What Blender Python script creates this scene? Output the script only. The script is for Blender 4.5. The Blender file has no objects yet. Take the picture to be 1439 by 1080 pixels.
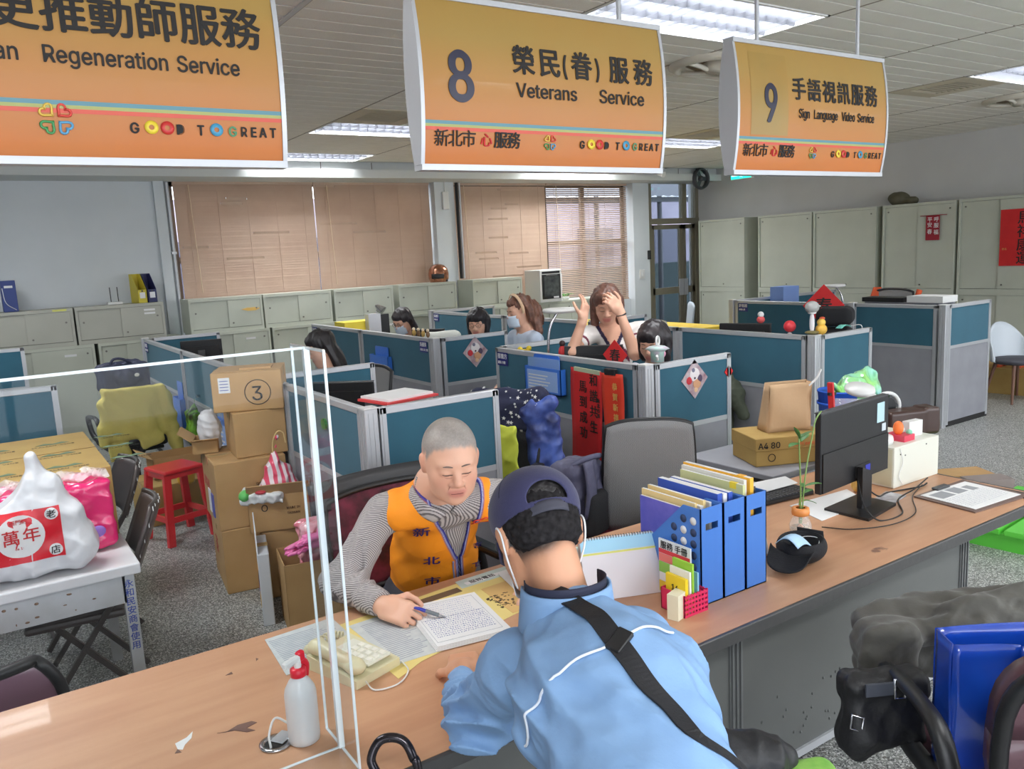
import bpy, bmesh, math, random
import numpy as np
from mathutils import Vector, Matrix, Euler
random.seed(7); PI = math.pi
SC = bpy.context.scene
COL = SC.collection
# ---------------------------------------------------------------- camera
def cam_setup():
    yaw, p, r = [math.radians(a) for a in (33.2579, 9.0990, -2.9071)]
    f = Vector((math.sin(yaw)*math.cos(p), math.cos(yaw)*math.cos(p), -math.sin(p)))
    rt = f.cross(Vector((0, 0, 1))).normalized(); up = rt.cross(f)
    c, s = math.cos(r), math.sin(r)
    R_ = c*rt + s*up; U_ = -s*rt + c*up
    cd = bpy.data.cameras.new('camera'); co = bpy.data.objects.new('camera', cd); COL.objects.link(co)
    cd.sensor_width = 36; cd.lens = 36*1149.22/1439; cd.clip_start = .05; cd.clip_end = 200
    co.matrix_world = Matrix(((R_.x, U_.x, -f.x, 0), (R_.y, U_.y, -f.y, 0), (R_.z, U_.z, -f.z, 1.9), (0, 0, 0, 1)))
    SC.camera = co
cam_setup()
# ---------------------------------------------------------------- world, exposure
SC.view_settings.view_transform = 'Standard'; SC.view_settings.look = 'None'
SC.view_settings.gamma = 1; SC.view_settings.use_curve_mapping = False
SC.view_settings.exposure = 0.12
w = bpy.data.worlds.new('world'); SC.world = w; w.use_nodes = True
w.node_tree.nodes['Background'].inputs[0].default_value = (.88, .93, 1, 1)
w.node_tree.nodes['Background'].inputs[1].default_value = 5.0
SC.cycles.use_denoising = True
SC.cycles.max_bounces = 8; SC.cycles.diffuse_bounces = 5; SC.cycles.glossy_bounces = 3
SC.cycles.transmission_bounces = 6; SC.cycles.transparent_max_bounces = 12
SC.cycles.sample_clamp_indirect = 6; SC.cycles.caustics_reflective = False; SC.cycles.caustics_refractive = False
LAMP_W = 74.0        # watts of one ceiling light fixture
# ---------------------------------------------------------------- materials
def lin(c):
    if len(c) == 4: c = c[:3]
    return tuple(((v/255)/12.92 if v/255 <= .04045 else ((v/255+.055)/1.055)**2.4) for v in c) + (1,)
MATS = {}
def mat(name, rgb=(200, 200, 200), rough=.5, metal=0, var=None, vscale=8, vamt=.5, bump=0, bscale=60, emit=None, estr=1,
        trans=0, alpha=1, coat=0, vcol=False, spec=.5, stretch=None, sheen=0):
    if name in MATS: return MATS[name]
    m = bpy.data.materials.new(name); m.use_nodes = True; nt = m.node_tree; b = nt.nodes['Principled BSDF']
    L = nt.links.new; I = b.inputs
    I['Roughness'].default_value = rough; I['Metallic'].default_value = metal
    I['Base Color'].default_value = lin(rgb); I['Transmission Weight'].default_value = trans
    I['Alpha'].default_value = alpha; I['Coat Weight'].default_value = coat; I['Specular IOR Level'].default_value = spec
    I['Sheen Weight'].default_value = sheen
    tc = nt.nodes.new('ShaderNodeTexCoord'); mp = nt.nodes.new('ShaderNodeMapping'); L(tc.outputs['Object'], mp.inputs[0])
    if stretch: mp.inputs['Scale'].default_value = stretch
    src = None
    if vcol:
        a = nt.nodes.new('ShaderNodeAttribute'); a.attribute_name = 'Col'; src = a.outputs['Color']
        L(src, I['Base Color'])
    if var:
        n = nt.nodes.new('ShaderNodeTexNoise'); n.inputs['Scale'].default_value = vscale; n.inputs['Detail'].default_value = 6
        L(mp.outputs[0], n.inputs['Vector'])
        r = nt.nodes.new('ShaderNodeValToRGB'); r.color_ramp.elements[0].position = .5-.25*(1.01-vamt)-.1; r.color_ramp.elements[1].position = .5+.25*(1.01-vamt)+.1
        L(n.outputs['Fac'], r.inputs[0])
        mx = nt.nodes.new('ShaderNodeMix'); mx.data_type = 'RGBA'; L(r.outputs[0], mx.inputs[0])
        if src: L(src, mx.inputs[6])
        else: mx.inputs[6].default_value = lin(rgb)
        mx.inputs[7].default_value = lin(var); L(mx.outputs[2], I['Base Color'])
        if vcol:
            mu = nt.nodes.new('ShaderNodeMath'); mu.operation = 'MULTIPLY'; mu.inputs[1].default_value = vamt; L(r.outputs[0], mu.inputs[0]); L(mu.outputs[0], mx.inputs[0])
    if bump:
        n2 = nt.nodes.new('ShaderNodeTexNoise'); n2.inputs['Scale'].default_value = bscale; n2.inputs['Detail'].default_value = 4
        L(mp.outputs[0], n2.inputs['Vector']); bp = nt.nodes.new('ShaderNodeBump'); bp.inputs['Strength'].default_value = bump
        bp.inputs['Distance'].default_value = .01; L(n2.outputs['Fac'], bp.inputs['Height']); L(bp.outputs[0], I['Normal'])
    if emit: I['Emission Color'].default_value = lin(emit); I['Emission Strength'].default_value = estr
    MATS[name] = m; return m
def nodes(m): return m.node_tree.nodes, m.node_tree.links.new, m.node_tree.nodes['Principled BSDF']
# ---------------------------------------------------------------- object helpers
def tag(o, label=None, cat=None, group=None, kind=None):
    if label: o['label'] = label
    if cat: o['category'] = cat
    if group: o['group'] = group
    if kind: o['kind'] = kind
    return o
def thing(name, label, cat, loc=(0, 0, 0), rz=0, group=None, rot=None):
    o = bpy.data.objects.new(name, None); COL.objects.link(o); o.empty_display_size = .05
    o.location = loc; o.rotation_euler = rot if rot else (0, 0, rz)
    return tag(o, label, cat, group)
def link(name, me, parent=None, loc=None, rot=None):
    o = bpy.data.objects.new(name, me); COL.objects.link(o)
    if parent: o.parent = parent
    if loc is not None: o.location = loc
    if rot is not None: o.rotation_euler = rot
    return o
def copy_tree(o, parent=None, loc=None, rz=None, label=None, rot=None):
    c = o.copy(); COL.objects.link(c); c.parent = parent
    if loc is not None: c.location = loc
    if rz is not None: c.rotation_euler = (0, 0, rz)
    if rot is not None: c.rotation_euler = rot
    if label: c['label'] = label
    for ch in list(o.children): copy_tree(ch, c)
    return c
def basis(d, up=(0, 0, 1)):
    z = Vector(d).normalized(); u = Vector(up)
    if abs(z.dot(u)) > .99: u = Vector((0, 1, 0))
    x = u.cross(z).normalized(); y = z.cross(x); return x, y, z
class MB:
    """collects simple shapes; build() links them as ONE mesh object"""
    def __init__(s): s.v = []; s.f = []; s.mi = []; s.ms = []; s.sm = []; s.cur = 0; s.smooth = False; s.T = None
    def m(s, mt):
        if mt not in s.ms: s.ms.append(mt)
        s.cur = s.ms.index(mt); return s
    def add(s, vs, fs, smooth=None):
        n = len(s.v)
        if s.T is not None: vs = [s.T @ Vector(v) for v in vs]
        s.v += [tuple(v) for v in vs]; s.f += [tuple(i+n for i in f) for f in fs]
        s.mi += [s.cur]*len(fs); s.sm += [s.smooth if smooth is None else smooth]*len(fs); return s
    def box(s, x0, x1, y0, y1, z0, z1, c=0):
        if c <= 0:
            v = [(x, y, z) for z in (z0, z1) for y in (y0, y1) for x in (x0, x1)]
            return s.add(v, [(0, 2, 3, 1), (4, 5, 7, 6), (0, 1, 5, 4), (2, 6, 7, 3), (0, 4, 6, 2), (1, 3, 7, 5)], False)
        # chamfered box
        bm = bmesh.new(); bmesh.ops.create_cube(bm, size=1)
        for q in bm.verts: q.co = Vector(((x0+x1)/2+q.co.x*(x1-x0), (y0+y1)/2+q.co.y*(y1-y0), (z0+z1)/2+q.co.z*(z1-z0)))
        bmesh.ops.bevel(bm, geom=list(bm.edges), offset=c, segments=2 if c > .004 else 1, affect='EDGES', profile=.5)
        bm.verts.index_update(); s.add([tuple(q.co) for q in bm.verts], [[q.index for q in f.verts] for f in bm.faces], False); bm.free(); return s
    def obox(s, c, d, sx, sy, sz, up=(0, 0, 1), ch=0):
        """box centred c, its z axis along d"""
        X, Y, Z = basis(d, up); T0 = s.T
        M_ = Matrix(((X.x, Y.x, Z.x, c[0]), (X.y, Y.y, Z.y, c[1]), (X.z, Y.z, Z.z, c[2]), (0, 0, 0, 1)))
        s.T = (T0 @ M_) if T0 is not None else M_
        s.box(-sx/2, sx/2, -sy/2, sy/2, -sz/2, sz/2, ch); s.T = T0; return s
    def bar(s, a, b, wx, wy=None, up=(0, 0, 1), ch=0):
        a = Vector(a); b = Vector(b); return s.obox((a+b)/2, b-a, wx, wy or wx, (b-a).length, up, ch)
    def cyl(s, a, b, r, r2=None, n=16, cap=True, smooth=True):
        a = Vector(a); b = Vector(b); X, Y, Z = basis(b-a); r2 = r if r2 is None else r2
        vs = [a+(X*math.cos(2*PI*i/n)+Y*math.sin(2*PI*i/n))*r for i in range(n)]+[b+(X*math.cos(2*PI*i/n)+Y*math.sin(2*PI*i/n))*r2 for i in range(n)]
        s.add(vs, [(i, (i+1) % n, n+(i+1) % n, n+i) for i in range(n)], smooth)
        if cap: s.add(vs, [tuple(range(n-1, -1, -1)), tuple(range(n, 2*n))], False)
        return s
    def tube(s, pts, r, n=8, closed=False, rfn=None, flat=None, up=(0, 0, 1)):
        P = [Vector(p) for p in pts]; N = len(P); vs = []
        prev = None
        for i, p in enumerate(P):
            t = (P[(i+1) % N]-P[i-1]) if (closed or 0 < i < N-1) else (P[1]-P[0] if i == 0 else P[-1]-P[-2])
            t.normalize()
            if prev is None: X, Y, _ = basis(t, up)
            else:
                X = prev-t*prev.dot(t)
                X = X.normalized() if X.length > 1e-6 else basis(t)[0]
                Y = t.cross(X)
            prev = X; rr = rfn(i/(N-1)) if rfn else r; fl = flat or 1
            vs += [p+X*math.cos(2*PI*k/n)*rr+Y*math.sin(2*PI*k/n)*rr*fl for k in range(n)]
        fs = [(i*n+k, i*n+(k+1) % n, ((i+1) % N)*n+(k+1) % n, ((i+1) % N)*n+k) for i in range(N if closed else N-1) for k in range(n)]
        s.add(vs, fs, True)
        if not closed: s.add(vs, [tuple(range(n-1, -1, -1)), tuple(range((N-1)*n, N*n))], False)
        return s
    def lathe(s, prof, c=(0, 0, 0), n=24, axis=(0, 0, 1), smooth=True):
        X, Y, Z = basis(axis); c = Vector(c); vs = []
        for r, h in prof: vs += [c+Z*h+(X*math.cos(2*PI*k/n)+Y*math.sin(2*PI*k/n))*max(r, 1e-5) for k in range(n)]
        return s.add(vs, [(i*n+k, i*n+(k+1) % n, (i+1)*n+(k+1) % n, (i+1)*n+k) for i in range(len(prof)-1) for k in range(n)], smooth)
    def prism(s, poly, a, b, ax=2, smooth=False):
        """poly of 2-D points extruded along axis ax from a to b"""
        def P(p, h):
            return {0: (h, p[0], p[1]), 1: (p[0], h, p[1]), 2: (p[0], p[1], h)}[ax]
        n = len(poly); vs = [P(p, a) for p in poly]+[P(p, b) for p in poly]
        s.add(vs, [tuple(range(n)), tuple(range(2*n-1, n-1, -1))], False)
        return s.add(vs, [(i, n+i, n+(i+1) % n, (i+1) % n) for i in range(n)], smooth)
    def ell(s, c, r, n=16, m=10, R=None):
        vs = []; c = Vector(c)
        for j in range(m+1):
            t = PI*j/m
            for k in range(n):
                q = Vector((r[0]*math.sin(t)*math.cos(2*PI*k/n), r[1]*math.sin(t)*math.sin(2*PI*k/n), r[2]*math.cos(t)))
                if R: q = R @ q
                vs.append(c+q)
        return s.add(vs, [(j*n+k, (j+1)*n+k, (j+1)*n+(k+1) % n, j*n+(k+1) % n) for j in range(m) for k in range(n)], True)
    def grid(s, fn, nu, nv, thick=0, smooth=True):
        vs = [Vector(fn(i/nu, j/nv)) for j in range(nv+1) for i in range(nu+1)]
        W = nu+1; fs = [(j*W+i, j*W+i+1, (j+1)*W+i+1, (j+1)*W+i) for j in range(nv) for i in range(nu)]
        if thick:
            ns = []
            for j in range(nv+1):
                for i in range(nu+1):
                    a = vs[j*W+min(i+1, nu)]-vs[j*W+max(i-1, 0)]; b = vs[min(j+1, nv)*W+i]-vs[max(j-1, 0)*W+i]
                    q = a.cross(b); ns.append(q.normalized() if q.length > 1e-9 else Vector((0, 0, 1)))
            M_ = len(vs); vs2 = vs+[v-q*thick for v, q in zip(vs, ns)]
            f2 = fs+[tuple(M_+i for i in reversed(f)) for f in fs]
            bd = [j*W for j in range(nv+1)]
            e = [(i, i+1) for i in range(nu)]+[(nu+j*W, nu+(j+1)*W) for j in range(nv)]+[(nv*W+i+1, nv*W+i) for i in range(nu)]+[((j+1)*W, j*W) for j in range(nv)]
            f2 += [(b, a, a+M_, b+M_) for a, b in e]
            return s.add(vs2, f2, smooth)
        return s.add(vs, fs, smooth)
    def mesh(s, name, mt=None):
        me = bpy.data.meshes.new(name); me.from_pydata(s.v, [], s.f)
        for q in (s.ms or [mt]): me.materials.append(q)
        if s.ms: me.polygons.foreach_set('material_index', s.mi)
        me.polygons.foreach_set('use_smooth', s.sm); me.update(); return me
    def build(s, name, mt=None, parent=None, loc=None, rot=None):
        return link(name, s.mesh(name, mt), parent, loc, rot)
def B(name, mt, parent, x0, x1, y0, y1, z0, z1, c=0, **k): return MB().box(x0, x1, y0, y1, z0, z1, c).build(name, mt, parent, **k)
def rrect(w_, h_, r, n=5, cx=0, cy=0):
    o = []
    for sx, sy, a0 in ((1, 1, 0), (-1, 1, 90), (-1, -1, 180), (1, -1, 270)):
        for k in range(n+1):
            a = math.radians(a0+90*k/n); o.append((cx+sx*(w_/2-r)+r*math.cos(a), cy+sy*(h_/2-r)+r*math.sin(a)))
    return o
def bez(pts, n=8):
    """catmull-rom through pts"""
    P = [Vector(p) for p in pts]; P = [2*P[0]-P[1]]+P+[2*P[-1]-P[-2]]; out = []
    for i in range(1, len(P)-2):
        for k in range(n):
            t = k/n; a, b, c, d = P[i-1:i+3]
            out.append(.5*((2*b)+(c-a)*t+(2*a-5*b+4*c-d)*t*t+(3*b-a-3*c+d)*t**3))
    return out+[P[-2]]
TXT = {}
import os
try: FONT = bpy.data.fonts.load(os.path.join(bpy.utils.resource_path('LOCAL'), 'datafiles', 'fonts', 'Inter.woff2'))     # ships with Blender
except Exception: FONT = None
def text(name, s, size, mt, parent, loc, rot=(PI/2, 0, 0), bold=0,  sx=1, depth=.0006, align='LEFT', space=1, shear=0):
    fat, bold = bold*(1.3 if not s.isascii() else .9), 0
    key = (s, size, bold, fat, depth, align, space, shear)
    if key not in TXT:
        cu = bpy.data.curves.new('t', 'FONT'); cu.body = s
        k_ = 1.0
        if FONT and s.isascii(): cu.font = FONT; k_ = 1.27
        cu.size = size*k_; cu.offset = bold; cu.extrude = depth
        cu.align_x = align; cu.space_character = space; cu.shear = shear; cu.resolution_u = 2 if size < .08 else 4
        ob = bpy.data.objects.new('t', cu); COL.objects.link(ob)
        dg = bpy.context.evaluated_depsgraph_get(); me = bpy.data.meshes.new_from_object(ob.evaluated_get(dg))
        bpy.data.objects.remove(ob)
        if fat:
            bm = bmesh.new()
            for dx, dy in ((0, 0), (fat, 0), (-fat, 0), (0, fat*.6), (0, -fat*.6)):
                n0 = len(bm.verts); bm.from_mesh(me); bm.verts.ensure_lookup_table()
                for v in bm.verts[n0:]: v.co.x += dx; v.co.y += dy; v.co.z += .00002*n0/max(len(me.vertices), 1)
            bm.to_mesh(me); bm.free()
        TXT[key] = me
    me = TXT[key].copy(); me.materials.clear(); me.materials.append(mt)
    o = link(name, me, parent, loc, rot); o.scale = (sx, 1, 1); return o
# ---------------------------------------------------------------- implicit modelling of organic shapes
import openvdb
def _n(v): return np.asarray(v, float)
def Rm(d, up=(0, 0, 1)):
    """rows: local x (right), y (forward=d), z (up)"""
    y = _n(d)/np.linalg.norm(d); x = np.cross(y, _n(up)); x /= np.linalg.norm(x); z = np.cross(x, y); return np.array([x, y, z])
def cap(a, b, ra, rb=None, c=0, k=.012): return ('c', _n(a), _n(b), ra, ra if rb is None else rb, c, k)
def ell(p, r, R=None, c=0, k=.012): return ('e', _n(p), _n(r), R, c, k)
def rbox(p, h, rd, R=None, c=0, k=.012): return ('b', _n(p), _n(h), rd, R, c, k)
def pdist(p, P):
    if p[0] == 'c':
        _, a, b, ra, rb, c, k = p; ab = b-a; t = np.clip(((P-a)@ab)/max(ab@ab, 1e-9), 0, 1)
        return np.linalg.norm(P-a-t[:, None]*ab, axis=1)-(ra+(rb-ra)*t)
    if p[0] == 'e':
        _, q, r, R, c, k = p; l = P-q
        if R is not None: l = l@R.T
        k0 = np.linalg.norm(l/r, axis=1); k1 = np.linalg.norm(l/(r*r), axis=1); return k0*(k0-1)/np.maximum(k1, 1e-6)
    _, q, h, rd, R, c, k = p; l = P-q
    if R is not None: l = l@R.T
    g = np.abs(l)-(h-rd); return np.linalg.norm(np.maximum(g, 0), axis=1)+np.minimum(g.max(axis=1), 0)-rd
def field(P, prims):
    d = np.full(len(P), 9.)
    for p in prims:
        e = pdist(p, P); k = max(p[-1], 1e-4); h = np.maximum(k-np.abs(d-e), 0)/k; d = np.minimum(d, e)-h*h*k*.25
    return d
def cut(d, e, k=.006):
    h = np.maximum(k-np.abs(d+e), 0)/k; return np.maximum(d, -e)+h*h*k*.25
def pbounds(prims):
    lo = np.full(3, 9e9); hi = -lo
    for p in prims:
        if p[0] == 'c': pts = [p[1]-p[3], p[1]+p[3], p[2]-p[4], p[2]+p[4]]
        elif p[0] == 'e': m = p[2].max(); pts = [p[1]-m, p[1]+m] if p[3] is not None else [p[1]-p[2], p[1]+p[2]]
        else: m = np.linalg.norm(p[2]); pts = [p[1]-m, p[1]+m] if p[4] is not None else [p[1]-p[2], p[1]+p[2]]
        lo = np.minimum(lo, np.min(pts, 0)); hi = np.maximum(hi, np.max(pts, 0))
    return lo, hi
def sdf(prims, vox=.006, fn=None, disp=None, margin=.03, lo=None, hi=None):
    """surface points and quads of the smooth union; fn(P, d) edits the field, disp(P) is subtracted"""
    l0, h0 = pbounds(prims); lo = l0 if lo is None else np.maximum(lo, l0); hi = h0 if hi is None else np.minimum(hi, h0)
    lo = lo-margin; hi = hi+margin
    Bk = 8; n = (np.ceil((hi-lo)/(vox*Bk)).astype(int)); bs = vox*Bk
    def F(P):
        d = field(P, prims)
        if disp is not None: d = d-disp(P)
        if fn is not None: d = fn(P, d)
        return d
    gi = np.stack(np.meshgrid(*[np.arange(k) for k in n], indexing='ij'), -1).reshape(-1, 3)
    dc = F(lo+(gi+.5)*bs); act = np.abs(dc) < bs*.95+.012
    arr = np.empty((n[0], Bk, n[1], Bk, n[2], Bk), np.float32)
    bg = 3*vox
    full = np.where(dc < 0, -bg, bg).reshape(n)
    arr[:] = full[:, None, :, None, :, None]
    off = (np.stack(np.meshgrid(*[np.arange(Bk)]*3, indexing='ij'), -1).reshape(-1, 3)+.5)*vox
    A = gi[act]
    for s in range(0, len(A), 400):
        a = A[s:s+400]; P = (lo+a[:, None, :]*bs+off[None]).reshape(-1, 3); d = F(P).reshape(len(a), Bk, Bk, Bk)
        arr[a[:, 0], :, a[:, 1], :, a[:, 2], :] = np.clip(d, -bg, bg)
    arr = arr.reshape(n[0]*Bk, n[1]*Bk, n[2]*Bk)
    g = openvdb.FloatGrid(bg); g.copyFromArray(arr); pts, quads = g.convertToQuads(0.0)
    return lo+(np.asarray(pts)+.5)*vox, np.asarray(quads)
def sdf_obj(name, prims, mt, parent=None, vox=.006, colors=None, colfn=None, fn=None, disp=None, kc=.004, keep=None, **kw):
    V, Q = sdf(prims, vox, fn, disp, **kw)
    if keep is not None:
        pass
    me = bpy.data.meshes.new(name); me.vertices.add(len(V)); me.vertices.foreach_set('co', V.astype(np.float32).ravel())
    me.loops.add(len(Q)*4); me.loops.foreach_set('vertex_index', Q[:, ::-1].astype(np.int32).ravel())
    me.polygons.add(len(Q)); me.polygons.foreach_set('loop_start', np.arange(0, len(Q)*4, 4, dtype=np.int32))
    me.polygons.foreach_set('use_smooth', np.ones(len(Q), bool)); me.update(calc_edges=True)
    me.materials.append(mt)
    if colors is not None:
        D = np.stack([pdist(p, V) for p in prims], 1); ci = np.array([p[-2] for p in prims])
        W = np.exp(-(D-D.min(1, keepdims=True))/kc); C = np.array([lin(c)[:3] for c in colors])
        c3 = (W@C[ci])/W.sum(1, keepdims=True)
        if colfn is not None: c3 = colfn(V, c3)
        at = me.color_attributes.new('Col', 'FLOAT_COLOR', 'POINT')
        at.data.foreach_set('color', np.concatenate([c3, np.ones((len(V), 1))], 1).astype(np.float32).ravel())
    if len(V) == 0: print('EMPTY', name)
    return link(name, me, parent)
def ndisp(amp, freq, seed=0, ridge=0):
    r = np.random.RandomState(seed); D1 = r.randn(6, 3); D1 /= np.linalg.norm(D1, axis=1)[:, None]; ph = r.rand(6)*6.28; sc = r.uniform(.6, 1.7, 6)
    D2 = r.randn(6, 3)
    def f(P):
        o = 0
        for i in range(6):
            s_ = np.sin(P@D1[i]*freq*sc[i]+ph[i]+1.6*np.sin(P@D2[i]*freq*.4+ph[-1-i]))
            o = o+(1-2*np.abs(s_) if ridge else s_)/sc[i]
        return amp*o/3
    return f
def blend(*fs): return lambda P: sum(f(P) for f in fs)
def grad(prims, P, fn=None, e=.002):
    P = _n(P).reshape(-1, 3); F = (lambda q: fn(q, field(q, prims))) if fn else (lambda q: field(q, prims))
    g = np.stack([F(P+_n(v)*e)-F(P-_n(v)*e) for v in np.eye(3)], 1)/(2*e); return g, F(P)
def snap(prims, pts, off=0., fn=None, it=6):
    P = _n(pts).copy()
    for _ in range(it):
        g, d = grad(prims, P, fn); gl = np.linalg.norm(g, axis=1, keepdims=True); P = P-g/np.maximum(gl, .2)**2*(d-off)[:, None]
    g, d = grad(prims, P, fn); return P, g/np.linalg.norm(g, axis=1, keepdims=True)
def smooth_path(P, k=3):
    for _ in range(k): P[1:-1] = (P[:-2]+2*P[1:-1]+P[2:])/4
    return P
def ribbon(name, prims, path, width, thick, mt, parent=None, off=.003, n=10, fn=None, ax=None):
    pts = np.array([tuple(p) for p in bez(path, n)]); P, N = snap(prims, pts, off, fn); P = smooth_path(P, 8); N = smooth_path(N, 10); mb = MB(); vs = []
    for i in range(len(P)):
        t = P[min(i+1, len(P)-1)]-P[max(i-1, 0)]; t /= np.linalg.norm(t); s_ = np.cross(t, N[i]); s_ /= np.linalg.norm(s_)
        for a, b in ((-1, 0), (1, 0), (1, 1), (-1, 1)): vs.append(P[i]+s_*a*width/2+N[i]*b*thick)
    K = len(P); fs = [(i*4+j, i*4+(j+1) % 4, (i+1)*4+(j+1) % 4, (i+1)*4+j) for i in range(K-1) for j in range(4)]+[(3, 2, 1, 0), tuple((K-1)*4+j for j in range(4))]
    mb.add(vs, fs, False); return mb.build(name, mt, parent)
# ================================================================ palette
M_wall = mat('wall paint', (216, 221, 224), .7, var=(208, 213, 216), vscale=2, bump=.08, bscale=40)
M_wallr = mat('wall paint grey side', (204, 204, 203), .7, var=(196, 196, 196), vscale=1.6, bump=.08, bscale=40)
M_ceil = mat('ceiling plank', (232, 229, 220), .6, var=(226, 222, 212), vscale=3, bump=.15, bscale=90)
M_gap = mat('ceiling gap', (88, 80, 72), .9)
M_alu = mat('aluminium', (190, 192, 196), .38, .35, bump=.05, bscale=30)
M_teal = mat('teal fabric', (48, 100, 120), .85, var=(44, 92, 112), vscale=4, bump=.25, bscale=500, sheen=.1)
M_greyf = mat('grey laminate', (150, 151, 158), .6, var=(138, 139, 146), vscale=5, bump=.05, bscale=200)
M_cab = mat('cabinet enamel', (192, 196, 182), .42, var=(182, 186, 172), vscale=2.5, bump=.02, bscale=60)
M_dark = mat('dark recess', (34, 33, 33), .8)
M_blk = mat('black plastic', (26, 26, 28), .42, bump=.05, bscale=150)
M_dgrey = mat('dark grey plastic', (66, 67, 70), .5)
M_white = mat('white plastic', (222, 222, 220), .35)
M_paper = mat('paper', (226, 226, 226), .8)
M_chrome = mat('chrome', (200, 200, 204), .18, 1)
M_card = mat('cardboard', (190, 153, 104), .8, var=(178, 140, 92), vscale=6, bump=.08, bscale=120)
M_cardd = mat('cardboard printed', (176, 146, 84), .8, var=(164, 132, 74), vscale=6, bump=.08, bscale=120)
M_ink = mat('black ink', (30, 27, 26), .7)
M_inkb = mat('blue ink', (44, 70, 160), .7)
M_inkr = mat('red ink', (190, 32, 40), .7)
M_red = mat('red paper', (206, 34, 36), .7, var=(190, 26, 30), vscale=6)
M_navy = mat('navy tag', (36, 40, 120), .5)
M_blue = mat('blue plastic', (58, 118, 214), .35, coat=.2)
M_seatb = mat('black mesh fabric', (36, 36, 40), .85, bump=.5, bscale=400)
def terrazzo():
    m = mat('terrazzo', (150, 150, 146), .32); N, L, b = nodes(m)
    tc = N.new('ShaderNodeTexCoord')
    def vor(sc, thr0, thr1, seed):
        mp = N.new('ShaderNodeMapping'); mp.inputs['Location'].default_value = (seed, seed*2, 0); L(tc.outputs['Object'], mp.inputs[0])
        v = N.new('ShaderNodeTexVoronoi'); v.inputs['Scale'].default_value = sc; L(mp.outputs[0], v.inputs['Vector'])
        r = N.new('ShaderNodeSeparateColor'); L(v.outputs['Color'], r.inputs[0])
        g = N.new('ShaderNodeMath'); g.operation = 'GREATER_THAN'; g.inputs[1].default_value = thr0; L(r.outputs[0], g.inputs[0])
        d = N.new('ShaderNodeMath'); d.operation = 'LESS_THAN'; d.inputs[1].default_value = thr1; L(v.outputs['Distance'], d.inputs[0])
        o = N.new('ShaderNodeMath'); o.operation = 'MULTIPLY'; L(g.outputs[0], o.inputs[0]); L(d.outputs[0], o.inputs[1]); return o.outputs[0]
    cur = None
    n = N.new('ShaderNodeTexNoise'); n.inputs['Scale'].default_value = .8; n.inputs['Detail'].default_value = 5; L(tc.outputs['Object'], n.inputs[0])
    mx = N.new('ShaderNodeMix'); mx.data_type = 'RGBA'; mx.inputs[6].default_value = lin((128, 130, 126)); mx.inputs[7].default_value = lin((150, 152, 148)); L(n.outputs[0], mx.inputs[0]); cur = mx.outputs[2]
    for sc, a, d, col, sd in ((75, .45, .42, (198, 199, 196), 0), (95, .6, .45, (84, 84, 84), 3.3), (130, .5, .45, (216, 216, 214), 7.1), (60, .8, .4, (112, 108, 102), 9.2), (150, .7, .5, (60, 60, 62), 5.5)):
        f = vor(sc, a, d, sd); mx = N.new('ShaderNodeMix'); mx.data_type = 'RGBA'; L(f, mx.inputs[0]); L(cur, mx.inputs[6]); mx.inputs[7].default_value = lin(col); cur = mx.outputs[2]
    L(cur, b.inputs['Base Color']); return m
def struct(name, mb, mt=None, parent=None): o = mb.build(name, mt, parent); o['kind'] = 'structure'; return o
XL, XR, YF, YB, ZC = -4.2, 11.5, -3.5, 11.0, 3.2
struct('floor', MB().box(XL-.2, XR+.4, YF-.2, YB+.3, -.1, 0), terrazzo())
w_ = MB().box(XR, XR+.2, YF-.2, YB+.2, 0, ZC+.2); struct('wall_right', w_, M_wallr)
struct('wall_left', MB().box(XL-.2, XL, YF-.2, YB+.2, 0, ZC+.2), M_wall)
wf = MB().box(XL-.2, XR+.2, YF-.2, YF, 0, .7).box(XL-.2, XR+.2, YF-.2, YF, 3.05, ZC+.2).box(XL-.2, XL+.2, YF-.2, YF, .7, 3.05).box(XR-.2, XR+.2, YF-.2, YF, .7, 3.05)
struct('wall_front', wf, M_wall)
wn = MB()                                   # unseen glazing behind the visitors, added so daylight brightens ceiling and walls
for k in range(12): wn.box(XL+.2+k*1.391-.03, XL+.2+k*1.391+.03, YF-.14, YF-.06, .7, 3.05)
wn.box(XL+.2, XR-.2, YF-.14, YF-.06, 2.2, 2.26); struct('window_3', wn, M_alu)
pl = bpy.data.lights.new('portal', 'AREA'); pl.shape = 'RECTANGLE'; pl.size = XR-XL-.4; pl.size_y = 2.35; pl.cycles.is_portal = True
po = bpy.data.objects.new('portal', pl); COL.objects.link(po); po.location = ((XL+XR)/2, YF-.1, 1.875); po.rotation_euler = (PI/2, 0, 0)
# back wall with openings: window_1 2.27-5.94, window_2 6.27-9.83, glazed door 10.2-11.5
wb = MB(); zt = 3.0
wb.box(XL, 2.27, YB, YB+.2, 0, ZC+.2); wb.box(5.94, 6.27, YB-.12, YB+.2, 0, ZC+.2); wb.box(9.83, 10.2, YB-.12, YB+.2, 0, ZC+.2)
wb.box(2.27, 5.94, YB, YB+.2, 0, 1.0); wb.box(6.27, 9.83, YB, YB+.2, 0, 1.0); wb.box(2.27, 5.94, YB, YB+.2, zt, ZC+.2); wb.box(6.27, 9.83, YB, YB+.2, zt, ZC+.2)
wb.box(10.2, XR, YB, YB+.2, zt+.1, ZC+.2); wb.box(2.08, 2.20, YB-.06, YB, 0, zt)
wallb = struct('wall_back', wb, M_wall)
# ---- soffit along the back wall
sf = struct('trim_1', MB().box(XL, XR, YB-.62, YB, 2.99, 3.1).box(XL, XR, YB-.5, YB, 3.1, ZC+.1), mat('soffit', (205, 208, 206), .6))
for i in range(22): B('seam', M_gap, sf, XL+.35+i*.72, XL+.358+i*.72, YB-.505, YB-.499, 3.1, 3.2)
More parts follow.
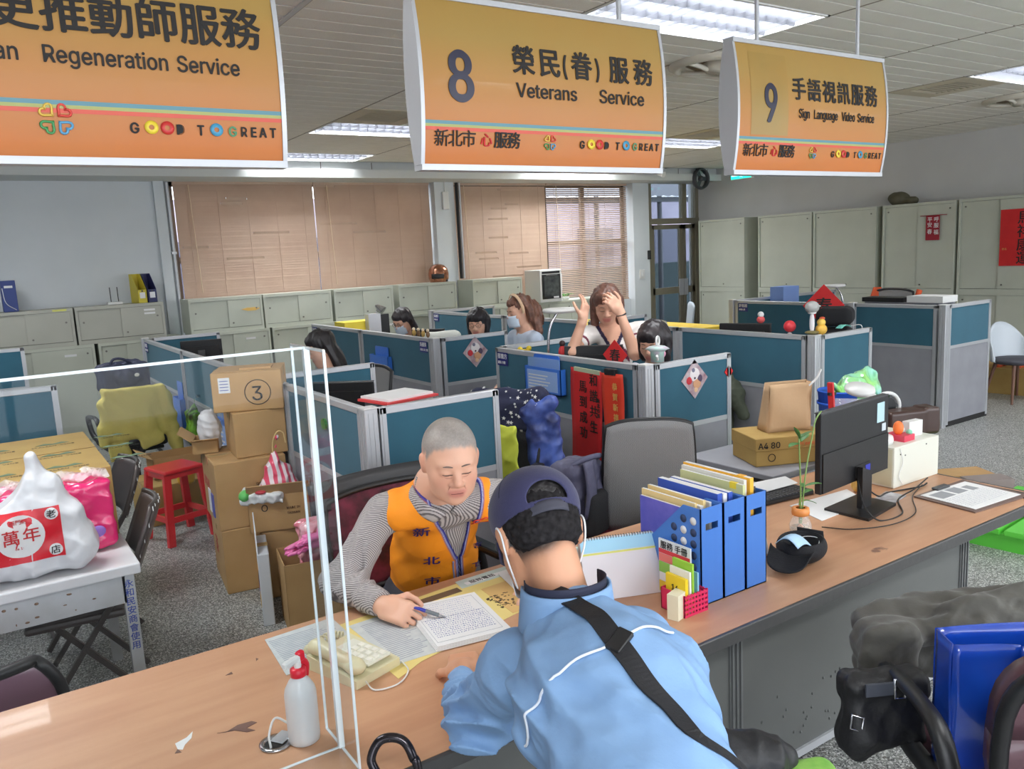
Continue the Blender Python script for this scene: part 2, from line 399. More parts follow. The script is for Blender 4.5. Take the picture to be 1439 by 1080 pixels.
# ---- ceiling: slab, planks, joints
ce = struct('ceiling', MB().box(XL-.2, XR+.2, YF-.2, YB+.2, 3.36, 3.5), M_dark)
LX = [(3.07, 4.5), (7.37, 8.8)]; PW = .18
FIX = [(3.065, 3.2), (3.065, 7.52), (3.065, 9.68), (7.37, 3.2), (7.37, 7.52), (3.065, -1.12), (7.37, -1.12), (-1.24, 3.2), (-1.24, 7.52), (-1.24, -1.12), (3.065, 5.36+20), (7.37, 9.68)]
FIX = [f for f in FIX if f[1] < 11]
VENT = [(7.37, 3.92), (3.065, 6.8), (7.37, 6.8), (.195, 3.92)]
def hole(x, y):
    for fx, fy in FIX:
        if fx-.01 < x < fx+1.43 and fy-.01 < y < fy+.71: return True
    for fx, fy in VENT:
        if fx-.01 < x < fx+.71 and fy-.01 < y < fy+.71: return True
plank_me = MB().box(.004, 1.428, .006, PW-.010, 0, .014).mesh('ceiling_plank', M_ceil)
half_me = MB().box(.004, .71, .006, PW-.010, 0, .014).mesh('ceiling_plank', M_ceil)
rest = MB(); cnt = 0; cand = []
for i in range(-3, 6):
    x = 3.065+1.435*i
    for j in range(-37, 43):
        y = 3.2+PW*j
        if y < YF or y+PW > YB-.45: continue
        for (xx, w2) in ((x, 1),) if not (hole(x+.3, y+.09) or hole(x+1., y+.09)) else ((x, .5), (x+.7175, .5)):
            if hole(xx+.3, y+.09) or (w2 == 1 and hole(xx+1., y+.09)): continue
            if xx > XR: continue
            inview = xx > y*.05-1.7 and y > 2.0 and xx < y*1.9+2.4 and y > xx*.4
            cand.append((inview, (xx-1)**2+y*y, xx, y, w2))
cand.sort(key=lambda q: (not q[0], q[1]))
for k, (iv, _, xx, y, w2) in enumerate(cand):
    if k < 290 and iv: link('ceiling_plank', plank_me if w2 == 1 else half_me, ce, (xx, y, ZC))
    else: rest.box(xx+.004, min(XR, xx+(1.428 if w2 == 1 else .71)), y+.006, y+PW-.010, ZC, ZC+.014)
tag(rest.build('far_planks', M_ceil, ce), kind='stuff')
jt = MB()
for i in range(-3, 7): jt.box(3.065+1.435*i-.008, 3.065+1.435*i+.006, YF, YB-.4, ZC-.002, ZC+.03)
jt.build('joint_rail', mat('ceiling rail', (150, 142, 130), .6), ce)
# ---- light fixtures
M_louv = mat('louver', (140, 143, 152), .4, .3); M_hous = mat('fixture white', (225, 225, 222), .5)
def fixture(x, y, louver, label, grp):
    t = thing('ceiling_light', label, 'light', (x, y, ZC), 0, grp)
    h = MB(); h.box(0, 1.43, 0, .71, .12, .14); h.box(0, .02, 0, .71, -.006, .14); h.box(1.41, 1.43, 0, .71, -.006, .14); h.box(0, 1.43, 0, .02, -.006, .14); h.box(0, 1.43, .69, .71, -.006, .14)
    h.build('housing', M_hous, t)
    if louver:
        for yy in (.24, .47): MB().prism([(yy-.028, .055), (yy+.028, .055), (yy, -.004)], .02, 1.41, 0).build('louver_bar', M_louv, t)
        bl = MB().prism([(-.012, .055), (.012, .055), (0, -.002)], .02, .69, 1).mesh('louver_blade', M_louv)
        n = 15
        for k in range(1, n): link('louver_blade', bl, t, (1.43*k/n, 0, 0))
    for k in range(3):
        MB().cyl((.06, .125+.23*k, .085), (1.37, .125+.23*k, .085), .013, n=10).build('fluorescent_tube', mat('tube glow', (255, 255, 255), emit=(244, 248, 255), estr=9), t)
    l = bpy.data.lights.new('lamp', 'AREA'); l.shape = 'RECTANGLE'; l.size = 1.34; l.size_y = .64; l.energy = LAMP_W; l.color = (.96, .98, 1)
    lo = bpy.data.objects.new('lamp', l); COL.objects.link(lo); lo.parent = t; lo.location = (.715, .355, .112)
vis = {0: 'bright louvered ceiling light above and between the signs numbered 8 and 9', 1: 'louvered ceiling light left of the sign numbered 8, behind a square vent', 2: 'louvered ceiling light nearest the soffit, just right of the left sign',
       3: 'louvered ceiling light at the upper right edge beside a square vent', 4: 'far louvered ceiling light seen between the signs numbered 8 and 9'}
for k, (x, y) in enumerate(FIX): fixture(x, y, k in vis, vis.get(k, 'unseen recessed ceiling light outside the picture, '+['behind the counter visitors', 'above the added front windows at the right', 'over the left table', 'over the left grey cabinets', 'in the front left corner of the hall', 'over the far right cabinets', 'spare'][min(6, max(0, k-5))]), 'louvered ceiling lights')
def vent(x, y, label):
    t = thing('ceiling_vent', label, 'vent', (x, y, ZC), 0, 'square ceiling air vents'); M_v = mat('vent beige', (196, 186, 164), .6)
    m = MB().m(M_v)
    for a, b in ((0, .14), (.57, .71)): m.box(a, b, 0, .71, -.006, .01)
    for a, b in ((0, .14), (.57, .71)): m.box(.14, .57, a, b, -.006, .01)
    m.build('frame', None, t); B('backing', M_dark, t, .1, .6, .1, .6, .05, .06)
    for k in range(7):
        MB().obox((.355, .18+.058*k, .012), (0, .5, .7), .004, .43, .05, up=(1, 0, 0)).build('vane', M_v, t)
vent(*VENT[0], 'beige square air vent right of the sign numbered 9'); vent(*VENT[1], 'beige square air vent left of the sign numbered 8'); vent(*VENT[2], 'far beige air vent seen between the signs numbered 8 and 9')
t = thing('return_grille', 'dark slatted return air grille above the right end of the left sign', 'vent', (VENT[3][0], VENT[3][1], ZC))
m = MB()
for a, b in ((0, .03), (1.4, 1.43)): m.box(a-.0, b, 0, .71, -.008, .01)
m.box(0, 1.43, 0, .03, -.008, .01).box(0, 1.43, .68, .71, -.008, .01).build('frame', M_alu, t)
for k in range(30): MB().obox((.715, .045+.0215*k, .012), (0, .6, .6), .003, 1.37, .03, up=(1, 0, 0)).build('slat', M_alu, t)
def cfan(x, y, label, r=.36):
    t = thing('ceiling_fan', label, 'fan', (x, y, ZC), .4, 'round orbiting fans in the ceiling'); M_f = mat('fan ivory', (206, 200, 186), .5)
    MB().lathe([(r, 0), (r, -.02), (r-.04, -.045), (r-.07, -.04), (r-.07, 0)], n=36).build('outer_ring', M_f, t)
    MB().lathe([(.0, -.07), (.09, -.065), (.11, -.03), (.11, 0)], n=24).build('hub', M_f, t)
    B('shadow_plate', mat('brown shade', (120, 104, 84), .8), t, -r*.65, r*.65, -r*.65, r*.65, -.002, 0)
    for k in range(5):
        a = 2*PI*k/5; MB().tube(bez([(math.cos(a)*.1, math.sin(a)*.1, -.05), (math.cos(a+.3)*r*.6, math.sin(a+.3)*r*.6, -.045), (math.cos(a+.25)*(r-.05), math.sin(a+.25)*(r-.05), -.03)], 4), .018, 6).build('arm', M_f, t)
cfan(4.8, 4.35, 'round ivory ceiling fan between the signs numbered 8 and 9'); cfan(9.2, 4.3, 'round ivory ceiling fan at the right edge of the ceiling')
t = thing('dome_camera', 'small black dome camera hanging between the signs numbered 8 and 9', 'camera', (6.1, 6.5, ZC))
MB().cyl((0, 0, 0), (0, 0, -.08), .035).build('mount', M_white, t); MB().ell((0, 0, -.11), (.045, .045, .05)).build('dome', M_blk, t)
t = thing('wall_fan', 'small round caged fan above the glazed back door', 'fan', (10.95, 10.35, 3.02), 0)
MB().lathe([(.17, -.05), (.19, 0), (.17, .05), (.15, .05), (.15, -.05), (.17, -.05)], axis=(0, 1, 0), n=28).build('cage_ring', M_dgrey, t)
MB().ell((0, 0, 0), (.05, .06, .05)).build('hub', M_dgrey, t); MB().cyl((0, .05, .02), (0, .1, .18), .02).build('bracket', M_dgrey, t)
for k in range(3): a = k*2.1; MB().obox((math.cos(a)*.08, 0, math.sin(a)*.08), (math.cos(a), 0, math.sin(a)), .07, .006, .12, up=(0, 1, 0)).build('blade', M_dgrey, t)
t = thing('spotlight', 'small white spotlight under the ceiling left of the back door', 'light', (9.6, 10.0, ZC))
MB().cyl((0, 0, 0), (0, 0, -.09), .015).build('stem', M_white, t); MB().cyl((.0, .06, -.1), (.03, -.1, -.17), .04, .05).build('head', M_white, t)
# ---- windows with venetian blinds
M_frame = mat('window frame', (112, 98, 84), .5); M_glass = mat('window glass', (225, 235, 240), .03, trans=1, spec=.5)
M_slat = mat('blind slat', (196, 170, 150), .55, var=(186, 158, 138), vscale=3); M_slat.node_tree.nodes['Principled BSDF'].inputs['Transmission Weight'].default_value = 0
def window(n, x0, x1, mull):
    o = struct('window_%d' % n, MB().box(x0, x1, YB+.12, YB+.16, 1.0, 1.06).box(x0, x1, YB+.12, YB+.16, 2.94, 3.0).box(x0, x0+.06, YB+.12, YB+.16, 1., 3.).box(x1-.06, x1, YB+.12, YB+.16, 1., 3.)
               .box(x0, x1, YB+.11, YB+.17, 1.98, 2.06), M_frame)
    for x in mull: B('mullion', M_frame, o, x-.04, x+.04, YB+.11, YB+.17, 1.0, 3.0)
    xs = [x0]+mull+[x1]
    for a, b in zip(xs, xs[1:]):
        for z0, z1 in ((1.06, 1.98), (2.06, 2.94)): B('pane', M_glass, o, a+.04, b-.04, YB+.135, YB+.141, z0, z1)
window(1, 2.27, 5.94, [3.2, 4.1, 5.0]); window(2, 6.27, 9.83, [7.2, 8.1, 8.9])
def blind(x0, x1, z0, z1, y, ang, label, gaps=()):
    t = thing('venetian_blind', label, 'blind', (0, 0, 0), 0, 'closed brown blinds over the back windows')
    B('headrail', M_slat, t, x0, x1, y-.02, y+.03, z1-.04, z1); B('bottom_rail', M_slat, t, x0, x1, y-.012, y+.012, z0, z0+.02)
    m = MB(); n = int((z1-z0-.06)/.032); rr = random.Random(int(x0*10))
    for k in range(n):
        z = z0+.035+k*.032; a = ang+rr.uniform(-.06, .06)
        if gaps and rr.random() < .18 and z > z0+.5:
            g0 = rr.uniform(x0, x1-.6); g1 = g0+rr.uniform(.2, .6)
            segs = [(x0, g0, a), (g0, g1, a-.55), (g1, x1, a)]
        else: segs = [(x0, x1, a)]
        for s0, s1, b in segs: m.obox(((s0+s1)/2, y, z), (0, math.sin(b), math.cos(b)), .0016, s1-s0-.002, .037, up=(1, 0, 0))
    o = m.build('slats', M_slat, t); o['kind'] = 'stuff'
    for x in ([x0+.15+(x1-x0-.3)*k/4 for k in range(5)] if x1-x0 > 1.5 else (x0+.15, x1-.15)): MB().cyl((x, y-.022, z0), (x, y-.022, z1), .0025, n=5).build('ladder_cord', M_slat, t)
    MB().tube(bez([(x0+.18, y-.04, z1-.05), (x0+.2, y-.04, z1-.7), (x0+.22, y-.04, z0+.1)], 4), .005, 5).build('pull_cord', mat('cord', (225, 205, 175), .7), t)
blind(2.32, 4.13, 1.50, 3.0, YB+.02, .28, 'left half of the wide brown venetian blind left of the pillar', gaps=1)
blind(4.14, 5.92, 1.50, 3.0, YB+.02, .28, 'brown venetian blind directly left of the white pillar', gaps=1)
blind(6.32, 8.05, 1.0, 3.0, YB+.02, .2, 'closed brown venetian blind right of the white pillar', gaps=1)
blind(8.07, 9.8, 1.0, 3.0, YB+.02, .95, 'half open brown venetian blind beside the glazed door')
# ---- glazed double door at the back right
M_dfr = mat('door frame metal', (136, 130, 112), .4, .3); M_dglass = mat('door glass', (150, 160, 170), .04, trans=1)
dr = struct('door_1', MB().box(10.2, 10.32, YB-.06, YB+.06, 0, 3.08).box(11.42, 11.5, YB-.06, YB+.06, 0, 3.08).box(10.2, 11.5, YB-.06, YB+.06, 3.0, 3.08).box(10.2, 11.5, YB-.07, YB+.07, 2.28, 2.38).box(11.1, 11.2, YB-.05, YB+.05, 2.3, 3.05), M_dfr)
B('transom_pane', M_dglass, dr, 10.32, 11.1, YB-.005, YB+.005, 2.38, 3.0); B('transom_pane', M_dglass, dr, 11.2, 11.42, YB-.005, YB+.005, 2.38, 3.0)
for a, b in ((10.33, 11.1), (11.12, 11.42)):
    lf = MB().box(a, a+.07, YB-.03, YB+.03, .02, 2.27).box(b-.07, b, YB-.03, YB+.03, .02, 2.27).box(a, b, YB-.03, YB+.03, .02, .2).box(a, b, YB-.03, YB+.03, 2.19, 2.27).box(a, b, YB-.03, YB+.03, 1.02, 1.14).build('door_leaf', M_dfr, dr)
    B('pane', M_dglass, lf, a+.07, b-.07, YB-.004, YB+.004, .2, 2.2); B('lock_plate', M_alu, lf, b-.1 if a < 11 else a, b+.005 if a < 11 else a+.1, YB-.045, YB-.03, .98, 1.28)
# what stands outside: ground, a shelter roof, posts and a grey facade
struct('outdoor_ground', MB().box(-6, 20, YB+.3, 26, -.1, -.02), mat('asphalt', (120, 120, 122), .9))
t = thing('house_facade', 'grey violet facade seen through the half open blind', 'building', (0, 0, 0))
m = MB().box(-6, 22, 19, 19.4, 0, 3.4).build('wall', mat('facade', (176, 168, 182), .8, var=(140, 132, 146), vscale=1.2), t)
for x in range(-3, 20, 3): B('window', mat('far window', (96, 96, 112), .2), t, x, x+1.3, 18.95, 19.0, 1.1, 2.5)
t = thing('canopy', 'corrugated outdoor canopy with dark posts seen through the door glass', 'canopy', (0, 0, 0))
m = MB()
for k in range(60): m.add([(9+k*.12, 12.6, 2.9+.02*(k % 2)), (9+k*.12+.12, 12.6, 2.9+.02*((k+1) % 2)), (9+k*.12+.12, 15.4, 3.5+.02*((k+1) % 2)), (9+k*.12, 15.4, 3.5+.02*(k % 2))], [(0, 1, 2, 3)])
m.build('roof_sheet', mat('canopy sheet', (92, 92, 98), .5, .4), t)
for x in (10.6, 12.3, 13.6, 15): MB().cyl((x, 12.8, 0), (x, 12.8, 2.95), .05).build('post', M_dgrey, t)
B('low_wall', mat('dark wall', (70, 84, 84), .8), t, 9, 17, 14.2, 14.4, 0, 1.5); B('beam', M_dgrey, t, 9, 16.2, 12.7, 12.8, 2.8, 2.9)
# ---- pipe and small wall items
t = thing('switch_box', 'small white box on the pillar between the two brown blinds', 'box', (6.1, YB-.14, 2.72)); B('case', M_white, t, -.05, .05, -.03, .02, -.13, .13, .008); MB().cyl((.0, -.01, .13), (0, -.01, .27), .008).build('conduit', M_white, t)
t = thing('black_pipe', 'dark vertical cable pipe on the right edge of the white pillar', 'pipe', (6.3, YB-.15, 0)); MB().cyl((0, 0, 1.56), (0, 0, 2.98), .025).build('tube', M_dark, t); MB().cyl((.05, 0, 1.56), (.05, 0, 2.98), .015).build('thin_tube', M_alu, t)
t = thing('corner_pipe', 'grey pipe running down the corner beside the left blind', 'pipe', (2.24, YB-.035, 0)); MB().cyl((0, -.0, 0), (0, 0, 2.98), .022).build('tube', M_alu, t)
for z in (1.0, 2.1): B('clamp', M_alu, t, -.03, .03, -.026, .03, z, z+.03)
t = thing('wall_switch', 'square white switch plate beside the glazed door', 'switch', (10.0, YB-.125, 1.42)); B('plate', M_white, t, -.06, .06, -.01, .004, -.08, .08, .003)
for dx in (-.025, .025): B('rocker', M_paper, t, dx-.018, dx+.018, -.015, -.01, -.04, .04)
t = thing('door_closer_box', 'small black reader box on the door frame', 'box', (10.17, YB-.13, 1.75)); B('case', M_blk, t, -.03, .03, -.03, .01, -.08, .08, .01)
# ---- exit sign on the right wall
t = thing('exit_sign', 'glowing green exit sign on the right wall near the back door', 'sign', (XR-.031, 9.88, 3.04), PI/2)
B('case', M_white, t, -.24, .24, -.03, .03, -.075, .08, .01); B('panel', mat('exit green', (20, 160, 130), .4, emit=(40, 235, 205), estr=1.6), t, -.22, .22, .031, .036, -.06, .065)
mg = mat('exit white', (240, 255, 250), .4, emit=(240, 255, 250), estr=1.6)
mm = MB().ell((0.01, .037, .035), (.011, .003, .011), 8, 5).bar((.0, .038, .02), (-.01, .038, -.015), .018, .004).bar((-.01, .038, -.015), (.02, .038, -.035), .009, .003).bar((-.01, .038, -.015), (-.035, .038, -.04), .009, .003).bar((0, .038, .015), (.03, .038, .0), .007, .003).bar((0, .038, .015), (-.028, .038, .01), .007, .003)
mm.box(-.2, -.07, .036, .039, -.012, .012).box(.07, .2, .036, .039, -.012, .012); mm.build('running_figure', mg, t)
# ================================================================ hanging signs
def signboard(x0, label, num, zh, en, zx, five, zsz, esx, esz, faded=False):
    W, Hh, y0 = 1.065, .53, 2.5
    t = thing('hanging_sign', label, 'sign', (x0, y0, 2.205), 0, None)
    M_s = MATS.get('sign film')
    if not M_s:
        M_s = mat('sign film', (226, 178, 92), .42, coat=.06); N, L, b = nodes(M_s); tc = N.new('ShaderNodeTexCoord'); sp = N.new('ShaderNodeSeparateXYZ'); L(tc.outputs['Object'], sp.inputs[0])
        mr = N.new('ShaderNodeMapRange'); mr.inputs[1].default_value = .04; mr.inputs[2].default_value = .42; L(sp.outputs['Z'], mr.inputs[0])
        n = N.new('ShaderNodeTexNoise'); n.inputs['Scale'].default_value = 3; L(tc.outputs['Object'], n.inputs[0])
        ad = N.new('ShaderNodeMath'); ad.operation = 'MULTIPLY_ADD'; ad.inputs[1].default_value = .3; ad.inputs[2].default_value = -.15; L(n.outputs[0], ad.inputs[0])
        a2 = N.new('ShaderNodeMath'); L(ad.outputs[0], a2.inputs[0]); L(mr.outputs[0], a2.inputs[1])
        r = N.new('ShaderNodeValToRGB'); e = r.color_ramp.elements; e[0].color = lin((190, 106, 26)); e[1].color = lin((164, 132, 68)); L(a2.outputs[0], r.inputs[0]); L(r.outputs[0], b.inputs['Base Color'])
    def yy(z): return -.030*(1-((z-Hh/2)/(Hh/2))**2)-.02      # bowed outwards
    MB().grid(lambda u, v: (u*W, yy(v*Hh), v*Hh), 1, 16).build('sign_face', M_s, t)
    MB().grid(lambda u, v: ((1-u)*W, -yy(v*Hh), v*Hh), 1, 16).build('sign_face', M_s, t)
    prof = [(yy(k/12*Hh)-.004, k/12*Hh) for k in range(13)]; prof = prof+[(-a, b) for a, b in reversed(prof)]
    for a in (-.014, W): MB().prism(prof, a, a+.014, 0).build('end_cap', M_alu, t)
    B('bottom_rail', M_alu, t, -.012, W+.012, -.028, .028, -.018, .002); B('top_rail', M_alu, t, -.012, W+.012, -.028, .028, Hh-.002, Hh+.016)
    for u in (.16, .84) if num == '9' else (.12, .835): MB().cyl((W*u, 0, Hh), (W*u, 0, ZC-2.2), .009).build('rod', M_alu, t)
    def strip(z0, z1, mt, name): MB().grid(lambda u, v: (u*W, yy(z0+(z1-z0)*v)-.0012, z0+(z1-z0)*v), 1, 2).build(name, mt, t)
    strip(.130, .141, mat('stripe blue', (84, 136, 148), .4), 'blue_stripe'); strip(.121, .130, mat('stripe green', (160, 164, 90), .4), 'green_stripe'); strip(.110, .121, mat('stripe red', (206, 76, 52), .4), 'red_stripe')
    def tx(nm, s, size, mt, x, z, bold=0, sx=1, sh=0, dz=None, space=1):
        zc = z+(dz if dz is not None else size*.35)
        sl = (yy(zc+.01)-yy(zc-.01))/.02; a = PI/2-math.atan(sl)*-1 if False else PI/2+math.atan(-sl)*-1*-1
        ang = PI/2-math.atan(sl)
        o = text(nm, s, size, mt, t, (x, yy(zc)-.0028+(-(z-zc))*0, z), (PI/2, 0, 0), bold, sx, .0008, shear=sh, space=space)
        # wrap the letters onto the bowed face
        for v in o.data.vertices: v.co.z = v.co.z+(-yy(z+v.co.y)+yy(zc))
        return o
    M_n = mat('numeral navy', (34, 34, 58), .4)
    if num:
        if faded: MB().grid(lambda u, v: (.075+.245*u, yy(.15+.345*v)-.001, .15+.345*v), 1, 8).build('number_patch', mat('patch', (166, 128, 62), .4, var=(150, 126, 66), vscale=4), t)
        tx('number', num, .242, M_n, .085 if num == '8' else .150, .207, .008, .82 if num == '8' else .74, dz=.11)
    sz, pitch = zsz
    for k, ch in enumerate(zh):
        if ch != ' ': tx('character', ch, sz, M_ink, zx[k], .318, .0022 if sz > .1 else .0012, .95 if ch not in '()' else .8, .0)
    for wd, x in en: tx('english_line', wd, esz, M_ink, x, .232, .0012, esx)
    if five:
        for k, ch in enumerate('新北市'): tx('character', ch, .058, M_ink, .033+.053*k, .064, .0003)
        tx('character', '心', .048, M_inkr, .214, .066, .0008); tx('character', '服', .058, M_ink, .268, .064, .001); tx('character', '務', .058, M_ink, .322, .064, .001)
    cx, cz, rr = (.473, .095, .027) if not five else (.51, .083, .018)
    for (a, c_) in ((45, (214, 70, 60)), (135, (222, 186, 80)), (225, (70, 150, 90)), (315, (90, 160, 200))):
        m = MB(); px, pz = cx+math.cos(math.radians(a))*rr, cz+math.sin(math.radians(a))*rr
        pts = []
        for k in range(24):
            u = 2*PI*k/24; hx = .8*math.sin(u)**3; hz = (13*math.cos(u)-5*math.cos(2*u)-2*math.cos(3*u)-math.cos(4*u))/17*.8
            q = math.radians(a-90); pts.append((px+rr*.8*(hx*math.cos(q)-hz*math.sin(q)), yy(pz)-.003, pz+rr*.8*(hx*math.sin(q)+hz*math.cos(q))))
        m.tube(pts, rr*.13, 5, closed=True).build('heart', mat('heart%d' % a, c_, .4), t)
    x = .647; CK = {'O1': (232, 206, 60), 'O2': (200, 52, 48), 'O3': (70, 150, 186), 'G2': (52, 124, 78)}
    for ch, w_, c_ in (('G', .036, None), ('O', .041, 'O1'), ('O', .041, 'O2'), ('D', .045, None), ('T', .034, None), ('O', .040, 'O3'), ('G', .034, 'G2'), ('R', .029, None), ('E', .026, None), ('A', .030, None), ('T', .026, None)):
        if (ch, c_) == ('T', None) and x < .86 and x > .8: pass
        mt_ = mat('logo '+c_, CK[c_], .4) if c_ else M_ink
        if ch == 'O': MB().lathe([(.007, 0), (.018, 0), (.018, -.001), (.007, -.001)], (x+.019, yy(.083)-.003, .083), 20, (0, 1, 0)).build('logo_letter', mt_, t)
        else: tx('logo_letter', ch, .040, mt_, x, .067, .0011 if ch in 'DR' else .0019, .92 if ch in 'GD' else .86)
        x += w_+(.012 if (ch == 'D' or (c_ == 'O3')) else 0)
    return t
signboard(1.3225, 'orange hanging sign with the numeral 8 for veterans service', '8', '榮民(眷)服務', [('Veterans', .363), ('Service', .736)], [.352, .466, .566, .610, .722, .790, .912], True, (.104, 0), 1.0, .0725)
signboard(2.83, 'faded orange hanging sign with the numeral 9 for sign language video service', '9', '手語視訊服務', [('Sign', .39), ('Language', .497), ('Video', .705), ('Service', .828)], [.345+.109*k for k in range(6)], True, (.105, 0), .72, .060, True)
signboard(-.22, 'yellow hanging sign for urban regeneration service, cut off at the left edge', '', '都更推動師服務', [('Urban', .27), ('Regeneration', .458), ('Service', .782)], [.24+.112*k for k in range(7)], False, (.118, 0), .86, .064)
# ================================================================ partitions
TAGN = [0]
def nameplate(parent, x, side, z, s1, s2):
    """navy name plate on the panel, x along the panel, side -1/1"""
    y = .021*side
    p = MB().box(x-.07, x+.07, min(y, y+.003*side), max(y, y+.003*side), z-.1, z).build('name_plate', M_navy, parent)
    rz = (PI/2, 0, 0) if side < 0 else (PI/2, 0, PI)
    x0 = x-.062 if side < 0 else x+.062
    text('name', s1, .042, M_paper, p, (x0, y+.0035*side, z-.045), rz, .0006); text('small_print', s2, .024, M_paper, p, (x0, y+.0035*side, z-.085), rz, .0004)
def partition(x0, y0, x1, y1, label, h=1.2, post0=True, post1=True, plates=()):
    L_ = math.hypot(x1-x0, y1-y0); t = thing('partition_panel', label, 'partition', (x0, y0, 0), math.atan2(y1-y0, x1-x0), 'office partition panels')
    M_t = M_teal; f = .035
    B('upper_board', M_t, t, f, L_-f, -.014, .014, .80, h-.03); B('lower_board', M_greyf, t, f, L_-f, -.014, .014, .05, .775)
    B('top_rail', M_alu, t, 0, L_, -.02, .02, h-.035, h, .003); B('middle_rail', M_alu, t, f, L_-f, -.018, .018, .772, .802); B('kick_rail', M_dark, t, 0, L_, -.018, .018, 0, .05)
    for a, q in ((0, post0), (L_-f, post1)):
        m = MB().box(a, a+f, -.02, .02, .02, h-.002); m.box(a+.012, a+.018, -.0225, .0225, .02, h-.01); m.build('side_rail', M_alu, t)
    for p in plates: nameplate(t, *p)
    return t
def post(x, y, label, h=1.203):
    t = thing('partition_post', label, 'post', (x, y, 0), 0, 'aluminium posts at partition corners'); m = MB().box(-.035, .035, -.035, .035, 0, h, .006)
    m.build('shaft', M_alu, t); m = MB()
    for s_ in (-1, 1):
        m.box(s_*.012-.003, s_*.012+.003, -.038, .038, .02, h-.02).box(-.038, .038, s_*.012-.003, s_*.012+.003, .02, h-.02)
    m.build('ribs', M_alu, t); B('cap', M_white, t, -.036, .036, -.036, .036, h, h+.006)
N1, N2, N3 = '林欣怡', '陳慧君', '黃婉珍'
partition(1.53, 9.36, 1.53, 7.6, 'teal partition farthest along the left cubicle row', plates=[(.12, -1, 1.17, '林欣怡', '承辦人員 分機')])
partition(1.53, 7.56, 1.53, 5.9, 'teal partition behind the yellow coat chair, second of the left row')
partition(1.53, 5.86, 1.53, 4.8, 'teal partition behind the box marked 3', plates=[(.5, -1, 1.17, '陳慧君', '承辦人員 分機')])
partition(1.53, 4.76, 1.53, 3.66, 'teal partition left of the orange vest man with a green magnet')
partition(1.58, 9.4, 2.3, 9.4, 'teal partition at the far end of the left cubicle row')
partition(1.58, 3.6, 2.26, 3.6, 'teal partition directly behind the orange vest man')
partition(1.58, 5.25, 2.3, 5.25, 'teal partition behind the black monitor near the acrylic screen')
partition(-1.0, 6.07, .42, 6.07, 'teal partition nearest the left edge behind the cardboard')
partition(-1.0, 9.73, .43, 9.73, 'teal partition at the left edge in front of the grey cabinets')
partition(3.35, 9.3, 3.35, 7.9, 'teal partition beside the woman in a face mask', plates=[(.1, -1, 1.17, '黃婉珍', '承辦人員')])
partition(3.35, 7.86, 3.35, 6.35, 'teal partition with a blue file pocket and name plate', plates=[(1.38, -1, 1.17, '吳國英', '承辦人員 分機')])
partition(3.41, 6.3, 4.1, 6.3, 'teal partition with a diamond poster in front of the woman with glasses')
partition(3.32, 5.24, 3.32, 3.66, 'teal partition hung with red scrolls beside the standing woman', plates=[(.1, -1, 1.17, '蔡雅方', '課長 分機')])
partition(3.38, 3.6, 4.04, 3.6, 'teal partition with a diamond poster in front of the bob haired woman')
partition(3.38, 5.28, 4.08, 5.28, 'short teal partition behind the desk lamp')
partition(5.12, 9.6, 5.12, 7.9, 'teal partition far behind the headband woman', plates=[(.1, -1, 1.17, '張淑芬', '承辦人員')])
partition(5.17, 9.66, 6.1, 9.66, 'farthest teal partition below the grey cabinets')
partition(5.12, 7.86, 5.12, 6.45, 'teal partition directly behind the headband woman')
partition(5.17, 6.4, 5.92, 6.4, 'teal partition behind the standing woman by the yellow table')
partition(5.08, 6.3, 5.08, 5.1, 'teal partition behind the bob haired woman', plates=[(1.0, -1, 1.17, '王慧妙', '承辦人員 分機')])
partition(5.08, 5.06, 5.08, 3.78, 'long teal partition with an olive jacket at its left end')
partition(5.14, 3.72, 5.76, 3.72, 'teal partition above the blue bin and green plastic bag')
partition(7.78, 6.8, 7.78, 5.25, 'teal partition with the red new year diamond in front', plates=[(.12, -1, 1.17, '許智超', '承辦人員')])
partition(7.78, 5.21, 7.78, 4.31, 'teal partition with grey base left of the rightmost corner post')
partition(7.84, 4.25, 8.62, 4.25, 'rightmost teal partition, turned towards the two white chairs')
partition(7.84, 6.86, 9.8, 6.86, 'teal partition running back towards the right hand cabinets')
for x, y, lb in ((1.53, 3.6, 'aluminium corner post left of the orange vest man'), (3.35, 6.3, 'aluminium corner post with a name plate beside the blue pocket'), (3.32, 3.6, 'aluminium corner post right of the red scrolls'),
                 (5.08, 3.72, 'aluminium corner post below the grey cap doll'), (7.78, 4.25, 'aluminium corner post at the right end of the partitions'), (1.53, 9.4, 'far aluminium corner post of the left cubicle row'),
                 (7.78, 5.23, 'aluminium post between the two far right partitions'), (5.12, 9.66, 'farthest aluminium corner post'), (7.78, 6.86, 'aluminium post beside the white desk signs'), (1.53, 5.25+.58, 'aluminium post hidden behind the box marked 3')): post(x, y, lb)
# ================================================================ desks in the cubicles
def desk(x0, x1, y0, y1, label, z=.72):
    t = thing('desk', label, 'desk', (x0, y0, 0), 0, 'cubicle desks'); w_, d_ = x1-x0, y1-y0; M_d = mat('desk top', (196, 150, 116), .45, var=(186, 138, 104), vscale=3, stretch=(1, 8, 1))
    B('tabletop', M_d, t, 0, w_, 0, d_, z-.03, z, .005)
    for a in (.0, d_-.03): B('side_panel', M_greyf, t, .03, w_-.03, a, a+.03, 0, z-.03)
    B('modesty_panel', M_greyf, t, .03, .05, .03, d_-.03, .2, z-.03)
desk(1.58, 2.2, 3.65, 5.18, 'desk behind the orange vest man'); desk(1.58, 2.0, 5.33, 7.4, 'desk of the left seated woman'); desk(1.58, 2.2, 7.6, 9.3, 'desk at the far end of the left row')
desk(3.36, 3.62, 4.12, 5.2, 'desk with a lamp in front of the standing woman'); desk(3.4, 3.7, 6.75, 7.9, 'desk of the woman in a face mask'); desk(3.4, 4.05, 7.95, 9.2, 'desk at the far end of the middle row')
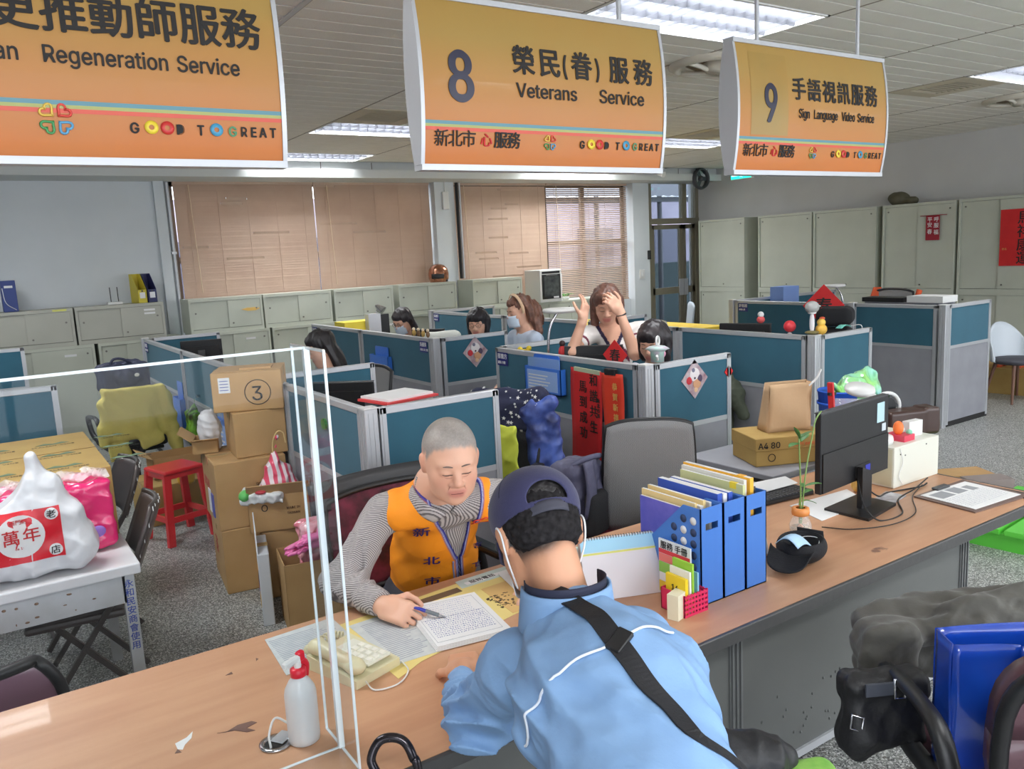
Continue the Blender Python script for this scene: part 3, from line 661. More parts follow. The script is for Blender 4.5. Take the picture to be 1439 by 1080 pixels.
desk(5.14, 5.8, 3.8, 5.1, 'desk with a black monitor behind the long teal partition'); desk(7.85, 8.6, 4.32, 5.6, 'desk behind the rightmost partitions'); desk(5.18, 5.85, 6.5, 9.5, 'desk in front of the far grey cabinets')
# yellow clothed table near the back door
t = thing('long_table', 'long table with yellow cloth near the back door', 'table', (6.55, 6.9, 0)); B('tabletop', mat('yellow cloth', (232, 200, 70), .7, var=(220, 186, 56), vscale=5), t, 0, 1.15, 0, 2.4, .86, .9, .008)
for a in (0.05, 1.07):
    for b in (.05, 2.3): B('leg', M_alu, t, a, a+.04, b, b+.04, 0, .86)
# ================================================================ steel cabinets
def cab_me():
    pass
def cabinet(name, label, loc, rz, w_, d_, h_, open_, grp, front='left', tone=None):
    """front faces local -y; origin at the front left foot"""
    t = thing(name, label, 'cabinet', loc, rz, grp); M_c = tone or M_cab; f = .028
    m = MB().box(0, f, 0, d_, 0, h_).box(w_-f, w_, 0, d_, 0, h_).box(f, w_-f, 0, d_, 0, .045).box(f, w_-f, 0, d_, h_-.035, h_).box(f, w_-f, d_-.01, d_, .045, h_-.035)
    m.build('body', M_c, t)
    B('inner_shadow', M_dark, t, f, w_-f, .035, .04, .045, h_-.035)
    mid = w_*(.5+open_)
    lo, hi = .05, h_-.038
    a = B('door', M_c, t, f+.004, mid+.03, .022, .034, lo, hi); b = B('door', M_c, t, mid, w_-f-.002, .004, .016, lo, hi)
    for q, x, z in ((a, f+.05, hi-.06 if h_ > .6 else (lo+hi)/2+.03), (b, w_-f-.05, hi-.06 if h_ > .6 else (lo+hi)/2+.05), (b, mid+.05, lo+.05)):
        y = .022 if q is a else .004
        MB().cyl((x, y-.008, z), (x, y, z), .011, n=10).build('lock', mat('lock metal', (120, 118, 112), .4, .6), q)
    return t
G1 = 'low upper steel cabinets along the back wall'; G2 = 'tall lower steel cabinets along the back wall'
M_cl = mat('cabinet enamel darker', (176, 176, 164), .42, var=(168, 168, 156), vscale=2.5)
for x, w_, lb, op in ((2.22, .89, 'grey green upper cabinet with a yellow sticker at the left end of the window row', .02), (3.13, .9, 'grey green upper cabinet second from the left under the blinds', .0), (4.07, .86, 'grey green upper cabinet behind the woman in a face mask', -.02),
                      (5.02, .92, 'grey green upper cabinet carrying the copper helmet', 0), (6.22, .88, 'grey green upper cabinet left of the dish dryer', .0)):
    c = cabinet('upper_cabinet', lb, (x, 10.4, 1.12), 0, w_, .44, .42, op, G1)
    if x < 2.5: MB().prism([(.62, .26), (.7, .235), (.8, .235), (.86, .26), (.8, .275), (.7, .275)], -.002, .004, 1).build('sticker', mat('sticker', (222, 180, 96), .6), c)
for x, w_, lb in ((.04, .94, 'beige upper cabinet at the left edge under the blue binder box'), (1.0, .94, 'beige upper cabinet under the yellow and navy file boxes')):
    c = cabinet('upper_cabinet', lb, (x, 10.4, 1.12), 0, w_, .42, .42, 0, G1, tone=M_cl)
    if x > .9:
        for dz in (.33, .29): B('paper_label', M_paper, c, .72, .84, .001, .004, dz, dz+.022)
    else: B('yellow_label', mat('yl', (214, 214, 110), .6), c, .74, .88, -.002, .0, .395, .415)
names = ['grey green tall cabinet at the left edge behind the teal partition', 'grey green tall cabinet behind the dark blue backpack', 'grey green tall cabinet right of the left cubicle row', 'grey green tall cabinet second below the blinds', 'grey green tall cabinet third below the blinds', 'grey green tall cabinet below the copper helmet cabinet', 'grey green tall cabinet below the last upper cabinet', 'grey green tall cabinet under the dish dryer', 'grey green tall cabinet right of the dish dryer']
for k, (x, lb) in enumerate(zip((.22, 1.19, 2.24, 3.2, 4.16, 5.12, 6.2, 7.12, 8.05), names)):
    c = cabinet('tall_cabinet', lb, (x, 10.38, 0), 0, .93, .46, 1.12, -.18 if k < 2 else 0, G2)
    if k in (0, 2, 4): B('paper_label', M_paper, c, .62, .74, .0, .003, 1.0, 1.025)
G3 = 'tall upper steel cabinets on the right'; G4 = 'lower steel cabinets on the right'
rn = ['nearest the glazed back door', 'second from the glazed back door', 'left of the dark gap and the olive bundle', 'below the olive bundle with a small red banner', 'with the large red banner', 'at the right edge of the room']
for k, (y1, w_) in enumerate(((10.47, 1.03), (9.15, 1.03), (8.09, 1.05), (6.94, 1.04), (5.86, 1.04), (4.8, 1.04))):
    cabinet('upper_cabinet', 'pale upper cabinet '+rn[k], (11.0, y1, 1.09), -PI/2, w_, .48, 1.21, 0, G3)
    cabinet('lower_cabinet', 'pale lower cabinet '+rn[k], (11.0, y1, 0), -PI/2, w_, .48, 1.09, 0, G4)
# ================================================================ the service counter
M_lam = mat('counter laminate', (198, 152, 118), .4, var=(186, 138, 106), vscale=2.2, stretch=(1, 9, 1), vamt=.7, coat=.08)
def wood_wear():
    N, L, b = nodes(M_lam)
    mix = [n for n in N if n.type == 'MIX'][0]; tc = [n for n in N if n.type == 'TEX_COORD'][0]
    n2 = N.new('ShaderNodeTexNoise'); n2.inputs['Scale'].default_value = 5; n2.inputs['Detail'].default_value = 8; L(tc.outputs['Object'], n2.inputs[0])
    r = N.new('ShaderNodeValToRGB'); r.color_ramp.elements[0].position = .70; r.color_ramp.elements[1].position = .73; L(n2.outputs[0], r.inputs[0])
    mx = N.new('ShaderNodeMix'); mx.data_type = 'RGBA'; L(r.outputs[0], mx.inputs[0]); L(mix.outputs[2], mx.inputs[6]); mx.inputs[7].default_value = lin((120, 84, 70)); L(mx.outputs[2], b.inputs['Base Color'])
wood_wear()
M_cgrey = mat('counter front grey', (98, 100, 98), .5, var=(88, 90, 88), vscale=2, bump=.05, bscale=200)
M_edge = mat('counter edge', (66, 66, 66), .35, bump=.1, bscale=30)
ct = thing('service_counter', 'long wood topped service counter with grey front panels', 'counter', (0, 0, 0))
top = MB(); ZT = .70
top.prism([(-3.2, 1.66), (3.94, 1.66), (3.94, 2.6), (-3.2, 2.6)], ZT-.028, ZT).build('worktop', M_lam, ct)
MB().box(-3.2, 3.955, 1.645, 1.66, ZT-.045, ZT+.001, .003).build('front_edging', M_edge, ct); MB().box(3.94, 3.955, 1.645, 2.6, ZT-.045, ZT+.001, .003).build('end_edging', M_edge, ct)
for x0, x1 in ((-3.15, -1.2), (-1.14, .58), (.64, 1.96), (2.02, 3.40)):
    B('front_panel', M_cgrey, ct, x0, x1, 1.755, 1.775, .06, ZT-.045); B('skirting', M_alu, ct, x0, x1, 1.745, 1.785, .03, .06)
for x in (-1.17, .61, 1.99, 3.43):
    m = MB().box(x-.032, x+.032, 1.75, 1.79, .0, ZT-.03)
    for q in (-.02, 0, .02): m.box(x+q-.004, x+q+.004, 1.744, 1.752, .0, ZT-.04)
    m.build('upright', mat('counter post', (112, 114, 114), .4, .3), ct)
B('end_panel', M_cgrey, ct, 3.42, 3.445, 1.79, 2.5, .0, ZT-.03); B('shelf_panel', M_cgrey, ct, .6, .625, 1.79, 2.5, .0, ZT-.03); B('foot_gap', M_dark, ct, -3.15, 3.4, 1.78, 1.79, 0, .06)
MB().prism([(2.15, .648), (2.2, .648), (2.18, .6)], 1.742, 1.745, 1).build('yellow_tape', mat('tape', (190, 176, 90), .6), ct)
m = MB(); rr = random.Random(4)
for k in range(26):
    x = rr.uniform(2.1, 2.6); z = rr.uniform(.1, .32); m.ell((x, 1.754, z), (.006, .004, .006), 6, 4)
tag(m.build('blisters', M_cgrey, ct), kind='stuff')
# wear marks and peeled film on the worktop
def flake(pts, mt, name): MB().prism(pts, ZT+.0002, ZT+.0012).build(name, mt, ct)
M_mark = mat('old stain', (112, 82, 72), .6)
# ================================================================ chairs
def five_star(t, r=.3, z=.08, mt=None):
    mt = mt or M_blk
    for k in range(5):
        a = 2*PI*k/5+.3; c_, s_ = math.cos(a), math.sin(a)
        g = MB().prism([(.02, z+.055), (r, z+.01), (r, z-.015), (.02, z-.0)], -.022, .022, 1); T = Matrix.Rotation(a, 4, 'Z'); g.v = [tuple(T @ Vector(v)) for v in g.v]; g.build('base_arm', mt, t)
        MB().cyl((c_*r-s_*.012, s_*r+c_*.012, .03), (c_*r+s_*.012, s_*r-c_*.012, .03), .03, n=12).build('caster', mt, t)
    MB().cyl((0, 0, z), (0, 0, .42), .025).cyl((0, 0, z), (0, 0, .25), .035).build('gas_lift', mt, t)
def cushion(x0, x1, y0, y1, z0, z1, c=.03):
    return MB().box(x0, x1, y0, y1, z0, z1, c)
def mesh_mat(name, c1, c2, sc=260):
    m = mat(name, c1, .8)
    if m.get('done'): return m
    N, L, b = nodes(m); tc = N.new('ShaderNodeTexCoord'); ck = N.new('ShaderNodeTexChecker'); ck.inputs['Scale'].default_value = sc; ck.inputs[1].default_value = lin(c1); ck.inputs[2].default_value = lin(c2)
    L(tc.outputs['Object'], ck.inputs[0]); L(ck.outputs[0], b.inputs['Base Color']); m['done'] = 1; return m
def office_chair(label, loc, rz, back='black', arms=True, bh=.62, seat_z=.46, bw=.46, group='office swivel chairs', bz=None):
    """front of the chair faces local -y, backrest at +y"""
    t = thing('office_chair', label, 'chair', loc, rz, group); five_star(t)
    bm_ = {'black': M_seatb, 'grey': mesh_mat('grey mesh', (150, 150, 150), (110, 110, 112)), 'shell': mat('shell grey', (168, 168, 178), .5), 'maroon': mat('maroon vinyl', (96, 66, 74), .38, coat=.2, var=(84, 56, 64), vscale=6),
           'floral': mat('floral mesh', (36, 30, 34), .8, var=(128, 52, 76), vscale=14, vamt=.7)}[back]
    cushion(-.24, .24, -.26, .22, seat_z-.03, seat_z+.045, .03).build('seat', bm_ if back == 'maroon' else M_seatb, t); B('seat_pan', M_blk, t, -.2, .2, -.2, .2, seat_z-.06, seat_z-.03, .008)
    z0 = bz or seat_z+.13
    def sh(u, v):
        w_ = bw/2*(1-.12*v**3-.08*(1-v)**2); x = (2*u-1)*w_; return (x, .27+.12*v-.06*(1-(2*u-1)**2)*-1*-.6+.05*abs(2*u-1)**2*-1, z0+bh*v-.03*abs(2*u-1)**3*(v > .5))
    MB().grid(sh, 14, 14, .022).build('backrest', bm_, t)
    rim = [Vector(sh(i/14, 1))+Vector((0, 0, .0)) for i in range(15)]+[Vector(sh(1, 1-i/14)) for i in range(1, 15)]+[Vector(sh(1-i/14, 0)) for i in range(1, 15)]+[Vector(sh(0, i/14)) for i in range(1, 14)]
    MB().tube(rim, .013, 8, closed=True).build('back_rim', M_blk, t)
    MB().tube(bez([(0, .12, seat_z-.05), (0, .3, seat_z-.02), (0, .345, seat_z+.16)]+([] if back in ('grey', 'shell') else [(0, .36, seat_z+.42)]), 5), .022, 8, flat=1.6).build('back_support', M_blk, t)
    if arms:
        for s_ in (-1, 1):
            a = MB().tube(bez([(s_*.18, .02, seat_z-.05), (s_*.29, .02, seat_z-.02), (s_*.30, .04, seat_z+.1), (s_*.29, .06, seat_z+.2)], 5), .018, 8).build('arm_post', M_blk, t)
            MB().box(s_*.29-.035, s_*.29+.035, -.14, .14, seat_z+.195, seat_z+.225, .012).build('arm_pad', M_blk, t)
    return t
def loop_arm(t, s_, x, seat_z, mt, r=.017):
    MB().tube(bez([(s_*(x-.05), .16, seat_z-.02), (s_*x, .20, seat_z+.1), (s_*(x+.02), .14, seat_z+.22), (s_*(x+.02), -.1, seat_z+.21), (s_*(x+.01), -.2, seat_z+.16), (s_*(x), -.12, seat_z+.04), (s_*(x-.05), .0, seat_z-.03)], 6), r, 8, flat=1.5).build('loop_arm', mt, t)
# the volunteer's chair: wide black floral mesh back
c = office_chair('black office chair with floral mesh back behind the orange vest man', (1.42, 2.86, 0), .04, 'floral', True, bh=.40, bw=.62, bz=.54)
MB().grid(lambda u, v: ((2*u-1)*.32, .375+.03*v-.07*abs(2*u-1)**2, .88+.12*v), 14, 4, .04).build('top_panel', mat('black vinyl', (44, 44, 46), .45), c)
# grey mesh chair, empty, seen from behind
office_chair('empty office chair with a high grey mesh back behind the blue file boxes', (2.86, 3.14, 0), 2.5, 'grey', False, bh=.58, bw=.46, bz=.50)
def draped_chairs():
    # chair under the yellow coat, chair under the starry jackets
    c = office_chair('grey shell office chair under the yellow coat and dark backpack', (1.04, 7.6, 0), PI+.1, 'shell', False, bh=.38, bw=.5)
    for s_ in (-1, 1): loop_arm(c, s_, .27, .5, M_blk)
    c = office_chair('black office chair draped with a starry jacket', (2.42, 4.02, 0), -1.0, 'black', True, bh=.48, bw=.5, seat_z=.45)
draped_chairs()
t = office_chair('black office chair of the left seated woman', (2.26, 5.82, 0), -1.4, 'grey', False, bh=.5); office_chair('grey office chair at the bob haired woman desk', (3.82, 4.0, 0), -1.15, 'black', False, bh=.42, bz=.52)
office_chair('office chair of the woman in a face mask', (3.78, 7.5, 0), -1.2, 'black', False, bh=.45); office_chair('office chair of the woman with glasses', (4.1, 6.72, 0), -.8, 'black', False, bh=.45)
c = office_chair('orange and grey office chair behind the far right partitions', (8.95, 5.75, 0), -PI/2-.2, 'grey', False, bh=.62, bw=.62, seat_z=.5)
for s_ in (-1, 1): MB().grid(lambda u, v: (s_*(.26+.07*u), .31+.1*v-.06*u, 1.02+.23*v), 3, 4, .05).build('orange_wing', mat('orange fabric', (214, 88, 48), .8), c)
# maroon visitor chair at the lower right, with loop arms
def maroon_chair(label, loc, rz):
    t = thing('visitor_chair', label, 'chair', loc, rz, 'maroon visitor chairs'); five_star(t, .28)
    mv = mat('maroon vinyl', (96, 66, 74), .38, coat=.2, var=(84, 56, 64), vscale=6)
    cushion(-.25, .25, -.26, .24, .41, .49, .035).build('seat', mv, t); B('seat_pan', M_blk, t, -.2, .2, -.2, .2, .38, .41)
    def sh(u, v):
        a = 2*PI*u; rr = v; x = .235*rr*(abs(math.cos(a))**.6)*(1 if math.cos(a) >= 0 else -1); z = .215*rr*(abs(math.sin(a))**.6)*(1 if math.sin(a) >= 0 else -1); return (x, .27+.12*(z+.2)-.1*x*x/.05*.2-.02*(1-rr*rr), .74+z)
    MB().grid(sh, 32, 6, .05).build('backrest', mv, t)
    MB().tube([Vector(sh(i/32, 1))+Vector((0, .025, 0)) for i in range(32)], .02, 8, closed=True).build('back_rim', M_blk, t)
    MB().tube(bez([(0, .1, .4), (0, .3, .42), (0, .34, .6), (0, .34, .74)], 5), .025, 8, flat=1.6).build('back_support', M_blk, t)
    for s_ in (-1, 1): loop_arm(t, s_, .29, .48, M_blk, .021)
    return t
maroon_chair('maroon visitor chair loaded with a blue bag at the lower right', (2.19, .92, 0), 2.47)
# folding chairs around the left table
def folding_chair(label, loc, rz, group='dark brown folding chairs'):
    t = thing('folding_chair', label, 'chair', loc, rz, group); mv = mat('brown vinyl', (74, 62, 60), .4, coat=.15); ms = mat('brown steel', (78, 70, 68), .4, .4)
    MB().box(-.2, .2, -.2, .19, .42, .455, .015).build('seat', mv, t)
    def sh(u, v): x = (2*u-1)*.2*(1-.25*max(0, v-.6)**2*4); return (x, .22+.10*v-.05*(1-(2*u-1)**2)*-.8, .62+.25*v)
    MB().grid(sh, 12, 8, .03).build('backrest', mv, t)
    pts = [Vector(sh(0, i/8))+Vector((-.006, .012, 0)) for i in range(9)]+[Vector(sh(i/12, 1))+Vector((0, .012, .008)) for i in range(13)]+[Vector(sh(1, 1-i/8))+Vector((.006, .012, 0)) for i in range(9)]
    MB().tube(pts, .012, 8).build('back_frame', ms, t)
    for k in range(0, 31, 2):
        p = pts[k]; MB().obox(p+Vector((0, .013, 0)), (0, 1, 0), .01, .02, .003, up=tuple((pts[min(k+1, 30)]-pts[max(k-1, 0)]))).build('frame_slot', M_white, t)
    for s_ in (-1, 1):
        MB().bar((s_*.205, .24, .64), (s_*.205, -.2, .01), .022).build('leg', ms, t); MB().bar((s_*.19, -.08, .43), (s_*.19, .26, .01), .022).build('leg', ms, t)
    MB().cyl((-.2, -.16, .06), (.2, -.16, .06), .009).build('cross_bar', ms, t); MB().cyl((-.19, .22, .07), (.19, .22, .07), .009).build('cross_bar', ms, t)
    return t
folding_chair('dark brown folding chair tucked under the right side of the white table', (.24, 4.0, 0), -PI/2-.1)
folding_chair('dark brown folding chair behind the pink package at the table corner', (.3, 4.85, 0), -PI/2+.1)
folding_chair('dark folding chair in the shadow under the white table', (-.35, 3.9, 0), PI/2+.4)
# mauve chair back at the lower left
t = thing('visitor_chair', 'mauve visitor chair with a blue garment at the lower left edge', 'chair', (-.12, 2.86, 0), .12); mv = mat('mauve vinyl', (118, 84, 100), .35, coat=.3)
def sh(u, v): return ((2*u-1)*.23*(1-.35*max(0, v-.55)**2*4), -.0+.04*v+.03*(2*u-1)**2, .36+.32*v)
MB().grid(sh, 14, 12, .05).build('backrest', mv, t); MB().tube([Vector(sh(0, i/10)) for i in range(11)]+[Vector(sh(i/12, 1)) for i in range(13)]+[Vector(sh(1, 1-i/10)) for i in range(11)], .02, 8).build('back_rim', M_blk, t)
cushion(-.23, .23, .04, .5, .40, .47, .03).build('seat', mv, t); MB().bar((0, .2, .1), (0, .2, .42), .05).build('column', M_blk, t)
for a in (0, 1.57): MB().obox((0, .2, .05), (math.cos(a), math.sin(a), 0), .05, .06, .5).build('foot', M_blk, t)
t = thing('folded_jacket', 'dark blue garment hanging on the mauve chair', 'jacket', (-.27, 2.8, 0), .12)
MB().grid(lambda u, v: (-.1+.16*u, -.0-.02*math.sin(u*9), .1+.53*v), 10, 10, .03).build('cloth', mat('dark blue cloth', (44, 62, 100), .8, bump=.3), t)
# red plastic stool
t = thing('plastic_stool', 'tall red plastic stool beside the cardboard boxes', 'stool', (1.08, 6.1, 0), .3); mr = mat('red plastic', (214, 36, 44), .35, coat=.2)
MB().box(-.15, .15, -.15, .15, .5, .53, .012).build('seat', mr, t); MB().box(-.14, .14, -.14, .14, .47, .5).build('seat_rim', mr, t)
for a in (-1, 1):
    for b in (-1, 1): MB().bar((a*.125, b*.125, .5), (a*.165, b*.165, .0), .05, .03).build('leg', mr, t)
for a in (-1, 1): MB().box(-.15, .15, a*.15-.008, a*.15+.008, .16, .2).build('rail', mr, t); MB().box(a*.15-.008, a*.15+.008, -.15, .15, .16, .2).build('rail', mr, t)
# pale chairs by the right hand cabinets
def shell_chair(label, loc, rz):
    t = thing('shell_chair', label, 'chair', loc, rz, 'pale shell chairs with wooden legs'); mw = mat('pale shell', (206, 214, 222), .4); wd = mat('walnut leg', (110, 76, 60), .5)
    def sh(u, v):
        a = PI*(u*1.0); return (.26*math.cos(a)*(1-.1*v), .02+.2*math.sin(a)+.06*v, .44+.42*v*(.35+.65*math.sin(a)))
    MB().grid(sh, 18, 8, .02).build('shell_back', mw, t); MB().lathe([(0, 0), (.22, 0), (.25, .03), (.24, .055), (0, .06)], (0, 0, .42), 24).build('seat_pad', mat('dark seat', (70, 70, 78), .7), t)
    for a in (-1, 1):
        for b in (-1, 1): MB().cyl((a*.14, b*.13, .43), (a*.22, b*.21, 0), .02, .013).build('leg', wd, t)
shell_chair('pale shell chair half hidden behind the rightmost partition', (9.55, 5.05, 0), .5); shell_chair('pale shell chair with wooden legs at the right edge', (9.6, 4.42, 0), -.4)
for k, (x, y, z, lb) in enumerate(((8.3, 7.6, .72, 'grey chair back behind the yellow table'), (8.5, 8.6, .72, 'grey chair back beside the far partition'))):
    t = thing('meeting_chair', lb, 'chair', (x, y, 0), -PI/2-.6, 'grey plastic meeting chairs'); mg_ = mat('grey blue plastic', (168, 178, 188), .5)
    MB().grid(lambda u, v: ((2*u-1)*.22, .2+.05*v, .6+.48*v-.05*abs(2*u-1)**3), 12, 8, .02).build('backrest', mg_, t); MB().box(-.22, .22, -.2, .2, .43, .46, .01).build('seat', mg_, t)
    for a in (-1, 1): MB().cyl((a*.2, -.18, .43), (a*.22, -.2, 0), .012).build('leg', M_chrome, t); MB().tube([(a*.2, .2, 0), (a*.2, .2, .5), (a*.2, .25, .8)], .012).build('leg', M_chrome, t)
# ================================================================ left side: white table and its load
M_wt = mat('white table paint', (196, 198, 202), .5, var=(168, 166, 164), vscale=7, vamt=.35, bump=.05, bscale=60)
t = thing('work_table', 'white steel table with blue handwriting on its leg at the left edge', 'table', (-1.3, 3.5, 0))
B('tabletop', mat('white table top', (222, 222, 224), .35, var=(206, 204, 206), vscale=3), t, 0, 1.75, 0, .88, .696, .74, .006); B('apron', M_wt, t, .03, 1.69, .03, .045, .575, .696); B('apron', M_wt, t, .03, 1.69, .83, .845, .575, .696); B('side_apron', M_wt, t, 1.675, 1.69, .045, .83, .575, .696)
for a in (.03, 1.68):
    for b in (.03, .81): B('leg', M_wt, t, a, a+.045, b, b+.045, 0, .696)
m = MB(); rr = random.Random(3)
for k in range(16): x = rr.uniform(.8, 1.6); z = rr.uniform(.59, .67); m.ell((x, .0285, z), (rr.uniform(.002, .01), .001, rr.uniform(.002, .006)), 6, 4)
tag(m.build('rust_spots', mat('rust', (132, 104, 84), .9), t), kind='stuff')
for k, ch in enumerate('永和民安商會使用'): text('handwriting', ch, .036, M_inkb, t, (1.684, .0295, .64-.038*k), bold=.0002)
# folded printed cartons standing behind the pink packs
def sheet_box(name, label, x0, x1, y0, y1, z0, z1, mt, rz=0, group=None, cat='box', flaps=False):
    t = thing(name, label, cat, ((x0+x1)/2, (y0+y1)/2, z0), rz, group); w_, d_, h_ = x1-x0, y1-y0, z1-z0
    MB().box(-w_/2, w_/2, -d_/2, d_/2, 0, h_, .003).build('body', mt, t)
    B('tape', mat('packing tape', (196, 168, 120), .25), t, -.025, .025, -d_/2-.0008, d_/2+.0008, h_-.07, h_+.0012)
    m = MB(); m.box(-w_/2, w_/2, -.0015, .0015, h_, h_+.0015); m.build('seam', mat('seam', (120, 92, 58), .9), t)
    return t, w_, d_, h_
t, w_, d_, h_ = sheet_box('cardboard_box', 'long flat yellow printed cardboard box lying behind the pink packages', -.75, .44, 3.95, 4.95, 0.744, 1.06, M_cardd, 0)
mg = mat('green print', (96, 116, 92), .8)
for k in range(5):
    for r_ in range(3):
        x = -.45+.26*k; y = -.42+.3*r_
        q = text('print', 'ITALIAN  VINE', .03, M_ink, t, (x, y, h_+.002), (0, 0, .02), 0, depth=.0003)
        q = MB().prism([(x+.02, y+.06), (x+.06, y+.1), (x+.1, y+.07), (x+.14, y+.1), (x+.17, y+.06), (x+.1, y+.05)], h_+.001, h_+.002).build('leaf_print', mg, t)
# pink tissue packs
M_pink = mat('pink film', (232, 52, 118), .22, coat=.5, var=(214, 34, 104), vscale=7, bump=.25, bscale=9)
M_clear = mat('clear film', (240, 236, 240), .12, alpha=.35, bump=.4, bscale=30)
def pink_pack(label, loc, rz, seed, wd=.42):
    t = thing('tissue_pack', label, 'package', loc, rz, 'pink wrapped tissue packs')
    pr = [rbox((0, 0, .155), (wd/2, .12, .15), .03)]
    sdf_obj('wrapper', pr, M_pink, t, .007, disp=ndisp(.006, 34, seed, 1))
    MB().grid(lambda u, v: ((u-.5)*wd*.98, -.1+.2*v+.01*math.sin(u*19), .305+.025*math.sin(u*13+v*3)**2), 24, 6).build('clear_flap', M_clear, t)
    text('print', 'SOFT', .06, mat('pink print', (250, 200, 225), .4), t, (-.17, -.134, .05), bold=.002); MB().ell((.13, -.128, .09), (.03, .004, .025)).build('flower_print', mat('violet print', (150, 110, 200), .4), t)
pink_pack('pink wrapped package with a violet flower standing at the table corner', (.20, 3.86, .744), .06, 1)
pink_pack('pink wrapped package behind the handles of the white carrier bag', (-.28, 3.84, .744), -.04, 5)
# white carrier bag with a red printed square
def carrier():
    t = thing('carrier_bag', 'white plastic carrier bag printed with a red square, on the left table', 'bag', (.08, 3.62, .743), .02)
    M_bag = mat('white bag film', (214, 214, 218), .3, bump=.35, bscale=14, coat=.2)
    def W(P, d):
        return cut(d, pdist(ell((-.12, 0, .46), (.14, .3, .17)), P), .01)
    pr = [rbox((-.08, 0, .15), (.29, .085, .145), .06), rbox((-.1, 0, .27), (.25, .05, .12), .04, k=.06), cap((.08, 0, .3), (.045, 0, .47), .045, .03, k=.08), cap((-.28, 0, .3), (-.25, 0, .47), .045, .03, k=.08), ell((.17, -.02, .1), (.08, .08, .09), k=.05)]
    sdf_obj('film', pr, M_bag, t, .006, fn=W, disp=blend(ndisp(.008, 22, 3, 1), ndisp(.003, 60, 4)))
    fn = W
    def patch(x0, x1, z0, z1, mt, nm, off):
        nu, nv = 16, 12; g = [(x0+(x1-x0)*i/nu, -.14, z0+(z1-z0)*j/nv) for j in range(nv+1) for i in range(nu+1)]
        P = np.array(g); dsp = blend(ndisp(.008, 22, 3, 1), ndisp(.003, 60, 4))
        lo = np.full(len(P), -.2); hi = np.full(len(P), 0.)
        for _ in range(18):
            mid = (lo+hi)/2; Q = P.copy(); Q[:, 1] = mid; ins = field(Q, pr)-dsp(Q) < 0; hi = np.where(ins, mid, hi); lo = np.where(ins, lo, mid)
        P[:, 1] = lo-off; return P, lambda x, z: float(P[np.argmin((P[:, 0]-x)**2+(P[:, 2]-z)**2), 1])
    P, yat = patch(-.28, .115, .085, .285, None, '', .0022)
    m = MB(); Wd = 17; m.add([tuple(p) for p in P], [(j*Wd+i, j*Wd+i+1, (j+1)*Wd+i+1, (j+1)*Wd+i) for j in range(12) for i in range(16)], True); sq = m.build('red_square', mat('bag red', (212, 26, 44), .35), t)
    def disc(x, z, r, nm):
        m = MB(); n = 28; vs = [(x, yat(x, z)-.002, z)]+[(x+r*math.cos(2*PI*k/n)*q, yat(x+r*math.cos(2*PI*k/n)*q, z+r*math.sin(2*PI*k/n)*q)-.0025, z+r*math.sin(2*PI*k/n)*q) for q in (.5, 1) for k in range(n)]
        m.add(vs, [(0, 1+k, 1+(k+1) % n) for k in range(n)]+[(1+k, 1+n+k, 1+n+(k+1) % n, 1+(k+1) % n) for k in range(n)], True); m.build(nm, M_paper, sq)
    disc(-.025, .19, .082, 'white_disc')
    for x, z, ch in ((-.15, .115, '香'), (-.15, .25, '耶'), (.085, .258, '老'), (.085, .115, '店')): disc(x, z, .023, 'small_disc'); text('character', ch, .034, M_ink, sq, (x-.018, yat(x, z)-.006, z-.012), bold=.0004)
    text('character', '萬', .062, M_inkr, sq, (-.088, yat(-.05, .19)-.006, .170), bold=.0006); text('character', '年', .062, M_inkr, sq, (-.020, yat(.0, .19)-.006, .170), bold=.0006)
    text('small_characters', '西門町', .02, M_inkr, sq, (-.057, yat(-.03, .24)-.006, .241), bold=.0002); text('small_characters', 'since 1951', .014, M_inkr, sq, (-.065, yat(-.03, .14)-.006, .140), bold=.0002)
carrier()
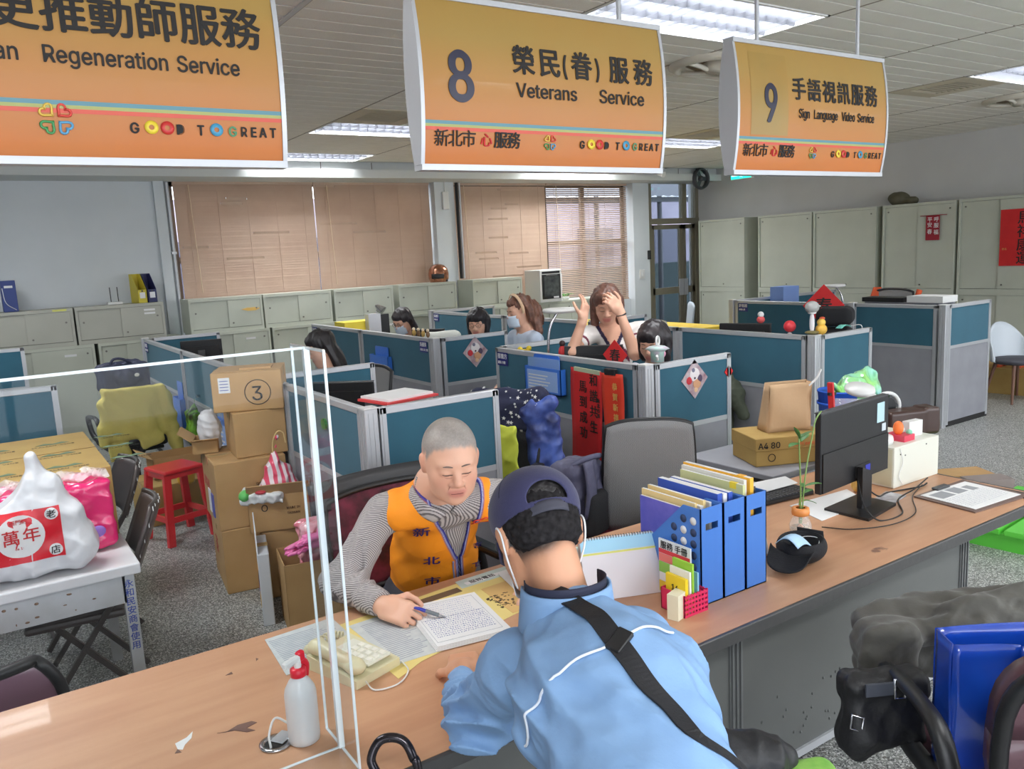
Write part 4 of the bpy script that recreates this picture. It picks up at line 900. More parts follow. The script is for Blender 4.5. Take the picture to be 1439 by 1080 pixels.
# ---------------------------------------------------------------- stack of cartons
G = 'brown cartons stacked by the cubicle'
def carton(label, loc, rz, w_, d_, h_, mt=M_card, open_=False, prints=(), grp=G, tilt=None, flaps=None):
    t = thing('cardboard_box', label, 'box', loc, rz, grp, rot=(tilt[0], tilt[1], rz) if tilt else None)
    if not open_: MB().box(-w_/2, w_/2, -d_/2, d_/2, 0, h_, .004).build('body', mt, t); B('tape', mat('packing tape', (196, 168, 120), .25), t, -w_/2-.001, w_/2+.001, -.03, .03, h_-.05, h_+.001); B('seam', mat('seam', (120, 92, 58), .9), t, -w_/2, w_/2, -.0015, .0015, h_, h_+.002)
    else:
        m = MB(); k = .005; m.box(-w_/2, w_/2, -d_/2, d_/2, 0, k).box(-w_/2, -w_/2+k, -d_/2, d_/2, 0, h_).box(w_/2-k, w_/2, -d_/2, d_/2, 0, h_).box(-w_/2, w_/2, -d_/2, -d_/2+k, 0, h_).box(-w_/2, w_/2, d_/2-k, d_/2, 0, h_); m.build('body', mt, t)
        for (a, b, ang, L) in (flaps or ()):      # side axis, sign, angle out, length
            q = MB()
            if a == 'x': q.add([(b*w_/2, -d_/2, h_), (b*w_/2, d_/2, h_), (b*(w_/2+L*math.sin(ang)), d_/2, h_+L*math.cos(ang)), (b*(w_/2+L*math.sin(ang)), -d_/2, h_+L*math.cos(ang))], [(0, 1, 2, 3)])
            else: q.add([(-w_/2, b*d_/2, h_), (w_/2, b*d_/2, h_), (w_/2, b*(d_/2+L*math.sin(ang)), h_+L*math.cos(ang)), (-w_/2, b*(d_/2+L*math.sin(ang)), h_+L*math.cos(ang))], [(0, 1, 2, 3)])
            q.v += [tuple(Vector(v)+Vector((.003, .003, .003))) for v in q.v]; q.f += [(7, 6, 5, 4), (0, 4, 5, 1), (1, 5, 6, 2), (2, 6, 7, 3), (3, 7, 4, 0)]; q.mi = [0]*6; q.sm = [False]*6; q.build('flap', mt, t)
    for pr_ in prints:
        kind, x, z, s_, sz, mt_ = pr_[:6]; face = pr_[6] if len(pr_) > 6 else 'f'
        if face == 'f': text('print', s_, sz, mt_, t, (x, -d_/2-.0012, z), bold=.0004, space=1.0)
        else: text('print', s_, sz, mt_, t, (-w_/2-.0012, x, z), (PI/2, 0, -PI/2), bold=.0004)
    return t
M_pr = mat('brown print', (104, 74, 50), .8); M_pg = mat('red print', (176, 84, 70), .8)
cx, cy, rz = 1.29, 5.0, -.12
carton('lowest brown carton of the tall stack, standing on the floor', (cx, cy, 0), rz, .40, .5, .385, prints=[('t', -.02, .24, 'FRAGILE', .035, M_pr), ('t', -.02, .19, 'SIZE 52x40', .025, M_pr), ('t', -.02, .14, 'N.W. 12KG', .025, M_pr), ('t', .12, .18, '茶', .12, M_pg, 'l')])
b2 = carton('brown carton with small colour labels, second from the floor in the stack', (cx-.005, cy+.01, .387), rz+.03, .41, .5, .40, prints=[('t', .02, .24, 'QTY: 24', .025, M_pr), ('t', .02, .2, 'MADE IN', .025, M_pr), ('t', .02, .16, 'LOT 0815', .025, M_pr), ('t', .2, .2, '農特產', .07, M_pg, 'l')])
for dz, c_ in ((.06, (230, 232, 236)), (.05, (88, 92, 170))): MB().box(-.212, -.206, -.02-.1*(dz < .055), .05-.1*(dz < .055), dz, dz+.14).build('colour_label', mat('lab%d' % c_[0], c_, .6), b2)
carton('tall plain brown carton standing upright under the box marked 3', (cx+.08, cy-.02, .789), rz+.02, .30, .36, .27)
b3 = carton('brown carton marked with a circled 3, topmost of the stack', (cx+.075, cy-.03, 1.061), rz-.28, .40, .30, .235, grp=G)
text('print_number', '3', .13, M_ink, b3, (.018, -.1515, .06), bold=.001)
MB().lathe([(.071, 0), (.076, 0), (.076, .0012), (.071, .0012), (.071, 0)], (.058, -.1505, .108), 36, (0, -1, 0)).build('print_circle', M_ink, b3)
B('shipping_label', M_paper, b3, -.16, -.095, -.1515, -.15, .115, .205)
for k in range(4): B('label_line', M_inkb, b3, -.152, -.105+.0*k, -.1525, -.1516, .13+.018*k, .134+.018*k)
MB().box(-.19, .2, -.15, .15, .236, .239).box(-.04, .14, -.1, .02, .239, .25).build('lid_flap', M_card, b3)
text('print', '小心', .05, M_pr, b3, (-.2015, .08, .12), (PI/2, 0, -PI/2)); text('print', '輕放', .035, M_pr, b3, (-.2015, .08, .06), (PI/2, 0, -PI/2))
# small open box and white paper ball bag on the second carton
carton('small open brown box beside the upright carton', (1.13, 5.22, .789), -.3, .15, .24, .075, open_=True, flaps=[('x', -1, .9, .1), ('y', -1, 1.2, .06)])
t = thing('plastic_bag', 'crumpled white plastic bag standing on the small open box', 'bag', (1.15, 5.2, .80), .2)
sdf_obj('film', [ell((0, 0, .12), (.075, .07, .13)), cap((.02, 0, .1), (.02, 0, .02), .05)], mat('white bag film'), t, .006, disp=ndisp(.012, 40, 8, 1))
# front open cartons
carton('open brown carton printed with a triangle, holding the striped bag', (1.38, 4.66, .40), -.32, .34, .28, .21, open_=True, prints=[('t', -.1, .12, 'O', .06, M_ink), ('t', .04, .12, 'MADE IN', .02, M_pr), ('t', .04, .09, 'TAIWAN', .02, M_pr)], flaps=[('y', -1, .5, .08), ('x', 1, .2, .07)])
carton('plain carton standing under the open printed carton', (1.42, 4.66, 0), -.2, .32, .28, .395)
wb_ = carton('white printed carton standing beside the gloves', (1.17, 4.36, 0), -.25, .06, .34, .40, mt=mat('white carton', (214, 218, 224), .6), open_=False, grp='white carton')
for k, (y, z, c_) in enumerate(((.08, .12, (226, 178, 50)), (.02, .2, (196, 60, 120)), (-.06, .1, (90, 100, 180)), (.11, .25, (60, 60, 70)), (-.08, .22, (220, 150, 40)))): MB().ell((-.031, -y, z), (.002, .035, .05), 10, 6).build('printed_fruit', mat('fr%d' % k, c_, .6), wb_)
MB().prism([(-.17, .40), (.17, .40), (.16, .54), (-.1, .5)], -.03, -.024, 0).build('lid_flap', mat('white carton'), wb_)
bb = carton('large open brown carton in front, with pink gloves hanging over its edge', (1.385, 4.1, 0), -.18, .38, .30, .385, open_=True, flaps=[('x', 1, .5, .1)])
# striped shopping bag
t = thing('plastic_bag', 'red and white striped plastic bag stuffed in the open carton', 'bag', (1.38, 4.63, .45), 0)
ms = mat('striped film', (236, 232, 234), .3, coat=.3)
def stripes():
    N, L, b = nodes(ms); tc = N.new('ShaderNodeTexCoord'); wv = N.new('ShaderNodeTexWave'); wv.bands_direction = 'X'; wv.inputs['Scale'].default_value = 8; wv.inputs['Distortion'].default_value = 1.4; wv.inputs['Detail Scale'].default_value = .6
    L(tc.outputs['Object'], wv.inputs[0]); r = N.new('ShaderNodeValToRGB'); e = r.color_ramp.elements; e[0].position = .42; e[0].color = lin((230, 84, 112)); e[1].position = .58; e[1].color = lin((240, 226, 230)); L(wv.outputs[0], r.inputs[0]); L(r.outputs[0], b.inputs['Base Color'])
stripes()
sdf_obj('film', [ell((0, 0, .14), (.115, .09, .16)), cap((0, 0, .2), (-.02, 0, .36), .07, .025, k=.08), cap((-.02, 0, .34), (.015, 0, .47), .022, .008, k=.03)], ms, t, .006, disp=blend(ndisp(.01, 30, 2, 1), ndisp(.003, 80, 5)))
MB().tube(bez([(-.02, 0, .36), (-.015, 0, .44), (.015, 0, .50), (.05, 0, .49), (.06, 0, .43)], 4), .004, 6).build('bag_loop', mat('loop', (220, 190, 130), .5), t)
t = thing('plastic_bag', 'white and green printed packet in the open carton', 'bag', (1.26, 4.58, .58), -.4)
sdf_obj('film', [rbox((0, 0, .03), (.12, .06, .035), .02, Rm((0, 1, .2)))], mat('packet film', (226, 228, 228), .3), t, .006, disp=ndisp(.008, 50, 3, 1)); MB().ell((-.09, -.02, .04), (.035, .05, .034)).build('green_print', mat('packet green', (96, 186, 92), .5), t); MB().ell((.0, -.045, .06), (.03, .02, .012)).build('red_print', mat('packet red', (190, 60, 70), .5), t)
# pink rubber gloves
t = thing('rubber_gloves', 'pair of pink rubber gloves hanging over the large open carton', 'gloves', (1.27, 4.02, .42), -.35); mp = mat('pink rubber', (236, 116, 176), .35, coat=.2)
for s_, dz in ((0, 0), (1, .035)):
    pr = [cap((.24, .02, .15+dz), (.12, 0, .07+dz), .04, .032, k=.03), ell((.07, 0, .045+dz), (.055, .04, .025))]
    for k in range(4): pr.append(cap((.04, -.03+.02*k, .04+dz), (-.08+.008*abs(k-1.5)*2, -.045+.028*k, .012+dz-.01*k*s_), .013, .009, k=.012))
    pr.append(cap((.06, -.035, .04+dz), (.0, -.075, .03+dz), .013, .010, k=.012))
    sdf_obj('glove', pr, mp, t, .004, disp=ndisp(.004, 60, s_+2, 1))
t = thing('plastic_bag', 'clear bag of pink packets inside the large open carton', 'bag', (1.42, 4.1, .28), 0)
sdf_obj('film', [rbox((0, 0, .14), (.12, .09, .14), .04)], mat('pink packets', (226, 96, 120), .25, var=(240, 200, 206), vscale=14, coat=.4), t, .007, disp=ndisp(.012, 40, 6, 1))
# low boxes and things round the stool
carton('flat brown box on the floor behind the red stool', (1.18, 6.75, 0), .1, .5, .5, .3, mt=M_cardd, grp='boxes behind the red stool'); carton('brown box with an open lid on the flat box behind the stool', (1.22, 6.85, .302), .0, .36, .3, .16, open_=True, flaps=[('x', -1, 1.1, .1)], grp='boxes behind the red stool')
t = thing('honey_jar', 'yellow jar with a brown lid behind the red stool', 'jar', (1.22, 6.45, .302)); MB().lathe([(0, 0), (.06, 0), (.065, .02), (.065, .1), (.05, .12)]).build('jar', mat('yellow jar', (236, 190, 40), .3), t); MB().lathe([(.055, .12), (.055, .15), (0, .155)]).build('lid', mat('brown lid', (150, 110, 70), .5), t)
t = thing('steel_pail', 'white plastic pail standing under the yellow coat chair', 'bin', (1.32, 7.15, 0), 0); MB().lathe([(0, 0), (.12, 0), (.15, .34), (.155, .34), (.15, .36), (.14, .33), (.1, .02)]).build('body', mat('pail', (190, 194, 198), .4), t)
t = thing('shopping_bag', 'black and lime green bag hung on the left partition', 'bag', (1.44, 7.05, .50), 0)
sdf_obj('body', [rbox((0, -.05, .1), (.05, .14, .15), .03), cap((0, 0, .2), (.03, 0, .34), .04, .012, k=.05)], mat('lime and black', (110, 176, 36), .45, var=(22, 26, 22), vscale=9, vamt=.95), t, .008, disp=ndisp(.012, 30, 3, 1)); MB().cyl((.05, 0, .36), (.08, 0, .36), .012).build('hook', M_chrome, t)
def pocket(label, loc, rz, w_=.4, h_=.24, doc=False, ph=.07, g='blue plastic file pockets on the partitions'):
    """wall pocket whose back lies in the local xz plane, front towards -y"""
    t = thing('file_pocket', label, 'file pocket', loc, rz, g)
    MB().prism(rrect(w_*.72, h_*.6, .02, 3, 0, h_*.8), -.004, 0, 1).build('back_plate', M_blue, t)
    MB().box(-w_/2, w_/2, -.045, -.04, 0, h_*.75).box(-w_/2, w_/2, -.045, 0, 0, .006).box(-w_/2, -w_/2+.005, -.045, 0, 0, h_*.75).box(w_/2-.005, w_/2, -.045, 0, 0, h_*.75).build('pocket', M_blue, t)
    if doc:
        B('clear_sleeve', mat('clear sleeve', (170, 206, 250), .15, alpha=.4), t, -w_*.44, w_*.44, -.03, -.028, .02, h_*1.02)
        B('document', mat('blue form', (150, 180, 230), .6), t, -w_*.42, w_*.42, -.0475, -.0455, h_*.08, h_*.66)
        for k in range(5): B('line', M_paper, t, -w_*.38, w_*(.1+.06*(k % 3)), -.049, -.0478, h_*(.14+.09*k), h_*(.17+.09*k))
    return t
pocket('plain blue file pocket on the teal partition of the middle row', (3.325, 7.36, .80), -PI/2, .42, .24); pocket('blue file pocket holding a form, on the partition with the red scrolls', (3.295, 4.57, .93), -PI/2, .42, .24, True)
pocket('blue file pocket low on the left partition beside the lime bag', (1.505, 7.75, .45), -PI/2, .3, .42); pocket('blue file pocket with papers behind the white plastic bag', (1.505, 6.2, .5), -PI/2, .34, .38, True)
# ---------------------------------------------------------------- coats over chairs
def coat(name, label, cat, loc, rz, prims, mt, disp, vox=.009, fn=None, colors=None):
    t = thing(name, label, cat, loc, rz); o = sdf_obj('cloth', prims, mt, t, vox, disp=disp, fn=fn, colors=colors); return t, o
M_yc = mat('yellow cloth coat', (216, 202, 112), .8, var=(204, 188, 98), vscale=6, bump=.2, bscale=90)
def folds_v(amp, f, seed=0):
    r = np.random.RandomState(seed); a, b = r.rand(2)*6
    return lambda P: amp*np.clip(.8-P[:, 2], 0, 1)*np.sin(P[:, 0]*f+a+2*np.sin(P[:, 2]*4+b)+P[:, 1]*f*.6)
coat('draped_coat', 'mustard yellow coat draped over the grey shell chair', 'coat', (1.04, 7.22, .03), PI+.1,
     [rbox((0, -.01, .74), (.25, .06, .22), .03), rbox((.16, -.03, .60), (.08, .05, .25), .03, k=.03), cap((-.24, 0, .84), (-.29, .02, .38), .055, .06, k=.04), rbox((-.05, .03, .6), (.1, .03, .16), .02, Rm((0, 1, .2), (.3, 0, 1)), k=.04), cap((.24, 0, .84), (.27, .0, .52), .045, .04, k=.04)],
     M_yc, blend(folds_v(.02, 34, 2), ndisp(.012, 16, 4, 1)))
t = thing('backpack', 'dark blue backpack resting on top of the yellow coat chair', 'backpack', (1.02, 7.5, .94), .15); M_bp = mat('dark blue nylon', (52, 58, 84), .6, var=(40, 44, 66), vscale=12, bump=.3, bscale=60)
sdf_obj('body', [rbox((0, 0, .1), (.2, .11, .12), .05), ell((0, -.05, .1), (.15, .1, .09)), cap((-.12, 0, .2), (.12, 0, .21), .03, k=.04)], M_bp, t, .008, disp=ndisp(.01, 24, 3, 1))
MB().tube(bez([(-.12, -.05, .2), (-.08, -.06, .26), (.0, -.06, .25), (.06, -.06, .2)], 4), .012, 6).build('strap', M_bp, t); MB().ell((.06, -.155, .12), (.02, .006, .015)).build('badge', M_white, t)
# starry jacket, blue windbreaker and yellow vest
M_star = mat('starry navy', (34, 38, 66), .8, bump=.2, bscale=80)
pr = [rbox((0, 0, .82), (.26, .06, .14), .05), cap((-.2, 0, .88), (-.27, .02, .5), .07, .07, k=.05), cap((.2, 0, .88), (.27, .05, .4), .075, .08, k=.05), rbox((.0, .06, .6), (.22, .05, .3), .04, k=.04), rbox((0, -.05, .8), (.22, .04, .1), .03, k=.04)]
dsp = blend(ndisp(.014, 14, 9, 1), folds_v(.012, 30, 5))
t, o = coat('star_jacket', 'dark navy jacket with white stars thrown over the black office chair', 'jacket', (2.72, 4.20, .12), -1.0, pr, M_star, dsp, .008)
rr = random.Random(5); m = MB(); pts = []
for k in range(420):
    pts.append((rr.uniform(-.36, .36), rr.choice((-.25, -.25, .25)), rr.uniform(.3, 1.0)))
P = np.array(pts); D_ = np.sign(-P[:, 1]); T_ = np.zeros(len(P)); ok = np.zeros(len(P), bool)
for _ in range(60):
    Q = P.copy(); Q[:, 1] += D_*T_; d = field(Q, pr)-dsp(Q); T_ += np.where(d > .0015, np.minimum(d*.6, .02)+.0004, 0)
Q = P.copy(); Q[:, 1] += D_*T_; d = field(Q, pr)-dsp(Q); ok = (np.abs(d) < .004) & (T_ < .4)
F_ = lambda q: field(q, pr)-dsp(q)
for q in Q[ok]:
    g = np.array([F_((q+_n(e)*.003)[None])[0]-F_((q-_n(e)*.003)[None])[0] for e in np.eye(3)]); nrm = Vector(g).normalized(); X, Y, Z = basis(nrm); s_ = rr.choice((.007, .010, .015)); a0 = rr.uniform(0, 6); c_ = Vector(q)+nrm*.0035
    m.add([c_+nrm*.001]+[c_+(X*math.cos(a0+PI*k/5)+Y*math.sin(a0+PI*k/5))*s_*(1 if k % 2 == 0 else .42) for k in range(10)], [(0, 1+k, 1+(k+1) % 10) for k in range(10)], False)
tag(m.build('star_print', M_white, t), kind='stuff')
t, o = coat('windbreaker', 'shiny blue windbreaker hanging at the side of the starry jacket', 'jacket', (2.80, 4.02, .1), -1.0, [cap((0, -.02, .86), (.02, -.03, .3), .06, .075), cap((.1, 0, .8), (.12, 0, .25), .05, .07, k=.04), cap((-.05, -.03, .84), (.1, 0, .9), .05, k=.04)], mat('blue nylon', (86, 112, 196), .4, var=(40, 48, 96), vscale=7, vamt=.8), blend(ndisp(.007, 24, 4, 1), folds_v(.014, 60)), .007)
t, o = coat('vest', 'yellow green vest hanging under the starry jacket', 'vest', (2.58, 4.02, .1), -1.0, [rbox((0, 0, .55), (.07, .02, .25), .02)], mat('lime cloth', (196, 206, 70), .7), ndisp(.008, 24, 2, 1), .008)
# olive jacket hanging at the end of the long partition
coat('hanging_jacket', 'olive green jacket hanging on the long teal partition', 'jacket', (4.99, 4.52, 0), -PI/2, [cap((-.02, 0, .98), (.12, 0, .70), .05, .07), cap((.13, 0, .72), (.22, -.01, .56), .09, .05, k=.05), cap((0, -.01, .85), (.02, 0, .40), .06, .075, k=.04), rbox((.02, 0, .55), (.07, .05, .2), .04, k=.04)], mat('olive cloth', (72, 78, 64), .8, bump=.2, bscale=80), blend(ndisp(.012, 20, 5, 1), folds_v(.01, 40)), .008)
# grey backpack behind the visitor, standing on a maroon stool
t = thing('backpack', 'grey and black backpack standing behind the capped visitor', 'backpack', (2.40, 3.12, .50), .3); M_g = mat('grey nylon', (92, 92, 116), .6, var=(72, 72, 96), vscale=10, bump=.3, bscale=50)
sdf_obj('body', [rbox((0, 0, .2), (.13, .1, .19), .06), ell((.02, -.05, .12), (.12, .09, .12))], M_g, t, .007, disp=ndisp(.008, 26, 2, 1))
sdf_obj('side_pocket', [rbox((-.01, -.12, .13), (.08, .03, .11), .03)], M_seatb, t, .007); MB().grid(lambda u, v: (-.1+.07*u, -.12-.02*math.sin(v*3), .12+.28*v), 4, 10, .015).build('strap', M_g, t); MB().tube(bez([(-.1, -.05, .38), (-.05, -.1, .41), (.06, -.1, .40), (.1, -.04, .37)], 4), .014, 6).build('top_handle', M_g, t)
t = thing('box_stool', 'dark red box under the grey backpack', 'box', (2.40, 3.12, 0), .3); MB().box(-.2, .2, -.18, .18, 0, .495, .02).build('body', mat('dark red cloth', (130, 30, 52), .7), t); B('lid_edge', mat('red band', (160, 40, 60), .6), t, -.205, .205, -.185, .185, .43, .45)
# ================================================================ things on the cabinets
def file_box(name, label, loc, rz, w_, d_, h_, mt, grp, lab=True, cat='file box', cutz=.45, tall_front=False):
    """magazine file; the low slanted side faces local -y unless tall_front"""
    t = thing(name, label, cat, loc, rz, grp); k = .004; s_ = -1 if not tall_front else 1
    side = [(-d_/2*1, 0), (d_/2, 0), (d_/2, h_), (d_/2-.35*d_, h_), (-d_/2, h_*cutz)] if not tall_front else [(d_/2, 0), (-d_/2, 0), (-d_/2, h_), (-d_/2+.3*d_, h_), (d_/2, h_*cutz)]
    m = MB().prism(side, -w_/2, -w_/2+k, 0).prism(side, w_/2-k, w_/2, 0); m.build('side_wall', mt, t)
    hb, hf = (h_, h_*cutz) if not tall_front else (h_*cutz, h_)
    B('back_wall', mt, t, -w_/2, w_/2, d_/2-k, d_/2, 0, hb); B('bottom', mt, t, -w_/2, w_/2, -d_/2, d_/2, 0, k)
    if tall_front:
        # front wall with a grip slot
        x0, x1, z1, z2 = -w_*.28, w_*.28, hf*.77, hf*.84
        m = MB().box(-w_/2, w_/2, -d_/2, -d_/2+k, 0, z1).box(-w_/2, w_/2, -d_/2, -d_/2+k, z2, hf).box(-w_/2, x0, -d_/2, -d_/2+k, z1, z2).box(x1, w_/2, -d_/2, -d_/2+k, z1, z2); m.build('front_wall', mt, t)
    else: B('front_wall', mt, t, -w_/2, w_/2, -d_/2, -d_/2+k, 0, hf)
    if lab: B('paper_label', M_paper, t, -w_*.3, w_*.3, -d_/2-.002, -d_/2, hf*.35, hf*.8); MB().cyl((0, -d_/2-.006, hf*.9), (0, -d_/2, hf*.9), .01).build('ring', M_dgrey, t)
    return t
file_box('file_box', 'yellow magazine file standing on the left cabinets', (1.72, 10.62, 1.541), .15, .1, .26, .34, mat('yellow plastic', (206, 190, 60), .5), 'magazine files on the left cabinets'); file_box('file_box', 'navy magazine file beside the yellow one on the left cabinets', (1.83, 10.62, 1.541), .15, .1, .26, .34, mat('navy plastic', (40, 44, 92), .5), 'magazine files on the left cabinets')
t = thing('file_box', 'dark blue binder box with white tag at the left edge, on the cabinets', 'file box', (.40, 10.62, 1.541), 0); MB().box(-.07, .07, -.13, .13, 0, .34, .004).build('box', mat('dark blue box', (36, 58, 124), .5), t); B('spine_label', M_paper, t, -.04, .04, -.1325, -.13, .26, .285); MB().tube(bez([(-.06, -.134, .26), (-.04, -.14, .1), (.05, -.14, .02)], 5), .004, 5).build('white_cord', M_white, t)
t = thing('router', 'small white router with two black antennas on the left cabinets', 'router', (1.45, 10.62, 1.541), 0); MB().box(-.08, .08, -.06, .06, 0, .03, .006).build('case', M_white, t)
for x in (-.03, .05): MB().cyl((x, .05, .03), (x, .06, .20), .005).build('antenna', M_dgrey, t)
t = thing('helmet', 'shiny copper motorcycle helmet standing on the back cabinets', 'helmet', (5.78, 10.62, 1.541), -.6, None); mh = mat('copper paint', (168, 112, 84), .22, .7, coat=.5)
MB().lathe([(.13, 0), (.148, .05), (.15, .12), (.135, .19), (.09, .24), (.04, .258), (0, .262)], n=32).build('shell', mh, t); MB().lathe([(.132, 0), (.128, -.001), (.12, .03)], n=32).build('rim', M_blk, t); MB().grid(lambda u, v: (.153*math.cos(-2.2+1.3*u), .153*math.sin(-2.2+1.3*u), .05+.07*v), 12, 3, .006).build('visor', M_blk, t); MB().ell((.12, -.06, .02), (.02, .02, .02)).build('vent', M_blk, t)
t = thing('dish_dryer', 'white dish dryer with a dark glass door on the back cabinets', 'appliance', (7.38, 10.32, 1.121), 0); MB().box(0, .42, 0, .42, 0, .50, .012).build('case', M_white, t); B('control_strip', M_blk, t, .04, .38, -.004, .0, .44, .475)
d_ = B('door', M_blk, t, .035, .385, -.012, 0, .05, .43, .004); B('glass', mat('smoked glass', (52, 56, 58), .1, var=(86, 90, 90), vscale=14), d_, .07, .35, -.015, -.012, .09, .40); B('handle', M_chrome, d_, .1, .32, -.025, -.012, .41, .42)
for k in range(3): MB().lathe([(.04, 0), (.05, .03), (.05, .032), (.035, 0)], (.12+.09*k, .2, .09)).build('bowl', M_white, t)
B('paper_label', M_paper, t, .24, .34, -.018, -.0155, .06, .085)
t = thing('calendar_sheet', 'small calendar sheet hung at the blind beside the dish dryer', 'poster', (8.17, 10.95, 1.41), 0); B('sheet', M_paper, t, -.11, .11, 0, .003, -.16, .12)
for k in range(2): MB().ell((-.04+.09*k, -.003, -.05), (.03, .002, .05)).build('picture', mat('pic', (196, 160, 120), .6), t)
t = thing('potted_sprig', 'small green plant on the cabinet right of the dish dryer', 'plant', (8.0, 10.5, 1.121), 0); MB().lathe([(0, 0), (.05, 0), (.06, .05), (0, .05)]).build('pot', M_white, t)
for k in range(9): a = k*.7; MB().grid(lambda u, v: (math.cos(a)*(.02+.14*v)+(u-.5)*.03*math.sin(PI*v), math.sin(a)*(.02+.1*v), .05+.05*math.sin(v*2.5)), 2, 5, .001).build('leaf', mat('leaf green', (92, 140, 70), .5), t)
t = thing('cloth_bundle', 'olive round bundle lying on the right hand cabinets', 'bag', (11.22, 6.78, 2.302), 0); sdf_obj('bundle', [ell((0, .06, .09), (.13, .15, .1)), ell((0, -.14, .05), (.08, .1, .06), k=.03)], mat('olive brown', (92, 88, 70), .8, bump=.3), t, .012, disp=ndisp(.008, 20, 2, 1))
# red banners on the cabinets
t = thing('red_banner', 'small dark red banner with white characters on a cabinet door', 'banner', (10.985, 6.2, 2.12), -PI/2); MB().cyl((-.17, -.01, 0), (.2, -.01, .0), .005).build('rod', mat('rod red', (150, 40, 50), .5), t); B('cloth', mat('maroon cloth', (150, 26, 44), .7), t, -.09, .1, -.006, -.003, -.33, 0)
for k, (x, z, c_) in enumerate(((.03, -.08, '呼'), (.03, -.16, '服'), (.03, -.25, '福'), (-.06, -.08, '平'), (-.06, -.15, '安'), (-.06, -.24, '春'))): text('character', c_, .07, M_paper, t, (x-.01, -.0075, z), bold=.0006)
t = thing('red_banner', 'large red new year banner with black calligraphy at the right edge', 'banner', (10.985, 5.16, 2.13), -PI/2); B('paper', M_red, t, -.16, .30, -.005, -.002, -.70, 0)
for k, c_ in enumerate('馬祥康運'): text('character', c_, .17, M_ink, t, (.04, -.0065, -.17-.165*k), bold=.002)
text('small_characters', '新北', .03, mat('gold ink', (214, 170, 90), .4), t, (-.13, -.0065, -.5))
# ================================================================ red scrolls and posters on the partitions
def scroll(label, y0, y1, z0, z1, mt, chars, off, tilt=0, csz=.075):
    t = thing('red_scroll', label, 'banner', (3.29-off, y1, z1), -PI/2, None, rot=(0, tilt, -PI/2)); w_ = y1-y0; h_ = z1-z0
    MB().grid(lambda u, v: (u*w_, -.004-.004*math.sin(v*7+u*3), -v*h_), 6, 16, .002).build('paper', mt, t)
    for (x, z, c_, s_) in chars: text('character', c_, s_, M_ink if mt is M_red else mat('gold ink', (214, 170, 90), .4), t, (x*w_, -.0105, -z*h_), bold=.0008)
    return t
cs = [(.62, .14+.155*k, c, .085) for k, c in enumerate('和諧共生')]+[(.28, .22+.155*k, c, .085) for k, c in enumerate('馬到成功')]+[(.86, .3+.05*k, c, .03) for k, c in enumerate('新北市長')]
t = scroll('long red scroll with two columns of black calligraphy', 3.955, 4.27, .48, 1.14, M_red, cs, .012, .03); B('clip_rail', mat('clip rail', (180, 190, 160), .4), t, .04, .30, -.012, .002, -.02, .006)
t = scroll('orange red scroll with faint gold characters beside the black one', 3.755, 3.955, .63, 1.13, mat('orange red paper', (224, 66, 38), .6, var=(210, 52, 30), vscale=6), [(.5, .2+.13*k, c, .05) for k, c in enumerate('恭賀新禧')], .012, -.03); MB().box(.04, .14, -.02, .01, -.01, .03, .004).build('black_clip', M_blk, t)
def diamond(label, x, y, z, s_=.12, mt=None, pic=True, rz=0):
    t = thing('diamond_poster', label, 'poster', (x, y, z), rz, 'diamond shaped posters on the partitions'); sq = [(s_, 0), (0, s_*1.08), (-s_, 0), (0, -s_*1.08)]
    MB().prism(sq, -.003, 0, 1).build('sheet', mt or mat('poster pale', (206, 196, 200), .6, var=(150, 110, 120), vscale=18), t)
    if pic:
        for (a, b, r, c_) in ((.0, .03, .045, (232, 226, 226)), (.02, -.03, .036, (214, 160, 120)), (-.05, -.005, .026, (196, 40, 52)), (.045, .0, .026, (84, 66, 92)), (-.01, .055, .02, (120, 120, 140)), (.01, -.07, .018, (230, 190, 150)), (.0, .01, .016, (60, 44, 50))):
            MB().ell((a*s_/.12, -.0035, b*s_/.12), (r*s_/.12, .0015, r*s_/.12), 12, 8).build('picture_patch', mat('pp%d' % c_[0], c_, .6), t)
    return t
diamond('diamond poster on the partition in front of the bob haired woman', 3.71, 3.583, 1.07, .115); diamond('diamond poster below the woman with glasses', 3.745, 6.283, 1.045, .13)
mr_ = M_red
t = diamond('red diamond with black character behind the black cap', 6.9, 4.95, 1.25, .19, mr_, False, -PI/4-.2); B('easel', M_blk, t, -.02, .02, .0, .01, -1.25, .1); text('character', '春', .16, M_ink, t, (-.08, -.006, -.06), bold=.003)
t = diamond('red diamond with black character standing by the monitor of the standing woman', 3.36, 3.92, 1.235, .09, mr_, False, -PI/2+.3); B('easel', M_blk, t, -.01, .01, .0, .006, -.51, .02); text('character', '春', .08, M_ink, t, (-.04, -.005, -.03), bold=.0015)
diamond('small red diamond at the right edge of the partition by the scrolls', 4.02, 3.583, 1.08, .04, mr_, False)
t = thing('green_magnet', 'round green magnet on the teal partition', 'magnet', (1.515, 4.15, .0), 0); MB().cyl((0, 0, 1.05), (-.015, 0, 1.05), .03, n=20).build('disc', mat('green', (30, 120, 60), .4), t)
